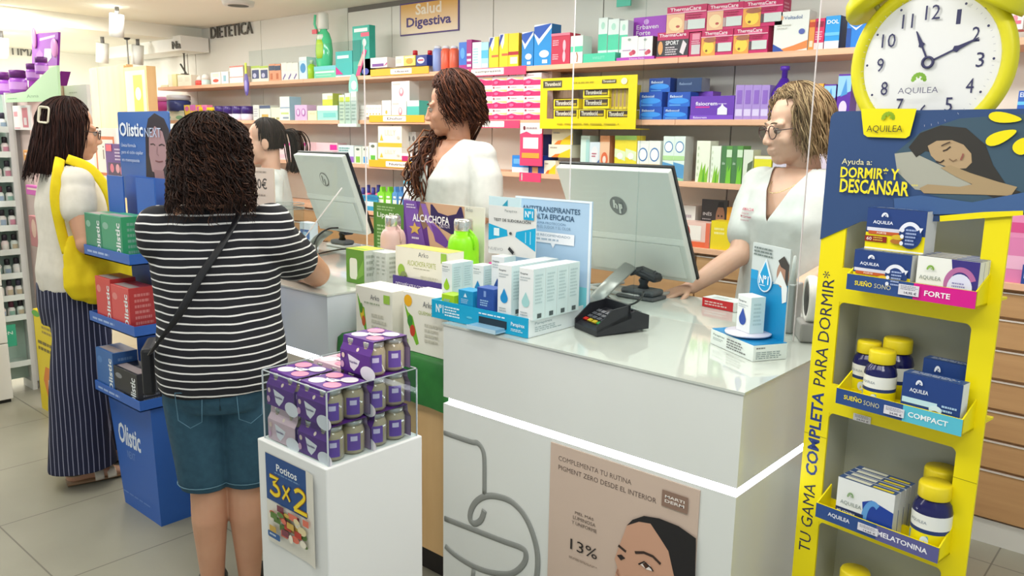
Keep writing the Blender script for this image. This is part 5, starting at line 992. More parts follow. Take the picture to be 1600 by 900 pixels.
b.box(-.05, -.012, 0, .05, .012, .016, mt('#e2d6cc', .4)); p = at(864, 320, Y=3.3); 
p = V((colx(862, SY0+.03, SHELF_Z[4])[0], SY0+.03, SHELF_Z[4])); b.build('card_easel', None, p, 0, 'small pale card easel on the lowest shelf behind the blue board', 'easel')
sh(4, 1056, 1084, 321, '#e8e4de', [('r', 0, 0, 1, .2, '#8a5a88'), G(.1, .5, .8, .8, 2, '#b8a8b0')], 'white and mauve carton right of the monitor', off=.09)
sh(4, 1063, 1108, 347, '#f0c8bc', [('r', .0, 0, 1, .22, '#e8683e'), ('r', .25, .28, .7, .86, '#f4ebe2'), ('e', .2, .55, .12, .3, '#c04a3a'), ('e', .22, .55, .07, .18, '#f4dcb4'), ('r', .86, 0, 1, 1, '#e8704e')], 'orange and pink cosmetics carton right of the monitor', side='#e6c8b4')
sh(4, 1094, 1134, 312, '#3c3434', [('e', .74, .52, .17, .34, '#a8765c'), ('p', [(.56, .6), (.66, .95), (.84, .95), (.93, .6), (.86, .8), (.64, .8)], '#1c1614'), ('e', .74, .30, .05, .06, '#f0e4e0'), ('e', .68, .56, .03, .03, '#1c1614'), ('e', .81, .56, .03, .03, '#1c1614'), ('b', 'INÉS', .08, .55, .42, .66, '#cfc8c8'), G(.06, .42, .46, .48, 1, '#a89c9c')], 'dark card with a laughing face on the lowest shelf', name='display_card', cat='display card', off=.10, d=.012, on=SHELF_Z[4]+.05)
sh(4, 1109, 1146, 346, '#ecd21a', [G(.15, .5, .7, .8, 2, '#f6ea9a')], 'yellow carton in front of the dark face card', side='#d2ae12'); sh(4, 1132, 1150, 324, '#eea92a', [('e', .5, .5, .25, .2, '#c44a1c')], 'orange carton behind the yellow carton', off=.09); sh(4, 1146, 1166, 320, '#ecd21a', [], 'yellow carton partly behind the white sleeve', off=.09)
for i, (y, on) in enumerate(((372, None),)): pass
zq = sh(4, 1560, 1625, 372, '#e084b4', [('r', .1, .3, .9, .6, '#f0b8d4')], 'large pink carton, lower one at the right edge of the picture'); sh(4, 1572, 1625, 292, '#e890bc', [('r', .1, .1, .9, .3, '#d8508c'), ('r', .3, .6, .9, .8, '#f4d4e4')], 'large pink carton, upper one at the right edge of the picture', on=zq)
sh(4, 1594, 1630, 415, '#2c4a98', [('r', .1, .3, .9, .7, '#d4dcec')], 'small navy carton at the right edge of the picture', off=-.01, d=.008)
# --- wall sign and lettering
Ys = 3.714
a, c = at(626, 7, Y=Ys), at(718, 30, Y=Ys); zt_, zb_ = at(626, 7, Y=Ys).z, at(626, 57, Y=Ys).z; ws, hs = c.x-a.x, zt_-zb_
m, nt, b_ = nodes('sign_amber'); sp = nt.nodes.new('ShaderNodeSeparateXYZ'); nt.links.new(coord(nt, 'Generated'), sp.inputs[0])
nt.links.new(ramp(nt, sp.outputs[2], [(.1, '#efe0c4'), (.95, '#e6b25a')]), b_.inputs['Base Color']); b_.inputs['Roughness'].default_value = .5
b = MB(); b.box(0, -.006, 0, ws, 0, hs, mt('#5b4a86', .5)); b.add([(.008, -.0068, .008), (ws-.008, -.0068, .008), (ws-.008, -.0068, hs-.008), (.008, -.0068, hs-.008)], [(0, 1, 2, 3)], m)
b.art(FRONT(0, -.007, 0), ws, hs, [('B', 'Salud', .28, .60, .72, .94, '#f6eedc'), ('B', 'Digestiva', .12, .16, .88, .54, '#4f4280')], .0005); b.build('wall_sign', None, (a.x, Ys, zb_), 0, 'amber wall sign reading Salud Digestiva with a purple rim', 'sign')
def letters(txt, x0, x1, y0, y1, label, Y=3.713, X=None, col='#6b6963'):
    if X is None: a, c = at(x0, y1, Y=Y), at(x1, (y0+y1)/2, Y=Y); zt_ = at(x0, y0, Y=Y).z; T = frame((0, 0, 0), (1, 0, 0)); w_ = c.x-a.x
    else: a, c = at(x0, y1, X=X), at(x1, y1, X=X); zt_ = at(x0, y0, X=X).z; T = frame((0, 0, 0), (0, 1, 0)); w_ = c.y-a.y
    b = MB(); h = zt_-a.z; vs, fs, _ = text_geo(txt, 0)
    b.add([(x*w_, y*h, .014) for x, y in vs], fs, mt(col, .4), T=T); b.add([(x*w_, y*h, .001) for x, y in vs], [f[::-1] for f in fs], mt(col, .4), T=T)
    from collections import Counter
    cnt = Counter(); 
    for f in fs:
        for q in range(len(f)): cnt[(f[q], f[(q+1) % len(f)])] += 1
    side = [(q, r) for q, r in cnt if (r, q) not in cnt]; n = len(vs)
    b.add([(x*w_, y*h, z) for z in (.001, .014) for x, y in vs], [(q, r, r+n, q+n) for q, r in side], mt(col, .4), T=T)
    b.build('wall_lettering', None, a, 0, label, 'lettering')
letters('DIETÈTICA', 331, 396, 38, 61, 'dark raised wall letters spelling DIETÈTICA')
# ornament with thin wires above the left end of the top shelf
b = MB(); b.tube([(0, 0, 0), (.0, 0, .22)], .006, '#4a443e', 6); b.tube([(-.12, 0, .19), (.12, 0, .20)], .004, '#4a443e', 6); b.ell((0, 0, .19), (.018, .018, .018), mt('#3c3834', .4)); b.tube([(-.07, 0, .09), (.03, 0, .0)], .008, '#4a4a44', 6); b.tube([(.06, 0, .0), (.06, .0, .17)], .003, '#9a928a', 6); b.lathe([(.035, -.004), (.035, .006)], mt('#6a625a', .5), 14)
p, z = colx(290, SY0+.15, SHELF_Z[1]); b.build('wire_ornament', None, (p, SY0+.15, at(292, 116, Y=SY0+.15).z), 0, 'dark wire ornament on the boxes at the left of the top shelf', 'ornament')
# ---------------------------------------------------------------- goods on the bench between the counters
def face_px(x0, x1, y0, y1, Y):
    "left, right, low and high ends of an upright face at depth Y, from the photograph"
    a = at(x0, (y0+y1)/2, Y=Y).x; c = at(x1, (y0+y1)/2, Y=Y).x; m_ = (x0+x1)/2
    return a, c, at(m_, y1, Y=Y).z, at(m_, y0, Y=Y).z
def goods(x0, x1, ytop, Y, z0, d, base, ops, label, name='carton', cat=None, side=None, top=None, group=None):
    a, c, _, zt = face_px(x0, x1, ytop, ytop+40, Y)
    return obj_box(name, label, cat or name.replace('_', ' '), (a, Y, z0), c-a, d, zt-z0, base, ops, side, top, group=group)
LEAF = [('p', [(.04, .86), (.16, .62), (.24, .60), (.30, .16), (.26, .14), (.12, .42)], '#6fb52a'), ('e', .18, .48, .05, .12, '#e8c42a'), ('e', .22, .34, .05, .10, '#c85a2a'), ('e', .16, .58, .04, .1, '#4c8a24')]
ZB, ZR = .8335, .9765
goods(556, 613, 451, 1.775, ZB, .115, '#ece9dc', LEAF+[('t', 'Arko', .42, .78, .66, .88, '#6a6d72'), ('r', .78, .76, .94, .92, '#9bc64a'), G(.25, .68, .85, .74, 1, '#a9b49a'), G(.45, .1, .9, .55, 4, '#c9c6b6')], 'white herbal drink box on the green cloth, left one', side='#dedbce' if 0 else [('r', 0, 0, 1, 1, '#dad8cc')])
goods(630, 700, 462, 1.775, ZB, .115, '#ece9dc', [('p', [(.03, .80), (.12, .66), (.22, .60), (.36, .16), (.30, .12), (.14, .40)], '#7ab82e'), ('e', .16, .52, .06, .1, '#3f8a34'), ('e', .22, .36, .06, .1, '#c8442a'), ('e', .12, .86, .09, .1, '#f0b21e'), ('t', 'Arko', .46, .80, .68, .9, '#6a6d72'), ('t', 'QUEMAGRASAS', .36, .66, .9, .73, '#a5b460'), G(.5, .2, .9, .55, 4, '#c9c6b6'), ('r', .03, .1, .12, .2, '#9bc64a')], 'white herbal drink box on the green cloth, right one with a yellow disc')
# white lip and green window box on the corner of the back counter
a, c, z0, z1 = face_px(572, 603, 440, 458, 1.965)
goods(541, 569, 390, 1.93, CT, .10, '#e6e6dc', [('r', 0, 0, 1, 1, '#5f9438'), ('p', rrect(.2, .12, .62, .74, .1), '#dfe6d6'), ('p', [(.55, .1), (.98, .3), (.98, .75), (.7, .4)], '#79ac4a')], 'green window box with white packs at the corner of the back counter', side=[('r', 0, 0, 1, 1, '#c3cac2'), ('g', .1, .2, .9, .9, 4, '#9fa89c')], top=[('r', 0, 0, 1, 1, '#d5d24a'), ('r', .1, .1, .9, .4, '#8cb63c')])
for i in range(4): 
    a0 = at(571, 440, Y=1.97).x; obj_box('carton', f'white slim carton beside the green window box, {ORD(i)} of four', 'carton', (a0+i*.031, 1.972, ZR if a0+i*.031 > -2.368 else CT), .030, .08, .128, '#c8cfc8', [G(.2, .3, .8, .9, 5, '#a9b2a8')], [('g', .2, .2, .8, .9, 5, '#a2aba0')], None, group='white slim cartons')
# purple tray with the artichoke box
a, c, z0, z1 = face_px(614, 694, 441, 466, 1.962)
t = thing('display_tray', 'purple counter tray with white slogan holding the artichoke box', 'display tray', (a, 1.962, ZR))
b = MB(); b.box(0, 0, 0, c-a, .004, z1-ZR+.01, mt('#4f3c8c', .45)); b.box(0, .004, 0, c-a, .12, .004, mt('#4f3c8c', .45)); b.art(FRONT(), c-a, z1-ZR+.01, [('b', 'DETOXIFÍCATE Y CONTROLA TU PESO', .06, .36, .98, .66, '#e9e4f2')]); b.build('tray_body', t)
goods(618, 700, 390, 1.972, ZR+.006, .08, '#ece9d8', [('t', 'Arko', .45, .82, .64, .93, '#6a6d72'), ('t', 'ALCACHOFA FORTE', .24, .60, .78, .72, '#b4bf62'), G(.36, .53, .7, .57, 1, '#b9b8a0'), ('e', .12, .44, .07, .16, '#9cc24a'), ('e', .17, .32, .07, .12, '#8a9a62'), ('e', .2, .2, .04, .14, '#4a3c5c'), ('r', .88, .76, .98, .98, '#9bc64a'), G(.5, .08, .85, .42, 5, '#d2cfba')], 'white and green artichoke box in the purple tray', top=[('r', 0, 0, 1, 1, '#c8bf5a')])
# bottles
def flask(px, yb, yt, wpx, Y, body, label, cap='#d9d8d0'):
    p = at(px, yb, Y=Y); zt = at(px, yt, Y=Y).z; r = (at(px+wpx/2, yb-50, Y=Y)-at(px-wpx/2, yb-50, Y=Y)).length/2*.74; h = zt-ZR
    t = thing('drinks_bottle', label, 'bottle', (p.x, Y, ZR))
    b = MB(); pr = [(r*.92, 0), (r, .006), (r, h*.62)]+[(r*(.62+.38*math.cos(R(q))), h*(.62+.17*math.sin(R(q)))) for q in range(10, 91, 10)]+[(r*.60, h*.84)]
    b.lathe(pr, mt(body, .35), 32); b.lathe([(r*1.008, h*.40), (r*1.012, h*.405), (r*1.008, h*.41)], mt(body, .3), 32, cap=False); b.build('body', t)
    b = MB(); b.lathe([(r*.60, h*.84), (r*.62, h*.85), (r*.62, h*.97), (r*.56, h), (.001, h)], mt(cap, .22, metal=.85), 32); b.build('cap', t, label='silver cap')
    b = MB(); b.tube([(r*.62, -.004, h*.86), (r*1.0, -.004, h*.80), (r*1.1, -.004, h*.66), (r*.98, -.004, h*.60)], .004, mt(body, .4), 8); b.build('carry_loop', t); return t
flask(615, 446, 337, 35, 2.10, '#d5b3ac', 'dusty pink steel bottle on the bench')
flask(724, 412, 342, 47, 2.13, '#8fe21a', 'lime green steel bottle on the bench')
# cards behind
a, c, z0, z1 = face_px(584, 634, 318, 390, 2.26)
b = MB(); b.box(0, 0, 0, c-a, .004, z1-ZR, mt('#5b8a34', .5)); b.art(FRONT(), c-a, z1-ZR, [('r', 0, 0, .08, 1, '#4a7a28'), ('b', 'LipoPIG', .12, .76, .80, .86, '#eef2e2'), G(.12, .88, .8, .96, 2, '#a9c48a'), G(.12, .3, .85, .68, 7, '#a9c48a')])
b.build('display_card', None, (a, 2.26, ZR), 0, 'green lettered card behind the pink bottle', 'display card')
a, c, z0, z1 = face_px(631, 757, 319, 385, 2.20)
b = MB(); wA, hA = c-a, z1-ZR; b.box(0, 0, 0, wA, .004, hA, mt('#dcd9cc', .5))
def ap(*pts): return [((x-631)/126, 1-(y-(319+(x-631)*.02))/((z1-ZR)/((z1-z0)/66))) for x, y in pts]
ops = [('p', ap((631, 318), (664, 319), (676, 400), (631, 400)), '#5c2f86'), ('p', ap((664, 319), (728, 322), (730, 400), (676, 400)), '#cda486'), ('p', ap((631, 318), (652, 319), (670, 400), (640, 400)), '#7a52a8'),
       ('s', ap((664, 319), (660, 340), (668, 360)), .10, '#8a6a54'),
       ('p', ap((676, 322), (679, 322), (688, 334), (703, 338), (716, 334), (721, 323), (724, 323), (729, 345), (727, 362), (708, 366), (692, 358), (676, 345)), '#2e2056'),
       ('p', ap((660, 322), (668, 322), (676, 345), (700, 372), (704, 386), (692, 384), (668, 350)), '#8a62b4'), ('p', ap((676, 352), (690, 360), (706, 380), (700, 388), (684, 380)), '#6a3f98'),
       ('p', ap((650, 352), (653, 359), (660, 360), (655, 365), (657, 372), (650, 368), (644, 372), (646, 364), (641, 360), (648, 359)), '#d8b25a'),
       ('B', 'ALCACHOFA', *ap((647, 351))[0], *ap((706, 340))[0], '#f2eef4'), ('t', 'DETOX', *ap((691, 357))[0], *ap((707, 352))[0], '#e8d9ec'), ('t', 'Arko', *ap((731, 329))[0], *ap((741, 323))[0], '#8a8d90'), G(*ap((637, 331))[0], *ap((655, 323))[0], 2, '#d9c9e6'), G(*ap((646, 381))[0], *ap((662, 375))[0], 1, '#e6dcec')]
b.art(FRONT(), wA, hA, ops); b.build('display_card', None, (a, 2.20, ZR), 0, 'purple and white slimming card with a torso picture on the bench', 'display card')
p = at(760, 392, Y=2.08); b = MB(); b.lathe([(.012, 0), (.013, .06), (.019, .13)], mt('#c81e8a', .4), 10); b.build('marker', None, (p.x, 2.12, ZR), 0, 'magenta cone beside the lime bottle', 'marker')
# back counter small things
p = at(447, 330, Y=2.2); t = thing('clear_jar', 'tall clear plastic tub on the back counter', 'jar', (p.x, 2.2, CT))
zt = at(447, 318, Y=2.2).z-CT; b = MB(); b.lathe([(.075, 0), (.078, .004), (.085, zt)], CLEAR, 28, cap=False); b.lathe([(.0, .002), (.075, .002)], CLEAR, 28, cap=False); b.build('wall', t)
b = MB(); 
for q in (0, -.022): b.tube([(.086*math.cos(R(k*12)), .086*math.sin(R(k*12)), zt+q) for k in range(30)], .0022, mt('#a9aaa6', .3), 6, closed=True)
b.build('rim', t, label='grey double rim')
p = at(481, 400, z=CT); obj_box('paper_cube', 'white paper cube on the back counter by the elbow', 'paper cube', (p.x-.02, p.y, CT), .035, .035, .05, '#e9e6de')
p = at(474, 372, Y=2.42); obj_box('carton', 'white and blue carton behind the tall clear tub', 'carton', (p.x-.03, 2.42, CT), .09, .05, .12, '#d9e2ea', [('r', .05, .3, .95, .7, '#3f6aa8'), ('r', .3, .4, .7, .6, '#9cc0dc')])
a, c, z0, z1 = face_px(384, 428, 262, 312, 1.93); t = thing('price_sign', 'beige price sign with a euro mark on the back counter', 'sign', (a, 1.93, CT))
b = MB(); b.box(0, 0, z0-CT-.04, c-a, .005, z1-CT, mt('#cfbfae', .5)); b.art(FRONT(0, 0, z0-CT), c-a, z1-z0, [('b', '0€', .42, .34, .76, .68, '#4a4542'), ('t', '10', .02, .3, .36, .72, '#6a625c'), G(.2, .82, .8, .92, 1, '#9c8e80'), G(.3, .1, .8, .2, 1, '#9c8e80')]); b.build('board', t)
b = MB(); b.box((c-a)/2-.008, .005, 0, (c-a)/2+.008, .012, z1-CT-.02, mt('#d9d9d4', .3)); b.box((c-a)/2-.05, -.03, 0, (c-a)/2+.05, .05, .006, mt('#d9d9d4', .3)); b.build('stand', t)
# ---------------------------------------------------------------- white plinth with the acrylic box of baby food
PX0, PX1, PY0, PY1, PZ = -1.735, -1.45, 1.03, 1.325, .80
t = thing('display_plinth', 'white square plinth carrying the acrylic box of baby food jars', 'plinth', (PX0, PY0, 0))
b = MB(); b.box(0, 0, 0, PX1-PX0, PY1-PY0, PZ, mt('#e4e5e3', .4), .003); b.build('body', t)
t = thing('acrylic_box', 'open clear acrylic box on the white plinth', 'acrylic box', (PX0+.012, PY0+.012, PZ+.0005))
aw, ad, ah = PX1-PX0-.02, PY1-PY0-.02, .178
for x0, y0, x1, y1 in ((0, 0, aw, .004), (0, ad-.004, aw, ad), (0, .004, .004, ad-.004), (aw-.004, .004, aw, ad-.004)):
    b = MB(); b.box(x0, y0, 0, x1, y1, ah, CLEAR); b.build('side_pane', t)
b = MB(); e_ = mt('#c9cdd2', .15)
for x in (0, aw-.003):
    for y in (0, ad-.003): b.box(x, y, 0, x+.003, y+.003, ah, e_)
for x0, y0, x1, y1 in ((0, 0, aw, .003), (0, ad-.003, aw, ad), (0, 0, .003, ad), (aw-.003, 0, aw, ad)): b.box(x0, y0, ah-.002, x1, y1, ah, e_)
b.build('polished_edge', t, label='grey polished edges')
# 3x2 poster
a, c, z0, z1 = face_px(418, 494, 716, 870, PY0-.001); z1 = at(418, 706, Y=PY0).z; z0 = at(494, 886, Y=PY0).z; wP, hP = c-a, z1-z0
b = MB(); n = 10; vs = []
for i in range(n+1):
    x = wP*i/n; y = -.001-.012*max(0, i/n-.75)**2*16*.5
    vs += [(x, y, 0), (x, y, hP)]
b.add(vs, [(2*i, 2*i+2, 2*i+3, 2*i+1) for i in range(n)], mt('#dcd8cc', .5))
b.add([(x, y+.0004, z) for x, y, z in vs], [(2*i+1, 2*i+3, 2*i+2, 2*i) for i in range(n)], mt('#e8e6e0', .5))
rr = random.Random(3); ops = [('p', rrect(.01, .48, .93, .995, .06, corners=(1, 0, 0, 0)), '#1f4a86'), ('b', 'Potitos', .24, .84, .66, .92, '#eef0ee'), G(.2, .80, .75, .83, 1, '#6a8cb4')]
three = [(.10, .76), (.28, .755), (.17, .685), (.27, .66), (.29, .60), (.20, .565), (.10, .59)]
two = [(.62, .72), (.70, .755), (.80, .735), (.80, .68), (.70, .60), (.60, .525), (.86, .525)]
def SP(pts): return [(p.x, p.y) for p in smoothpts(pts, 4)]
for w_, col in ((.052, '#b07a1e'), (.038, '#f2d22a')):
    ops += [('s', [(.10, .76), (.28, .76), (.17, .69)], w_, col), ('s', SP(three[2:]), w_, col), ('s', SP(two[:6]), w_, col), ('s', two[5:], w_, col), ('s', [(.38, .72), (.52, .58)], w_*.7, '#f2d22a' if w_ < .04 else col), ('s', [(.52, .73), (.37, .57)], w_*.7, '#f2d22a' if w_ < .04 else col)]
for k in range(34):
    x, y = rr.uniform(.1, .84), rr.uniform(.14, .42); ops.append(('e' if k % 2 else 'r',) + ((x, y, rr.uniform(.04, .09), rr.uniform(.02, .05)) if k % 2 else (x, y, min(x+.14, .92), y+.07)) + (rr.choice(['#c8a24a', '#b83a2e', '#e0cfa0', '#8a6a3c', '#d8705a', '#e8e0cc', '#7a3a4a', '#5a7a3a']),))
ops += [('p', rrect(.08, .09, .34, .16, .02), '#2a5a94'), G(.12, .11, .3, .15, 1, '#c8d4e4')]
b.art(FRONT(0, -.0016, 0), wP*.985, hP, ops, .0002); b.build('poster', None, (a, PY0-.0008, z0), 0, 'blue three-for-two baby food poster on the front of the white plinth', 'poster')
# packs of baby food
JW, JH = .060, .084
def make_pack(col, dark, label, loc):
    t = thing('jar_pack', label, 'jar pack', loc)
    W = 2*JW+.004; b = MB(); s_ = .0015; cm = mt(col, .35)
    prof = [(-.001, .0), (-.001, JH*.62), (.008, JH*.80), (.010, JH+.002), (W-.010, JH+.002), (W-.008, JH*.80), (W+.001, JH*.62), (W+.001, 0)]
    vs = [(x, y, z) for x in (.004, W-.004) for y, z in prof]; n = len(prof)
    fs = [(i, i+1, n+i+1, n+i)[::-1] for i in range(n-1)]
    b.add(vs, fs, cm); b.add([(x, min(max(y, .0005), W-.0005), z-.0012 if z > JH else z) for x, y, z in vs], [f[::-1] for f in fs], mt('#9a86a8', .5))
    w2 = W-.008
    b.art(FRONT(.004, -.001, 0), w2, JH*.62, [('p', [(.30, .92), (.68, .72), (.50, .18), (.40, .12)][::-1] if 0 else [(.26, .86), (.66, .66), (.60, .40), (.46, .10), (.34, .24)], '#ece6ee'), ('b', 'Nutribén', .32, .46, .58, .58, dark), ('e', .92, .18, .24, .34, '#ece6ee'), ('e', .08, .3, .06, .16, '#d9a8c8'), ('e', .12, .75, .05, .12, '#e8cfc0')])
    b.art(frame((.004, -.001, JH*.62), (1, 0, 0), (0, .009, JH*.18)), w2, JH*.2, [('e', .55, .5, .04, .3, '#e8cfc0')])
    b.art(TOP(.004, .012, JH+.002), w2, W-.024, [('e', .25, .26, .2, .2, '#d9d2d8'), ('e', .75, .26, .2, .2, '#e08aa8'), ('e', .25, .76, .2, .2, '#e08aa8'), ('e', .75, .76, .2, .2, '#d9d2d8'), ('p', [(.3, .5), (.7, .62), (.62, .36), (.4, .34)], '#ece6ee'), G(.35, .46, .62, .52, 1, dark)])
    b.build('sleeve', t, label='purple card sleeve' if col.startswith('#5') else 'pale pink card sleeve')
    for i in range(2):
        for j in range(2):
            jb = MB(); r = JW/2-.001
            jb.lathe([(r*.9, .001), (r, .006), (r, JH*.66), (r*.86, JH*.80), (r*.80, JH*.82)], mt('#a99a80', .12, coat=.6), 18, T=M.Translation((.002+JW*(i+.5), .002+JW*(j+.5), 0)))
            ql = [R(q_) for q_ in range(-62, 3, 8)]; nl = len(ql)
            for rr_l, z0_, z1_l, cl in ((1.008, .12, .62, '#6a4aa4'), (1.014, .40, .54, '#cfc4e4')):
                qq = ql if rr_l < 1.01 else ql[2:7]; nl = len(qq)
                jb.add([(.002+JW*(i+.5)+r*rr_l*math.cos(q_), .002+JW*(j+.5)+r*rr_l*math.sin(q_), JH*z_) for z_ in (z0_, z1_l) for q_ in qq], [(k_, k_+1, nl+k_+1, nl+k_) for k_ in range(nl-1)], cl, True)
            jo = jb.build('jar', t, label='glass jar of beige puree')
            lb = MB(); lb.lathe([(r*.86, JH*.82), (r*.88, JH*.83), (r*.88, JH*.955), (r*.82, JH*.97), (.001, JH*.97)], mt('#b9b6b2', .25, metal=.7), 18, T=M.Translation((.002+JW*(i+.5), .002+JW*(j+.5), 0))); lb.build('lid', jo, label='silver lid')
    return t
def copy_tree(o, parent=None, loc=None):
    c = o.copy(); COL.objects.link(c)
    if parent: c.parent = parent
    if loc is not None: c.location = loc
    for ch in list(o.children): copy_tree(ch, c)
    return c
sx, sy, sz = 2*JW+.0085, 2*JW+.0085, JH+.005
bx, by, bz = PX0+.019, PY0+.019, PZ+.002
posl = [((0, 0, 0), 0, 'bottom layer, front left'), ((1, 0, 0), 1, 'bottom layer, front right'), ((1, 1, 0), 1, 'bottom layer, back right'), ((0, 1, 0), 1, 'bottom layer, back left'), ((0, 0, 1), 1, 'second layer, front left'), ((1, 0, 1), 1, 'second layer, front right'), ((1, 1, 1), 1, 'second layer, back right'), ((0, 1, 1), 0, 'second layer, back left'), ((1, 1, 2), 1, 'top of the pile')]
proto = {}
for (i, j, k), pur, where in posl:
    lab = ('purple' if pur else 'pale pink')+' sleeve pack of baby food jars in the acrylic box, '+where; loc = (bx+i*sx, by+j*sy, bz+k*sz)
    if pur not in proto: proto[pur] = make_pack(*(('#5a2a86', '#4a2a78') if pur else ('#d9b8c4', '#6a4a86')), lab, loc)
    else:
        o = copy_tree(proto[pur], None, loc); o['label'] = lab
    (proto[pur] if pur not in proto else None)
for o in [q for q in bpy.data.objects if q.name.startswith('jar_pack')]: o['group'] = 'packs of baby food jars'
# ---------------------------------------------------------------- blue hair-care floor display
BL, BLD = '#2f63b8', '#1f4a98'
OX, OY = -3.43, 1.345
t = thing('cardboard_display', 'blue cardboard floor display of hair care boxes between the two customers', 'display stand', (OX, OY, 0))
bm_ = mt(BL, .4)
b = MB(); q = [(.10, 0), (.425, 0), (.395, .50), (0, .50)]; vs = [(x, 0, z) for x, z in q]+[(x+.0, .13, z) for x, z in q]
b.add(vs, [(0, 1, 2, 3), (7, 6, 5, 4), (0, 4, 5, 1), (1, 5, 6, 2), (2, 6, 7, 3), (3, 7, 4, 0)], bm_)
b.art(FRONT(.05, 0, 0), .36, .5, [('B', 'Olistic', .10, .54, .66, .72, '#e4eaf4'), ('t', 'NEXT', .30, .44, .50, .50, '#7d9cd4'), G(.13, .1, .9, .125, 1, '#6a8ccc'), G(.0, .9, .7, .93, 1, '#7d9cd4')]); b.build('base', t)
b = MB(); b.box(.02, .13, 0, .41, .137, 1.37, bm_); b.box(.424, .128, 0, .428, .142, .5, mt('#5a3038', .5)); b.build('back_panel', t)
z1_ = [at(150, 400, Y=1.30).z, at(162, 497, Y=1.30).z]
for zt_, lab in ((1.075, 'upper'), (.80, 'middle'), (.505, 'lower')):
    b = MB(); b.box(-.0, -.045, zt_-.02, .41, .13, zt_-.016, bm_); b.box(0, -.045, zt_-.02, .41, -.041, zt_+.022, bm_); b.box(.406, -.041, zt_-.02, .41, .13, zt_+.022, bm_); b.box(0, -.041, zt_-.02, .004, .13, zt_+.022, bm_)
    b.art(FRONT(0, -.045, zt_-.02), .41, .042, [G(.08, .3, .75, .7, 1, '#a4b9e0')]); b.build('tray', t)
for x0, x1 in ((.01, .155), (.27, .42)):
    b = MB(); b.box(x0, .06, 1.10, x1, .065, 1.372, bm_); b.build('wing', t, label='blue upright flap')
hx0, hx1, hz0, hz1 = face_px(187, 266, 174, 290, 1.48); hz0 -= .06; hw, hh = hx1-hx0, hz1-hz0
b = MB(); b.prism([(x, y) for x, y in rrect(0, 0, hw, hh, .01, corners=(1, 1, 0, 0))], .006, mt('#3f69ae', .45), T=FRONT(hx0-OX, 1.48-OY, hz0))
b.art(FRONT(hx0-OX, 1.48-OY, hz0), hw, hh, [('p', [(.48, 0), (.52, .35), (.55, .75), (.62, .92), (.75, .98), (.92, .92), (1, .8), (1, 0)], '#2c2430'), ('p', [(.64, .34), (.60, .52), (.62, .74), (.74, .84), (.88, .78), (.94, .6), (.90, .42), (.80, .32)], '#a8848a'), ('p', [(.70, .1), (.68, .36), (.86, .36), (.90, .1)], '#9a7478'), ('s', [(.64, .64), (.70, .645), (.73, .63)], .014, '#3a2a30'), ('s', [(.80, .63), (.86, .645), (.91, .63)], .014, '#3a2a30'), ('s', [(.72, .46), (.79, .452), (.86, .46)], .016, '#7a4a50'), ('s', [(.77, .62), (.755, .54), (.79, .52)], .008, '#84626a'),
   ('B', 'Olistic', .04, .72, .52, .88, '#e6ecf4'), ('t', 'NEXT', .55, .72, .86, .82, '#b9c8e4'), ('t', 'Única fórmula', .06, .60, .36, .65, '#d4def0'), ('t', 'para el ciclo capilar', .06, .51, .5, .56, '#d4def0'), ('t', 'en menopausia', .06, .42, .42, .47, '#d4def0')]); b.build('header', t, label='blue header with a dark-haired face')
def obox(x0, x1, z, h, col, lab, y=-.035, d=.09, txtc='#e8eef0', grp=None, side=None):
    w_ = x1-x0
    return obj_box('hair_care_box', lab, 'box', (OX+x0, OY+y, z), w_, d, h, col, [('e', .2, .75, .12, .06, '#9cc8b4')], [('r', 0, 0, 1, 1, side or col), G(.3, .3, .9, .9, 5, '#7ab49c')], [('r', 0, 0, 1, 1, '#b9a8a4'), ('r', .1, .1, .9, .5, '#8c7a78')], group=grp), w_
def vlabel(o, w_, h, s='Olistic', c='#e8eef0'):
    pass
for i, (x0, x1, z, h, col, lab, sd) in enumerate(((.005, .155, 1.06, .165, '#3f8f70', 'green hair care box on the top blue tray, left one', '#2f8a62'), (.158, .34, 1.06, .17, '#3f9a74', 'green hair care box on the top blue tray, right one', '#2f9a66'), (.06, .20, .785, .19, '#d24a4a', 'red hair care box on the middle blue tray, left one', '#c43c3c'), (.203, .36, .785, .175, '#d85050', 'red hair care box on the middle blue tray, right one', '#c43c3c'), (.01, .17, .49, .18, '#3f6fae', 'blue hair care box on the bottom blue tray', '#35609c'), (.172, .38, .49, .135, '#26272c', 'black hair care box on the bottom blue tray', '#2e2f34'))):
    w_ = x1-x0; bb = MB(); bb.box(0, 0, 0, w_, .1, h, mt(col, .4), .001, seg=1)
    bb.art(FRONT(), w_, h, [('e', .22, .75, .14, .08, '#8ab8a4' if i < 2 else '#e08a84' if i < 4 else '#5a86c0' if i == 4 else '#8a8c90')] + ([] if i != 5 else [G(.1, .1, .4, .3, 2, '#8a8c90')]))
    Tv = frame((w_*.93, -.0006, h*.06), (0, 0, 1), (-1, 0, 0)); bb.art(Tv, h*.8, w_*.22, [('B', 'Olistic', 0, 0, 1, 1, '#eef2f2')])
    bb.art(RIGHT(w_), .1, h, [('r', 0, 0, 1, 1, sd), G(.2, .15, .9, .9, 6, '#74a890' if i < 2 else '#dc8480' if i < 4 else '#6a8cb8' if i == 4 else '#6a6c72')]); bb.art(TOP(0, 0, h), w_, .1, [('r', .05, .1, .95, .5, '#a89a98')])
    bb.build('hair_care_box', None, (OX+x0, OY-.036, z), 0, lab, 'box')
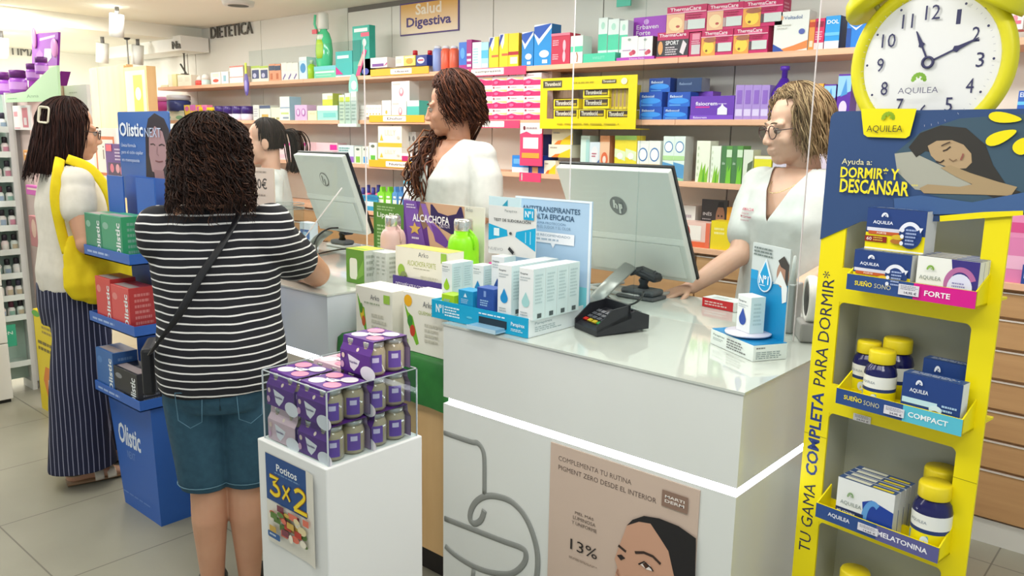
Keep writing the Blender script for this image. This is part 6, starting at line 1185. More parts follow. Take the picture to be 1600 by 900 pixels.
# ---------------------------------------------------------------- left bay: yellow sign, shelving, cabinet, lamps
a, c, z0, z1 = face_px(55, 93, 485, 560, 1.55)
b = MB(); wy = c-a; b.box(0, 0, 0, wy, .02, .575, mt('#e6cc14', .45)); b.art(FRONT(), wy, .575, [('e', .1, .96, .16, .03, '#5aa838'), G(.3, .78, .85, .92, 3, '#a8903a'), G(.1, .6, .95, .72, 2, '#7a6a2a'), ('p', [(.2, .32), (.32, .46), (.78, .46), (.98, .28), (.86, .10), (.36, .10)], '#e0802a'), ('p', [(.36, .22), (.40, .34), (.74, .33), (.80, .2), (.62, .14)], '#e9e2d0'), ('e', .86, .10, .06, .02, '#3f8a34')])
b.build('floor_sign', None, (a, 1.55, 0), 0, 'yellow floor sign with an orange hexagon behind the striped trousers', 'sign')
FR = mt('#d9dad6', .35)
def gondola(name, label, cat, x, y0, y1, ztop, levels, back, dep=.16):
    "open shelving whose goods face the room (+x)"
    t = thing(name, label, cat, (x, y0, 0)); L = y1-y0
    b = MB(); b.box(-dep, 0, .05, -dep+.02, L, ztop, mt(back, .5)); b.build('back_panel', t); b = MB(); b.box(-dep, L, .05, -.004, L+.012, ztop, mt('#d5d6d0', .5)); b.build('side_panel', t)
    for y in (0, L-.025): b = MB(); b.box(-.025, y, 0, 0, y+.025, ztop, FR); b.box(-dep, y, 0, -.025, y+.025, .05, FR); b.build('post', t)
    for z in levels: b = MB(); b.box(-dep+.02, .025, z-.018, -.004, L-.025, z, mt('#d4e4da', .35)); b.box(-.004, .025, z-.022, .0, L-.025, z+.012, mt('#e6efe8', .35)); b.build('shelf_board', t)
    return t
GX = -5.25
lv = [.18, .46, .58, .71, .85, .99, 1.13, 1.27, 1.41, 1.55]
gondola('shelving_unit', 'white metal shelving of small bottles at the left edge of the picture', 'shelving', GX, 1.05, 1.66, 1.75, lv, '#cfe6d8')
rr = random.Random(5)
for z in lv[1:]:
    n = 12
    for i in range(n):
        y = 1.085+i*.0485; cap = rr.choice(['#1f1b22', '#1f1b22', '#2a2430', '#3a3648', '#5a2a3a']); body = rr.choice(['#e4e4de', '#dfe2dc', '#e8dcd8', '#d8e4dc'])
        hb_ = .042+.012*rr.random(); b = MB(); b.lathe([(.018, 0), (.0205, .004), (.0205, hb_), (.012, hb_+.012)], mt(body, .35), 10); b.lathe([(.0135, hb_+.012), (.0135, hb_+.042), (.010, hb_+.046)], mt(cap, .3), 10); b.add([(.0208*math.cos(q), .0208*math.sin(q), z_) for z_ in (.012, hb_*.8) for q in (-.8, -.4, 0, .4, .8)], [(k, k+1, k+6, k+5) for k in range(4)], rr.choice(['#c8889a', '#9ab0c4', '#c4b89a', '#e8e6e0', '#e8e6e0', '#8ab4a4']))
        b.build('polish_bottle', None, (GX-.035, y, z+.0004), 0, f'small pale bottle with dark cap on the left shelving', 'bottle', 'small dark capped bottles on the left shelving')
b = MB(); b.box(0, 0, 0, .006, .42, .13, mt('#3fb08a', .45)); b.art(RIGHT(.006), .42, .13, [('b', 'LA RECOMENDACIÓN', .04, .55, .96, .75, '#d9efe4'), ('t', 'DEL EXPERTO', .3, .25, .8, .42, '#a9dcc8')]); b.build('header_sign', None, (GX+.001, 1.15, .29), 0, 'green lettered strip low on the left shelving', 'sign')
# neighbouring end unit with a pinkish side, poster frame and orange tray
t = thing('end_unit', 'tall pinkish end unit of the left shelving behind the woman in the pale T-shirt', 'shelving', (-5.30, 1.70, 0))
b = MB(); b.box(0, .0, 0, .19, .16, 1.78, mt('#d6c2ba', .5)); b.build('body', t)
b = MB(); b.box(-.02, -.025, 0, .012, .0, 1.76, FR); b.box(.012, -.02, 0, .02, .0, 1.76, mt('#a9aaa8', .3)); b.build('post', t, label='white metal post')
a, c, z0, z1 = face_px(27, 56, 165, 203, 1.69); 
b = MB(); b.box(0, 0, 0, c-a, .008, z1-z0, mt('#f3efec', .4)); b.art(FRONT(), c-a, z1-z0, [('r', .55, .1, .85, .9, '#e08a94'), ('r', .1, .55, .3, .75, '#e8a4aa'), ('r', .62, .2, .78, .5, '#f4e4e4'), ('r', .1, .05, .4, .1, '#e8b0b4')]); b.build('poster', None, (a, 1.665, z0), 0, 'white card with red print on the pinkish end unit', 'poster')
for x0, x1, y0, y1, col, lab in ((38, 62, 235, 252, '#e0a05a', 'orange tray on the pinkish end unit'), (53, 66, 208, 232, '#e0543a', 'red-orange bottle row on the pinkish end unit'), (42, 62, 290, 305, '#d86ab8', 'magenta bag hanging on the pinkish end unit'), (48, 62, 338, 385, '#c88a8a', 'pink portrait card on the pinkish end unit')):
    a, c, z0, z1 = face_px(x0, x1, y0, y1, 1.66); b = MB(); b.box(0, 0, 0, c-a, .03, z1-z0, mt(col, .45), .004); b.art(FRONT(), c-a, z1-z0, [('r', .1, .55, .9, .75, '#f0d8c8') if 'portrait' not in lab else ('e', .5, .6, .25, .3, '#e8c4b0')]); b.build('display_tray' if 'tray' in lab else 'card' if 'card' in lab else 'product_pack', None, (a, 1.655, z0), 0, lab, 'pack')
# pale green topper with purple jars
t = thing('counter_display', 'purple display with pale green side on top of the left shelving', 'display stand', (-5.3, 1.70, 1.782))
GP = lambda px, py, Y=1.60: (lambda p: (p.x+5.3, p.z-1.782))(at(px, py, Y=Y))
b = MB(); pts = [GP(8, 160), GP(92, 158), GP(89, 102), GP(78, 106), GP(40, 143), GP(8, 148)]
b.prism(pts, .012, mt('#bfe0b4', .45), T=FRONT(0, -.10, 0)); b.art(FRONT(0, -.10, 0), 1, 1, [('t', 'Anna', *GP(42, 153), *GP(60, 147), '#7aa07a'), G(*GP(12, 156), *GP(28, 152), 1, '#8ab88a')]); b.build('green_side', t, label='pale green sloping side')
b = MB(); pts = [GP(50, 104, 1.75), GP(89, 102, 1.75), GP(91, 50, 1.75), GP(61, 52, 1.75), GP(50, 56, 1.75)]
b.prism(pts, .012, mt('#8a2ea4', .4), T=FRONT(0, .05, 0)); b.art(FRONT(0, .05, 0), 1, 1, [('p', [GP(x, y, 1.75) for x, y in ((62, 64), (86, 58), (86, 54), (62, 60))], '#e0b4e4'), ('p', [GP(x, y, 1.75) for x, y in ((57, 96), (57, 84), (62, 77), (67, 84), (67, 96))], '#b870c8'), ('p', [GP(x, y, 1.75) for x, y in ((70, 76), (80, 76), (81, 90), (75, 97), (69, 90))], '#d0e4c8')]); 
b.build('purple_header', t, label='purple header with arrows')
b = MB(); b.ell((*[GP(55, 60, 1.75)[0]], .045, GP(55, 60, 1.75)[1]), (.03, .01, .055), mt('#d08ac0', .4)); b.build('leaf_cutout', t, label='pink round cut-out'); b = MB(); b.ell((GP(88, 75, 1.75)[0], .06-.02, GP(88, 75, 1.75)[1]), (.042, .01, .05), mt('#d08ac0', .4)); b.build('leaf_cutout', t, label='pink round cut-out')
b = MB(); b.prism([GP(x, y) for x, y in ((0, 150), (40, 142), (48, 108), (38, 118), (0, 122))], .05, mt('#7a1288', .4), T=FRONT(0, .045, 0)); b.build('jar_bin', t, label='dark purple bin')
for i, (x, y) in enumerate(((8, 152), (30, 150), (52, 130), (66, 120), (-8, 152))):
    p = at(x, y-4, Y=1.655); tj = thing('supplement_jar', f'purple jar in the purple display at the upper left, {["second from the left", "third from the left", "fourth, higher up", "highest", "leftmost"][i]}', 'jar', p, 0, 'purple jars in the upper left display')
    s_ = 1 if i in (0, 1, 4) else .7
    b = MB(); b.lathe([(.042*s_, 0), (.045*s_, .005), (.045*s_, .07*s_), (.036*s_, .085*s_)], mt('#a050c0', .3), 18); b.lathe([(.0455*s_, .02*s_), (.0455*s_, .06*s_)], mt('#cf9ae0', .4), 18, cap=False); b.build('jar_body', tj); b = MB(); b.lathe([(.042*s_, .085*s_), (.043*s_, .12*s_), (.038*s_, .125*s_)], mt('#6a2a78', .3), 18); b.build('lid', tj, label='dark lid')
# low unit behind the woman with cards on it
t = thing('low_shelving', 'low pale shelving unit behind the two left customers', 'shelving', (-5.2, 2.25, 0))
b = MB(); b.box(0, 0, 0, .82, .4, 1.2, mt('#e4ddd4', .5)); b.build('body', t); 
b = MB(); b.box(-.01, -.03, 1.2, .83, .42, 1.225, mt('#e4b49a', .5)); b.build('top_board', t, label='pale wooden top')
def card(x0, x1, y0, y1, Y, col, ops, lab, name='display_card', d=.02, zb=None):
    a, c, z0, z1 = face_px(x0, x1, y0, y1, Y); z0 = zb if zb is not None else z0
    b = MB(); b.box(0, 0, 0, c-a, d, z1-z0, mt(col, .45)); b.art(FRONT(), c-a, z1-z0, ops); return b.build(name, None, (a, Y, z0), 0, lab, 'card')
LZ = 1.2255
card(67, 100, 135, 200, 1.672, '#b08a78', [('p', [(.3, 1), (.9, 1), (.8, .6), (.4, .6)], '#5c443c'), ('e', .55, .6, .25, .16, '#d8b09c'), ('r', 0, 0, .3, 1, '#a07868')], 'beauty portrait board above the left woman, left half')
card(99, 137, 133, 200, 1.678, '#d4d0c8', [G(.3, .8, .7, .86, 1, '#b0aca4')], 'pale grey board above the left woman, right half')
card(146, 183, 200, 262, 2.3, '#e8e4de', [('r', .1, .08, .9, .84, '#d8743c'), ('r', .16, .14, .84, .78, '#efe9e0'), ('t', 'ie', .4, .4, .74, .66, '#8a7a70')], 'white sign with an orange frame beside the woman\'s face', zb=LZ)
card(166, 196, 225, 285, 2.28, '#5a2a86', [('r', .1, .05, .9, .5, '#3a1a50'), ('e', .3, .35, .1, .12, '#d8708a'), ('e', .6, .35, .1, .12, '#e0a0b0'), ('e', .8, .3, .08, .12, '#d8708a'), ('r', .05, .8, .35, .98, '#e0506a'), G(.5, .55, .95, .9, 4, '#cfc0e0')], 'purple display card left of the blue header', zb=LZ)
card(262, 284, 204, 262, 2.88, '#b83a34', [('o', .5, .93, .22, .045, .012, 150, 390, '#f0d8d0'), G(.2, .84, .8, .86, 1, '#e8b4ac')], 'dark red promotional board behind the blue header', zb=.0005)
card(284, 330, 200, 262, 2.90, '#e0462a', [('r', 0, .9, 1, 1, '#c83a22')], 'bright red promotional board behind the striped customer\'s hair', zb=.0005)
# white block at the left edge
t = thing('drawer_cabinet', 'white drawer block at the left edge of the picture', 'cabinet', (-5.235, 1.02, 0))
a = at(26, 560, Y=1.47).x
for k in range(3):
    b = MB(); b.box(0, 0, .02+k*.33, .14, .46, .345+k*.33, mt('#e6e4dc', .4), .004); b.build('drawer', t)
b = MB(); b.box(.01, .02, 0, .13, .45, .02, DARK); b.build('plinth', t)
# wooden cabinet
t = thing('display_cabinet', 'tall shallow pale wooden cabinet in the left corner', 'cabinet', (-7.5, 3.0, 0))
b = MB(); b.box(0, .02, 0, .68, .075, 2.08, OAK); b.build('carcass', t)
b = MB(); b.box(0, 0, .05, .165, .019, 2.07, OAK, .002); b.box(.17, 0, .05, .675, .019, 2.07, OAK, .002); b.build('door', t)
b = MB(); b.box(.68, 0, 0, 1.07, .075, 2.05, OAK); b.box(.70, -.004, 1.3, 1.05, 0, 2.02, mt('#e2d8a4', .3)); b.art(FRONT(.70, -.004, 1.3), .35, .72, [('r', .4, .05, .85, .95, '#e8c83c'), ('e', .62, .75, .14, .07, '#efe6c4'), ('e', .62, .3, .14, .07, '#efe6c4'), ('r', .42, .5, .84, .53, '#cfae2c')]); b.build('lit_compartment', t, label='yellowish glazed compartment')
b = MB(); b.box(.1, -.03, 1.22, 1.08, 0, 1.25, OAK); b.build('ledge', t)
letters('NTIMA', 0, 58, 70, 84, 'dark raised wall letters ending NTIM on the far left wall', X=-9.098)
a, c, z0, z1 = face_px(208, 283, 60, 92, 3.45)
MB().box(a-.6, 3.45, z0+.05, c, 3.70, z1, mt('#efefea', .5)).build('trim_3', kind='structure')
letters('Na', 271, 283, 65, 77, 'dark raised letters Na on the white bulkhead', Y=3.449)
for i, (px, py, Z) in enumerate(((183, 22, 2.43), (160, 64, 2.325), (2, 56, 2.325), (215, 66, 2.325))):
    X_ = [-6.2, -7.3, -7.6, -7.2][i]; p = at(px, py, X=X_) ; t = thing('spotlight', f'white cylindrical ceiling spotlight, {["below the main ceiling", "left of the dark bracket", "at the left picture edge", "right of the dark bracket"][i]}', 'spotlight', (p.x, p.y, Z))
    b = MB(); b.lathe([(.015, -.05), (.015, 0)], mt('#6a6864', .4), 10); b.build('stem', t); b = MB(); Tl = M.Translation((0, 0, -.05)) @ M.Rotation(R(12), 4, 'Y'); b.lathe([(.05, -.16), (.05, 0)], mt('#dfe0da', .4), 20, T=Tl); b.build('housing', t); b = MB(); b.lathe([(.0, -.158), (.042, -.158)], mt('#fff6e0', .4, emit=3), 20, T=Tl, cap=False); b.build('lens', t, label='glowing lens')
p = at(372, 2, z=2.43); b = MB(); b.lathe([(.07, -.03), (.10, -.03), (.11, 0)], mt('#d9d9d4', .4), 24, T=M.Translation((0, 0, 0)), cap=False); b.build('ceiling_ring', None, (p.x, p.y, 2.43), 0, 'round white recessed ceiling fitting', 'ceiling fitting')
p = at(198, 58, Y=3.2); b = MB(); b.tube([(0, 0, 0), (0, 0, -.28)], .006, '#8a8a86', 6); b.ell((0, 0, 0), (.03, .03, .025), mt('#3a3836', .4)); b.build('hanging_rod', None, (p.x, p.y, p.z), 0, 'thin dark-topped rod hanging above the wooden cabinet', 'rod')
# ---------------------------------------------------------------- people
from mathutils import noise as NZ
def skin_mat(name, c1, c2):
    m, nt, b = nodes(name); n = noise(nt, coord(nt), 9, 4)
    nt.links.new(ramp(nt, n, [(.3, c1), (.7, c2)]), b.inputs['Base Color']); b.inputs['Roughness'].default_value = .5
    b.inputs['Subsurface Weight'].default_value = .12; b.inputs['Subsurface Radius'].default_value = (.02, .008, .004); b.inputs['Subsurface Scale'].default_value = .3
    return m
def remesh(mb, voxel, it, name, parent, mat, fac=.5, post=None, label=None, mats=None, thick=0, fold=0, fscale=9):
    "grow one continuous surface over all the volumes in mb"
    me = bpy.data.meshes.new('tmp'); me.from_pydata([tuple(v) for v in mb.v], [], mb.f)
    o = bpy.data.objects.new('tmp', me); COL.objects.link(o)
    r = o.modifiers.new('r', 'REMESH'); r.mode = 'VOXEL'; r.voxel_size = voxel
    if it: s = o.modifiers.new('s', 'SMOOTH'); s.factor = fac; s.iterations = it
    res = bpy.data.meshes.new_from_object(o.evaluated_get(bpy.context.evaluated_depsgraph_get()))
    bpy.data.objects.remove(o); bpy.data.meshes.remove(me)
    if fold:
        for v in res.vertices:
            c = v.co; k = NZ.noise(V((c.x*fscale, c.y*fscale, c.z*fscale*.45)))+.5*NZ.noise(V((c.x*fscale*2.3, c.y*fscale*2.3, c.z*fscale)))
            v.co += v.normal*fold*k
    bm = bmesh.new(); bm.from_mesh(res)
    if post: post(bm)
    for f in bm.faces: f.smooth = True
    bm.to_mesh(res); bm.free()
    res.materials.clear()
    for m in (mats or [mat]): res.materials.append(m)
    res.name = name; ob = bpy.data.objects.new(name, res); COL.objects.link(ob); ob.parent = parent
    if thick: md = ob.modifiers.new('thickness', 'SOLIDIFY'); md.thickness = thick; md.offset = -1
    tag(ob, label); return ob
TMAT = mt('#888888')
def torso(b, fat=1, top=True, e=0, z0=.80, hip=1, belly=0):
    R_ = [(.80, 0, .150, .110), (.87, -.008, .178, .128), (.94, -.004, .170, .122), (1.03, .004, .148, .108), (1.12, .006, .152, .112), (1.20, .010, .160, .116), (1.27, .002, .165, .104), (1.32, -.006, .150, .085), (1.355, -.010, .105, .066)]
    pts = []; rad = []
    for z, y, rx, ry in R_:
        if z < z0-.001: continue
        k = fat*(hip if z < 1.0 else 1); pts.append((0, y+belly*math.exp(-((z-1.05)/.09)**2), z)); rad.append((rx*k+e, ry*k+e+belly*math.exp(-((z-1.05)/.09)**2)))
    b.tube(pts, rad, TMAT, 28, side=(1, 0, 0))
    for s in (-1, 1): b.ell((s*.068*fat, .075*fat, 1.185), (.062*fat+e, .052*fat+e, .062*fat+e), TMAT)
    for s in (-1, 1): b.ell((s*.155*fat, -.004, 1.305), (.052*fat+e, .05*fat+e, .05*fat+e), TMAT)
def limb(b, pts, rad, seg=16):
    P = [V(p) for p in pts]; b.tube(P, rad, TMAT, seg)
    for p, r in zip(P, rad): b.ell(p, (r, r, r), TMAT, u=14, w=9)
def hand(b, w, d, up, L=.17, curl=.35, thumb=1):
    "palm with five separate fingers from the wrist w along d; up = back of the hand"
    d = V(d).normalized(); up = V(up); up = (up-d*up.dot(d)).normalized(); sd = d.cross(up)*thumb; w = V(w)
    b.tube([w, w+d*.03, w+d*.075, w+d*.09], [(.024, .017), (.034, .015), (.040, .013), (.036, .011)], TMAT, 14, side=sd)
    for k, (o, l) in enumerate(((-.030, .055), (-.011, .072), (.010, .078), (.031, .070))):
        p = w+d*.085+sd*o; q1 = p+d*l*.45+sd*o*.12-up*l*.10*curl; q2 = q1+d*l*.33-up*l*.25*curl; q3 = q2+d*l*.22-up*l*.3*curl
        b.tube([p-d*.01, q1, q2, q3], [.0088, .0084, .0076, .006], TMAT, 10); b.ell(q3, (.006,)*3, TMAT, u=8, w=6)
    p = w+d*.03+sd*.034; q = p+sd*.026+d*.028-up*.004; b.tube([p-sd*.012, q, q+d*.028+sd*.006-up*.008], [.012, .0095, .007], TMAT, 10)
def head_parts(b, A):
    "skull, face, nose, mouth, ears; A places head space (eye level at 0, facing +y)"
    E = lambda c, r, rot=None: b.ell(c, r, TMAT, T=A, rot=rot)
    E((0, -.022, .040), (.073, .090, .080)); E((0, .020, -.030), (.062, .068, .088)); E((0, .052, -.092), (.030, .028, .024)); E((0, .012, -.072), (.054, .060, .040))
    for s in (-1, 1):
        E((s*.036, .050, -.032), (.026, .026, .028)); E((s*.030, .064, .021), (.026, .014, .012)); E((s*.077, -.012, -.012), (.009, .021, .031), M.Rotation(R(8*s), 3, 'Z')); E((s*.0105, .094, -.037), (.009, .012, .008))
        E((s*.031, .0635, .0125), (.018, .014, .007)); E((s*.031, .0635, -.012), (.017, .012, .006))
    b.tube([(0, .080, .016), (0, .090, -.012), (0, .101, -.031)], [.009, .010, .011], TMAT, 12, T=A); E((0, .100, -.033), (.0115, .0115, .0105))
    E((0, .082, -.060), (.022, .014, .0075)); E((0, .080, -.073), (.020, .013, .0085))
def eyes(A, root, iris='#4a3626', brow='#3a2a20', lid=None, look=0):
    for s in (-1, 1):
        b = MB(); b.ell((0, 0, 0), (.0118,)*3, mt('#a89a90', .8, spec=.1), T=A @ M.Translation((s*.031, .0705, 0)))
        T = A @ M.Translation((s*.031, .0705, 0)) @ M.Rotation(R(look), 4, 'X')
        b.lathe([(.0074, .0094), (.0068, .0106), (.0, .0117)], mt(iris, .2), 14, T=T @ M.Rotation(R(-90), 4, 'X'), cap=False); b.lathe([(.0036, .0116), (.0, .0122)], mt('#0e0b0a', .1), 12, T=T @ M.Rotation(R(-90), 4, 'X'), cap=False); b.build('eye', root)
        b = MB(); b.tube([A @ V((s*(.016+.007*k), .0865-.0016*k*k*.8, .0235+.0035*math.sin(k*.9))) for k in range(5)], [.0014, .0026, .0028, .0024, .001], mt(brow, .7), 8); b.build('eyebrow', root)
        b = MB(); b.tube([A @ V((s*(.031+.014*math.cos(R(q))), 0.0730+.0115*math.sin(R(q))*.9, .0055+.004*math.sin(R(q)))) for q in range(10, 171, 20)], .0016, mt('#2a1e1a', .6), 6); b.build('eyelash', root)
def lips(bm, A, i=1):
    inv = A.inverted()
    for f in bm.faces:
        p = inv @ f.calc_center_median(); q = ((p.x/.0225)**2+((p.z+.0665)/.0125)**2)
        if q < 1 and p.y > .07: f.material_index = i
def headA(turn=0, tilt=0, piv=(0, -.012, 1.37), up=.135, fwd=.022, hs=1):
    return M.Translation(V(piv)) @ M.Rotation(R(turn), 4, 'Z') @ M.Rotation(R(tilt), 4, 'X') @ M.Translation((0, fwd, up)) @ M.Scale(hs, 4)
def neck(b, A, r=.053):
    p = A @ V((0, -.030, -.075)); b.tube([(0, -.016, 1.30), (0, -.012, 1.36), (p+V((0, 0, -.02))), p+V((0, .0, .04))], [(r*1.35, r*1.1), r, r*.97, r*.95], TMAT, 18)
class Hair:
    "hair as a shell with many strands over it, all in head space"
    def __init__(s, A, rad, c=(0, -.02, .035), front=55, zend=-.16, spread=1.0, hair_line=.30, back=1.0):
        s.A, s.rad, s.c, s.front, s.zend, s.spread, s.hl, s.back = A, rad, V(c), front, zend, spread, hair_line, back
    def pos(s, az, t, k=1.0, tm=1.0):
        "az: degrees from the face, t: 0 crown .. 1 tip"
        a = R(az); rx, ry, rz = s.rad; sx, cy = math.sin(a), math.cos(a)
        if t < .55:
            th = R(100)*t/.55; r = math.sin(th); p = V((rx*r*sx, ry*r*cy, rz*math.cos(th)))
        else:
            u = (t-.55)/.45; th = R(100); r = math.sin(th)*(1+(s.spread-1)*u); z0 = rz*math.cos(th); ze = s.zend-s.c.z
            p = V((rx*r*sx, ry*r*cy*(1 if cy > 0 else 1+(s.back-1)*u), z0+(ze-z0)*u))
        d = abs((az+180) % 360-180); fr = max(0, 1-d/s.front)
        return s.A @ (s.c+p*(k-.30*min(1, fr*1.6)*(t/max(tm, .01))**1.5))
    def tmax(s, az):
        d = abs((az+180) % 360-180)
        if d >= s.front: return 1
        return s.hl+(1-s.hl)*max(0, (d-s.front*.72)/(s.front*.28))**1.2
    def shell(s, b, mat, k=.95, na=44, nt=18):
        vs = []; fs = []
        for i in range(na):
            az = 360*i/na; tm = s.tmax(az)
            for j in range(nt+1): vs.append(s.pos(az, max(.001, tm*j/nt), k-(.05 if j == nt else 0), tm))
        for i in range(na):
            i2 = (i+1) % na
            for j in range(nt): fs.append((i*(nt+1)+j, i*(nt+1)+j+1, i2*(nt+1)+j+1, i2*(nt+1)+j))
        b.add(vs, fs, mat, True)
    def strands(s, b, mats, n, amp, freq, r, seed=1, kr=(.95, 1.06), pts=22, t0=(0, .35), tipvar=.12, clump=0):
        rr = random.Random(seed)
        for q in range(n):
            az = rr.uniform(0, 360); tm = s.tmax(az)*rr.uniform(1-tipvar, 1+tipvar*.4); ta = rr.uniform(*t0)*tm
            k = rr.uniform(*kr); ph = rr.uniform(0, 6.28); daz = rr.uniform(-22, 22); P = []
            fq = freq*rr.uniform(.6, 1.4); am = amp*rr.uniform(.4, 1.5)
            for j in range(pts):
                u = j/(pts-1); t = ta+(tm-ta)*u; p = s.pos(az+daz*u, t, k, tm); e = am*min(1, u*4)
                P.append(p+V((math.cos(ph+fq*u*6.28)*e, math.sin(ph+fq*u*6.28)*e, math.sin(ph+fq*u*6.28+1)*e*.6)))
            b.tube(P, [r*(.5+.5*min(1, j/4))*(1-.75*max(0, (j/(pts-1)-.6)/.4)) for j in range(pts)], rr.choice(mats), 4)
def hmats(*c): return [mt(x, .6, spec=.22) for x in c]
def person(label, x, y, rz, s, z=0.0):
    t = thing('person', label, 'person', (x, y, z), R(rz-90)); t.scale = (s, s, s); bpy.context.view_layer.update()
    A = M.Translation((x, y, z)) @ M.Rotation(R(rz-90), 4, 'Z') @ M.Scale(s, 4)
    return t, A.inverted()
def stripes(name, base, line, step, width, axis='z', wob=.004, rough=.85, wscale=5):
    m, nt, b = nodes(name); c = coord(nt); sp = nt.nodes.new('ShaderNodeSeparateXYZ'); nt.links.new(c, sp.inputs[0])
    def mth(op, a, b_=None):
        n = nt.nodes.new('ShaderNodeMath'); n.operation = op
        for i, v in enumerate((a, b_)):
            if v is None: continue
            if isinstance(v, (int, float)): n.inputs[i].default_value = v
            else: nt.links.new(v, n.inputs[i])
        return n.outputs[0]
    if axis == 'z': v = sp.outputs[2]
    else: v = mth('ADD', mth('MULTIPLY', sp.outputs[0], axis[0]), mth('MULTIPLY', sp.outputs[1], axis[1]))
    n = noise(nt, c, wscale, 2); v = mth('ADD', v, mth('MULTIPLY', mth('SUBTRACT', n, .5), wob*6))
    k = mth('LESS_THAN', mth('FRACT', mth('DIVIDE', v, step)), width)
    mx = nt.nodes.new('ShaderNodeMix'); mx.data_type = 'RGBA'; nt.links.new(k, mx.inputs[0]); mx.inputs[6].default_value = lin(base); mx.inputs[7].default_value = lin(line)
    nt.links.new(mx.outputs[2], b.inputs['Base Color']); b.inputs['Roughness'].default_value = rough; return m
def vcut(zv, zt, w, apex=0.0, zcap=9):
    "open a V neckline: apex height, top height and half width"
    def f(bm):
        for s in (-1, 1):
            n = V((s*(zt-zv), 0, -w))
            g = [q for q in bm.faces if q.calc_center_median().y > -.02 and q.calc_center_median().z > zv-.03]
            ge = list({e for q in g for e in q.edges}|{v for q in g for v in q.verts}|set(g))
            bmesh.ops.bisect_plane(bm, geom=ge, plane_co=(apex, 0, zv), plane_no=n)
        kill = [q for q in bm.faces if (lambda c: c.y > -.012 and c.z > zv and abs(c.x-apex) < (c.z-zv)/(zt-zv)*w)(q.calc_center_median())]
        ks = set(kill); kill += [q for q in bm.faces if q.calc_center_median().z > zcap and q not in ks]
        bmesh.ops.delete(bm, geom=kill, context='FACES')
    return f
def capcut(zcap):
    def f(bm): bmesh.ops.delete(bm, geom=[q for q in bm.faces if q.calc_center_median().z > zcap], context='FACES')
    return f
SK1 = skin_mat('skin_warm', '#c08d70', '#cb9a7c'); SK2 = skin_mat('skin_light', '#d3a48a', '#dcb098'); LIP = mt('#b5705f', .4)
LINEN = mottled('tunic_cloth', '#cdcec9', '#d6d7d2', 30, .8, bmp=.06)
def legs(b, k=1.0, spread=.085, fwd=(0, 0)):
    for i, s in enumerate((-1, 1)):
        f = fwd[i]; limb(b, [(s*spread, -.005, .86), (s*spread*1.05, .004+f*.5, .66), (s*spread*.98, .006+f, .46), (s*spread, -.016+f, .31), (s*spread, -.02+f, .085)], [.088*k, .078*k, .054*k, .053*k, .034*k])
        b.tube([(s*spread, -.045+f, .035), (s*spread, .02+f, .045), (s*(spread+.006), .10+f, .028), (s*(spread+.008), .155+f, .018)], [(.030, .034), (.036, .042), (.042, .026), (.034, .015)], TMAT, 14, side=(1, 0, 0)); b.ell((s*spread, -.04+f, .04), (.03, .028, .036), TMAT)
# ================= customer in the striped shirt (seen from behind)
t, Iv = person('woman seen from behind in a black and white striped T-shirt and denim shorts', -2.345, 1.275, 148, .975)
W = lambda x, y, z: Iv @ V((x, y, z))
hA = headA(-4, -6)
elb = W(-2.525, 1.775, 1.035); wr = W(-2.80, 1.83, 1.02)
elbL = W(-2.80, 1.52, 1.10); wrL = W(-2.92, 1.80, 1.03)
b = MB(); torso(b, 1.10); neck(b, hA, .058); head_parts(b, hA); legs(b, 1.10, .060)
limb(b, [(.165, -.01, 1.30), (V((.165, -.01, 1.30))+elb)/2, elb, (elb+wr)/2, wr], [.060, .058, .053, .046, .030]); hand(b, wr, wr-elb, (0, 0, 1), curl=.3, thumb=-1)
limb(b, [(-.165, -.01, 1.30), (V((-.165, -.01, 1.30))+elbL)/2, elbL, (elbL+wrL)/2, wrL], [.058, .054, .044, .040, .029]); hand(b, wrL, wrL-elbL, (0, 0, 1), curl=.3)
remesh(b, .0055, 3, 'body', t, SK1, mats=[SK1, LIP], post=lambda bm: lips(bm, hA)); eyes(hA, t)
SH = stripes('striped_jersey', '#15151d', '#e6e4e2', .0252, .20, 'z', .0035)
b = MB()
pts = [(.012, -.012, .775), (.010, -.012, .84), (.008, -.008, .92), (.006, 0, 1.0), (.004, .006, 1.09), (0, .008, 1.18), (0, 0, 1.26), (0, -.012, 1.325), (0, -.016, 1.365)]
b.tube(pts, [(.198, .160), (.206, .168), (.203, .166), (.195, .155), (.196, .150), (.198, .150), (.188, .132), (.160, .100), (.085, .075)], TMAT, 32, side=(1, 0, 0))
for s in (-1, 1): b.ell((s*.075, .085, 1.175), (.075, .065, .075), TMAT); b.ell((s*(.172 if s > 0 else .158), -.008, 1.292), (.074, .078, .076), TMAT)
for e_, s in ((elb, 1), (elbL, -1)):
    a = V((s*.150, -.01, 1.255)); m_ = a+(e_-a)*(.46 if s > 0 else .5)+V((s*.012, 0, -.012)); limb(b, [a, a+(m_-a)*.5, m_], [.092, .092, .082] if s > 0 else [.080, .080, .074])
remesh(b, .008, 5, 'striped_shirt', t, SH, fold=.010, fscale=7, label='black jersey with thin white stripes')
DEN = mottled('denim', '#24485c', '#2d5468', 40, .85, bmp=.1)
b = MB(); b.tube([(0, -.006, .845), (0, -.010, .80), (0, -.010, .76), (0, -.006, .72)], [(.182, .142), (.188, .150), (.180, .146), (.165, .13)], TMAT, 28, side=(1, 0, 0))
for s in (-1, 1): limb(b, [(s*.084, -.008, .74), (s*.076, -.004, .60), (s*.070, 0, .455)], [.102, .093, .084], 22)
def hemcut(bm): bmesh.ops.bisect_plane(bm, geom=bm.verts[:]+bm.edges[:]+bm.faces[:], plane_co=(0, 0, .425), plane_no=(0, 0, -1), clear_outer=True)
so = remesh(b, .008, 4, 'denim_shorts', t, DEN, post=hemcut, fold=.004, thick=.004)
b = MB()
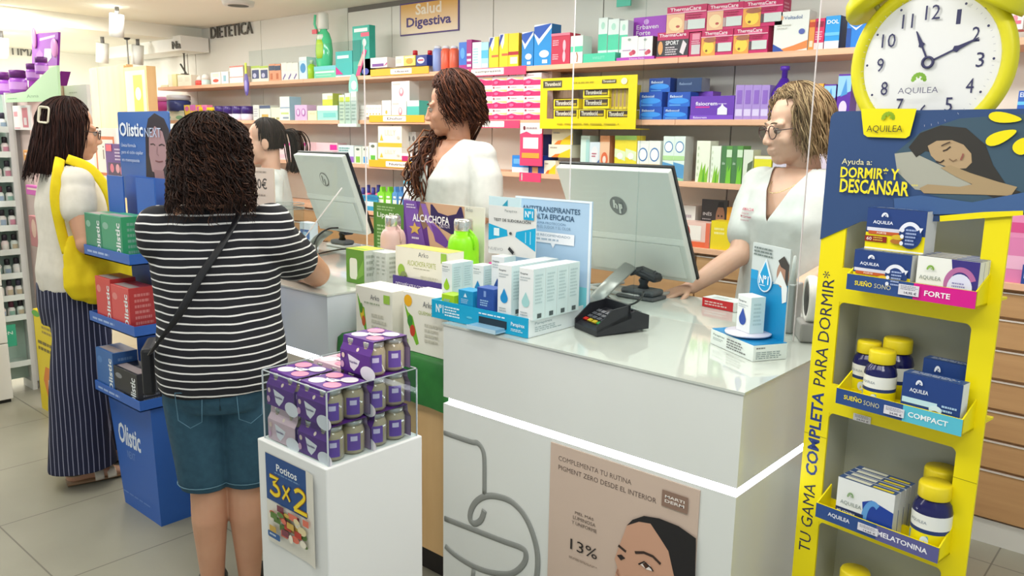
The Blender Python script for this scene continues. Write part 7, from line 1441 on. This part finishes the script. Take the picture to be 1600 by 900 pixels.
for s in (-1, 1):
    b = MB(); b.tube([(s*.070+.085*math.cos(R(k*15)), .085*math.sin(R(k*15)), .445) for k in range(24)], .0016, '#5d8496', 5, closed=True); b.build('hem_stitching', so, label='paler hem seam')
    b = MB(); b.tube([(s*.05, -.160, .795), (s*.055, -.158, .70), (s*.09, -.150, .68), (s*.125, -.140, .705), (s*.130, -.142, .795), (s*.05, -.160, .795)], .0016, '#4c7488', 5); b.build('back_pocket', so, label='pocket outlined by paler seams')
b = MB(); b.tube([(0, -.153, .835), (0, -.158, .78), (0, -.150, .73)], .002, '#1c3a4a', 5)
b.build('centre_seam', so)
for q, s in enumerate((-1, 1)):
    c = MB(); c.tube([(s*.062, -.052, .042), (s*.062, .02, .046), (s*.068, .10, .036), (s*.070, .155, .024)], [(.036, .034), (.044, .040), (.050, .030), (.042, .02)], '#17181a', 16, side=(1, 0, 0)); c.tube([(s*.062, -.062, .009), (s*.066, .05, .009), (s*.071, .168, .009)], [(.04, .009), (.05, .009), (.044, .009)], '#c9c6be', 16, side=(1, 0, 0)); c.build('shoe', t, label='black shoe with a pale sole')
H1 = Hair(hA, (.110, .116, .106), (0, -.03, .035), 62, -.160, 1.13, .30, 1.15); b = MB(); hm = hmats('#23140f', '#301c14', '#40271b', '#1a0f0c')
H1.shell(b, hm[0], .96); H1.strands(b, hm, 1250, .0085, 4.2, .0023, 11, (.92, 1.10), 24, (0, .6), .2); b.build('hair', t, label='dark brown curly shoulder-length hair')
t2 = thing('crossbody_bag', 'black crossbody bag strap running over the striped shirt', 'bag', t.location, t.rotation_euler.z); t2.scale = t.scale
b = MB(); sp_ = [(.075, -.03, 1.385), (.085, -.085, 1.355), (.04, -.142, 1.27), (-.03, -.164, 1.17), (-.10, -.166, 1.05), (-.165, -.13, .96), (-.205, -.04, .90), (-.20, .06, .90)]
b.tube([tuple(p) for p in smoothpts(sp_, 5)], [(.012, .004)]*36, '#1c1c20', 8, side=(.8, 0, .6)); b.build('strap', t2)
sp2 = [(.075, -.03, 1.385), (.07, .05, 1.36), (.0, .165, 1.22), (-.10, .19, 1.08), (-.19, .12, .93), (-.20, .06, .90)]; b = MB(); b.tube([tuple(p) for p in smoothpts(sp2, 4)], .005, '#1c1c20', 6); b.build('strap', t2)
b = MB(); b.box(-.245, .02, .74, -.205, .19, .90, mt('#1e1e22', .5), .012); b.build('pouch', t2)
# ================= woman with the yellow bag
t, Iv = person('woman in a pale T-shirt and striped navy trousers with a yellow bag, facing right', -3.745, 1.385, 80, 1.03)
W = lambda x, y, z: Iv @ V((x, y, z))
hA = headA(-3, -8)
el = V((.262, -.005, 1.06)); wr = V((.185, .18, 1.04)); elL = V((-.2, -.0, 1.07)); wrL = V((-.12, .2, 1.08))
b = MB(); torso(b, 1.06); neck(b, hA, .054); head_parts(b, hA); legs(b, 1.0, .085, (.02, -.06))
limb(b, [(.16, -.01, 1.30), (.215, -.015, 1.19), el, (el+wr)/2, wr], [.054, .052, .044, .040, .027]); hand(b, wr, wr-el, (0, 0, 1), thumb=-1)
limb(b, [(-.16, -.01, 1.30), (-.19, -.01, 1.19), elL, (elL+wrL)/2, wrL], [.054, .050, .042, .038, .027]); hand(b, wrL, wrL-elL, (0, 0, 1))
remesh(b, .0055, 3, 'body', t, SK1, mats=[SK1, LIP], post=lambda bm: lips(bm, hA)); eyes(hA, t)
TEE = mottled('tee_cotton', '#d3cdbf', '#ddd7ca', 25, .9, bmp=.05)
b = MB(); b.tube([(0, -.005, .845), (0, -.006, .92), (0, 0, 1.03), (0, .005, 1.12), (0, .006, 1.2), (0, -.004, 1.27), (0, -.014, 1.325), (0, -.016, 1.365)], [(.188, .150), (.192, .152), (.180, .138), (.182, .138), (.182, .140), (.185, .120), (.155, .095), (.085, .075)], TMAT, 32, side=(1, 0, 0))
for s in (-1, 1): b.ell((s*.07, .08, 1.18), (.07, .06, .07), TMAT); b.ell((s*.165, -.008, 1.295), (.068, .068, .064), TMAT); a = V((s*.150, -.01, 1.285)); limb(b, [a, V((s*.190, -.014, 1.235)), V((s*.208, -.016, 1.19))], [.070, .069, .066])
remesh(b, .008, 5, 't_shirt', t, TEE, fold=.008, fscale=7)
PIN = stripes('pinstripe', '#1c1f38', '#8f90a4', .0185, .16, (.35, .94), .0012, .9)
b = MB(); b.tube([(0, -.006, .93), (0, -.012, .86), (0, -.012, .78), (0, -.008, .70)], [(.160, .122), (.186, .145), (.190, .150), (.17, .14)], TMAT, 28, side=(1, 0, 0))
for s, f in ((-1, .02), (1, -.06)): b.tube([(s*.09, -.008, .80), (s*.095, f*.4, .62), (s*.098, f*.8, .42), (s*.10, f, .22), (s*.10, f, .075)], [(.102, .115), (.104, .112), (.108, .115), (.115, .125), (.122, .135)], TMAT, 26, side=(1, 0, 0))
remesh(b, .008, 4, 'striped_trousers', t, PIN, fold=.010, fscale=6)
for s, f in ((-1, .02), (1, -.06)):
    c = MB(); c.tube([(s*.085, -.065+f, .012), (s*.09, .05+f, .012), (s*.095, .165+f, .011)], [(.038, .012), (.046, .012), (.044, .011)], '#8a6a4c', 16, side=(1, 0, 0))
    for y in (.055, .105): c.tube([(s*.09+.05*math.cos(R(k)), y+f, .014+.048*math.sin(R(k))*(1 if y < .08 else .75)) for k in range(0, 181, 15)], [(.004, .019)]*13, '#d9cdb8', 10, side=(1, 0, 0))
    c.tube([(s*.088+.040*math.cos(R(k)), -.035+f+.03*math.sin(R(k)), .05) for k in range(150, 391, 20)], [(.003, .010)]*13, '#b89c7c', 8, side=(0, 0, 1)); c.build('sandal', t, label='beige strapped sandal')
H2 = Hair(hA, (.094, .108, .098), (0, -.026, .035), 68, -.205, .98, .34, 1.35); b = MB(); hm = hmats('#241412', '#2e1a16', '#3a221c', '#1a0f0e')
H2.shell(b, hm[0], .99); H2.strands(b, hm, 800, .005, 1.4, .0026, 4, (.97, 1.05), 20, (0, .4), .10); b.build('hair', t, label='long dark brown hair')
b = MB(); Tc = hA @ frame((.062, -.118, .045), (.75, .66, 0), (0, 0, 1)); fr_ = rrect(-.022, -.03, .022, .03, .008)
b.tube([Tc @ V((x, y, 0)) for x, y in fr_], [(.0065, .004)]*len(fr_), '#d9d0b8', 8, closed=True); b.build('hair_clip', t, label='cream rectangular hair clip')
def glasses(A, root, col, r=.0235, h=.019):
    b = MB(); m_ = mt(col, .3)
    for s in (-1, 1):
        b.tube([A @ V((s*.033+r*math.cos(R(k)), .094-abs(r*math.cos(R(k))*s+.033*1-.033)*.12, .0-.003+h*math.sin(R(k)))) for k in range(0, 360, 15)], .0019, m_, 6, closed=True)
        b.tube([A @ V((s*.056, .092, .004)), A @ V((s*.072, .078, .004)), A @ V((s*.081, .0, .002)), A @ V((s*.080, -.02, -.01))], .0018, m_, 6)
    b.tube([A @ V((-.010, .095, .003)), A @ V((0, .098, .006)), A @ V((.010, .095, .003))], .0017, m_, 6); b.build('eyeglasses', root, label='dark rimmed glasses')
glasses(hA, t, '#2a2220')
# yellow tote bag
tb = thing('tote_bag', 'yellow cloth bag hanging from the shoulder of the woman in striped trousers', 'bag', t.location, t.rotation_euler.z); tb.scale = t.scale
YC = mottled('yellow_cloth', '#e0c400', '#ecd40e', 18, .8, bmp=.15)
b = MB(); b.tube([(.205, .02, 1.10), (.21, .03, 1.04), (.215, .04, .97), (.22, .05, .90), (.22, .055, .84), (.215, .055, .805)], [(.09, .010), (.115, .018), (.135, .030), (.145, .040), (.125, .038), (.07, .018)], TMAT, 24, side=(0, 1, 0))
remesh(b, .007, 4, 'bag_body', tb, YC, fold=.014, fscale=11)
for y, pts in ((0, [(.14, -.055, 1.39), (.185, -.075, 1.34), (.205, -.095, 1.24), (.205, -.085, 1.12), (.21, -.07, 1.02)]), (1, [(.14, -.03, 1.39), (.18, .045, 1.35), (.20, .10, 1.25), (.205, .115, 1.12), (.21, .12, 1.03)])):
    b = MB(); q = [tuple(p) for p in smoothpts(pts, 5)]; b.tube(q, [(.006, .020)]*len(q), YC, 10, side=(1, 0, 0)); b.build('handle', tb)
# ================= curly-haired pharmacist
t, Iv = person('curly-haired woman pharmacist in a white tunic behind the bench, looking left', -2.73, 2.72, 262, 1.08, .062)
hA = headA(-42, -10, hs=1.0)
b = MB(); torso(b, 1.0); neck(b, hA, .052); head_parts(b, hA); legs(b, .95)
for s in (-1, 1):
    el = V((s*.215, .01, 1.06)); wr = V((s*.15, .17, .93)); limb(b, [(s*.165, -.01, 1.30), (s*.20, -.005, 1.18), el, (el+wr)/2, wr], [.052, .048, .040, .036, .025]); hand(b, wr, wr-el, (0, 0, 1), thumb=-s)
remesh(b, .0048, 3, 'body', t, SK2, mats=[skin_mat('skin_tan', '#bb8668', '#c69276'), LIP], post=lambda bm: lips(bm, hA)); eyes(hA, t, look=-14)
def tunic(b, w=1.0):
    b.tube([(0, -.004, .80), (0, -.004, .88), (0, 0, 1.0), (0, .004, 1.1), (0, .010, 1.19), (0, -.002, 1.27), (0, -.012, 1.32), (0, -.016, 1.362)], [(.195*w, .150*w), (.198*w, .152*w), (.178*w, .132*w), (.178*w, .132*w), (.184*w, .140*w), (.184*w, .118*w), (.155*w, .093), (.098, .080)], TMAT, 32, side=(1, 0, 0))
    for s in (-1, 1): b.ell((s*.07, .082, 1.185), (.07*w, .06*w, .07*w), TMAT); b.ell((s*.168, -.008, 1.298), (.066, .066, .062), TMAT); limb(b, [(s*.150, -.008, 1.287), (s*.197, -.004, 1.20), (s*.214, .004, 1.10)], [.075, .074, .071])
b = MB(); tunic(b, 1.05); remesh(b, .007, 4, 'white_tunic', t, LINEN, post=vcut(1.185, 1.375, .088, 0, 1.366), fold=.006, fscale=8, thick=.003)
H3 = Hair(hA, (.106, .122, .112), (0, -.030, .04), 80, -.085, .96, .30, 1.05); b = MB(); hm = hmats('#3a2018', '#4e2c1e', '#663a26', '#2c1812')
H3.shell(b, hm[0], .93); H3.strands(b, hm, 900, .008, 3.6, .0023, 21, (.93, 1.09), 22, (0, .55), .16)
rr = random.Random(9); hm2 = hmats('#4a2c1e', '#6a4028', '#8a5838', '#3a2218')
A0_ = hA @ V((.0, -.10, -.07))
tail = [A0_, V((.06, -.06, 1.365)), V((.095, .02, 1.35)), V((.095, .09, 1.28)), V((.085, .13, 1.20)), V((.088, .135, 1.12))]
tp = smoothpts(tail, 6)
for q in range(190):
    off = V((rr.gauss(0, 1), rr.gauss(0, .6), rr.gauss(0, .7))); ph = rr.uniform(0, 6.3); fq = rr.uniform(3, 5.5); n_ = len(tp); end = rr.randint(int(n_*.78), n_); P = []
    for j in range(end):
        u = j/(n_-1); wd2 = .016+.042*u*(1.25-u*.75)*1.15; e = .012*min(1, u*3); P.append(tp[j]+off*wd2+V((math.cos(ph+fq*u*6.28)*e, math.sin(ph+fq*u*6.28)*e, math.sin(ph*2+fq*u*6.28)*e)))
    b.tube(P, [.0034]*(len(P)-3)+[.0028, .002, .001], rr.choice(hm if rr.random() > .3+.4*off.length/3 else hm2), 5)
b.build('hair', t, label='brown curly hair tied in a tail over one shoulder')
b = MB(); b.box(-3.35, 2.62, 0, -2.1, 3.1, .083, mt('#8a7a66', .6), .004); b.build('standing_platform', None, (0, 0, 0), 0, 'low wooden platform under the curly-haired pharmacist', 'platform')
# ================= fair-haired pharmacist with glasses
t, Iv = person('fair-haired woman pharmacist with glasses in a white tunic, hand on the front counter', -1.165, 2.93, 256, 1.07)
W = lambda x, y, z: Iv @ V((x, y, z))
hA = headA(-24, -9, (0, .005, 1.365))
wr = W(-1.45, 2.69, 1.012); el = W(-1.325, 2.81, 1.135); sh_ = V((.165, 0, 1.30))
b = MB(); torso(b, 1.03); neck(b, hA, .055); head_parts(b, hA); legs(b, 1.0)
limb(b, [sh_, (sh_+el)/2, el, (el+wr)/2, wr], [.054, .050, .042, .038, .027]); hand(b, wr, W(-1.50, 2.61, .985)-wr, W(-1.45, 2.69, 2)-wr, curl=.25, thumb=-1)
el2 = V((-.225, .03, 1.06)); wr2 = V((-.16, .20, .99)); limb(b, [(-.165, 0, 1.30), (-.205, .0, 1.18), el2, (el2+wr2)/2, wr2], [.054, .050, .042, .038, .027]); hand(b, wr2, wr2-el2, (0, 0, 1))
remesh(b, .0048, 3, 'body', t, SK2, mats=[SK2, LIP], post=lambda bm: lips(bm, hA)); eyes(hA, t, '#5a5a50', '#6a5540', look=-12); glasses(hA, t, '#4a2f28', .0255, .0215)
b = MB(); b.tube([(0, .004, .80), (0, 0, .88), (0, 0, 1.0), (0, .004, 1.1), (0, .012, 1.19), (0, 0, 1.27), (0, -.008, 1.32), (0, -.012, 1.36)], [(.205, .160), (.208, .162), (.195, .150), (.196, .150), (.200, .155), (.196, .128), (.160, .098), (.100, .082)], TMAT, 32, side=(1, 0, 0))
for s in (-1, 1): b.ell((s*.075, .088, 1.18), (.078, .066, .078), TMAT); b.ell((s*.165, -.004, 1.295), (.070, .070, .066), TMAT)
a = V((.152, 0, 1.285)); limb(b, [a, a+(el-a)*.35+V((.01, 0, 0)), a+(el-a)*.66+V((.004, 0, 0))], [.076, .077, .074]); limb(b, [(-.152, 0, 1.285), (-.20, 0, 1.19), (-.216, .012, 1.11)], [.076, .076, .074])
tn = remesh(b, .007, 4, 'white_tunic', t, LINEN, post=vcut(1.185, 1.38, .085, 0, 1.362), fold=.006, fscale=8, thick=.003)
b = MB()
for k, (s_, z_, w_, h_, c_) in enumerate((('FARMACIA', 1.215, .072, .0095, '#c0506a'), ('Lázaro', 1.203, .04, .007, '#c0506a'), ('Y Mª Carmen', 1.191, .066, .008, '#b03050'), ('Laboratorio', 1.180, .05, .006, '#c0506a'))):
    vs, fs, _ = text_geo(s_, 1 if k in (0, 2) else 0); P = []
    for x, y in vs:
        X_ = .100-(x-.5)*w_+0; Z_ = z_+y*h_; fx = (X_-.075)/.078; fz = (Z_-1.18)/.078; Y_ = .088+.066*math.sqrt(max(.05, 1-fx*fx-fz*fz))+.011; P.append((X_, Y_, Z_))
    b.add(P, [f[::-1] for f in fs], c_)
b.build('embroidery', tn, label='red embroidered lettering')
H4 = Hair(hA, (.096, .112, .104), (0, -.026, .04), 70, -.105, 1.06, .26, 1.08); b = MB(); hm = hmats('#7d6448', '#8f7453', '#a08663', '#6a523a')
H4.shell(b, hm[0], .96); H4.strands(b, hm, 850, .006, 2.2, .0023, 31, (.95, 1.07), 20, (0, .45), .14); b.build('hair', t, label='short wavy fair brown hair')
b = MB(); b.tube([(.062*math.cos(R(k)), .012+.085*max(0, math.sin(R(k)))+.05*math.sin(R(k)), 1.355-.075*max(0, math.sin(R(k)))) for k in range(-30, 211, 15)], .0012, mt('#d9c48a', .25, metal=.8), 6); b.build('necklace', t, label='thin gold necklace')
# ================= pharmacist with the ponytail
t, Iv = person('dark-haired pharmacist with a ponytail in white behind the back counter, looking left', -3.91, 2.46, 236, 1.0)
hA = headA(0, -6)
b = MB(); torso(b, .95); neck(b, hA, .05); head_parts(b, hA); legs(b, .95)
for s in (-1, 1):
    el = V((s*.21, .03, 1.06)); wr = V((s*.12, .22, 1.08)); limb(b, [(s*.155, -.01, 1.30), (s*.19, 0, 1.18), el, (el+wr)/2, wr], [.05, .046, .038, .034, .025]); hand(b, wr, wr-el, (0, 0, 1), thumb=-s)
remesh(b, .0055, 3, 'body', t, SK2, mats=[SK2, LIP], post=lambda bm: lips(bm, hA)); eyes(hA, t)
b = MB(); tunic(b, .96); remesh(b, .007, 4, 'white_tunic', t, LINEN, post=vcut(1.22, 1.375, .07, 0, 1.366), fold=.005, fscale=8, thick=.003)
H5 = Hair(hA, (.081, .099, .09), (0, -.024, .038), 88, -.045, .82, .40, .9); b = MB(); hm = hmats('#241a18', '#2e221e', '#1c1413')
H5.shell(b, hm[0], 1.0); H5.strands(b, hm, 260, .001, 1, .0026, 41, (.99, 1.03), 16, (0, .3), .05)
rr = random.Random(4); p0_ = hA @ V((0, -.115, .045)); tp = smoothpts([p0_, p0_+V((0, -.04, -.005)), p0_+V((0, -.062, -.07)), p0_+V((0, -.06, -.15)), p0_+V((0, -.045, -.215))], 5)
for q in range(110):
    off = V((rr.gauss(0, 1), rr.gauss(0, 1), rr.gauss(0, .3))); n_ = len(tp)
    b.tube([tp[j]+off*(.008+.014*math.sin(min(1, j/n_*1.3)*2.6)) for j in range(n_)], [.003]*(n_-2)+[.002, .001], rr.choice(hm), 5)
b.build('hair', t, label='dark hair tied in a ponytail')
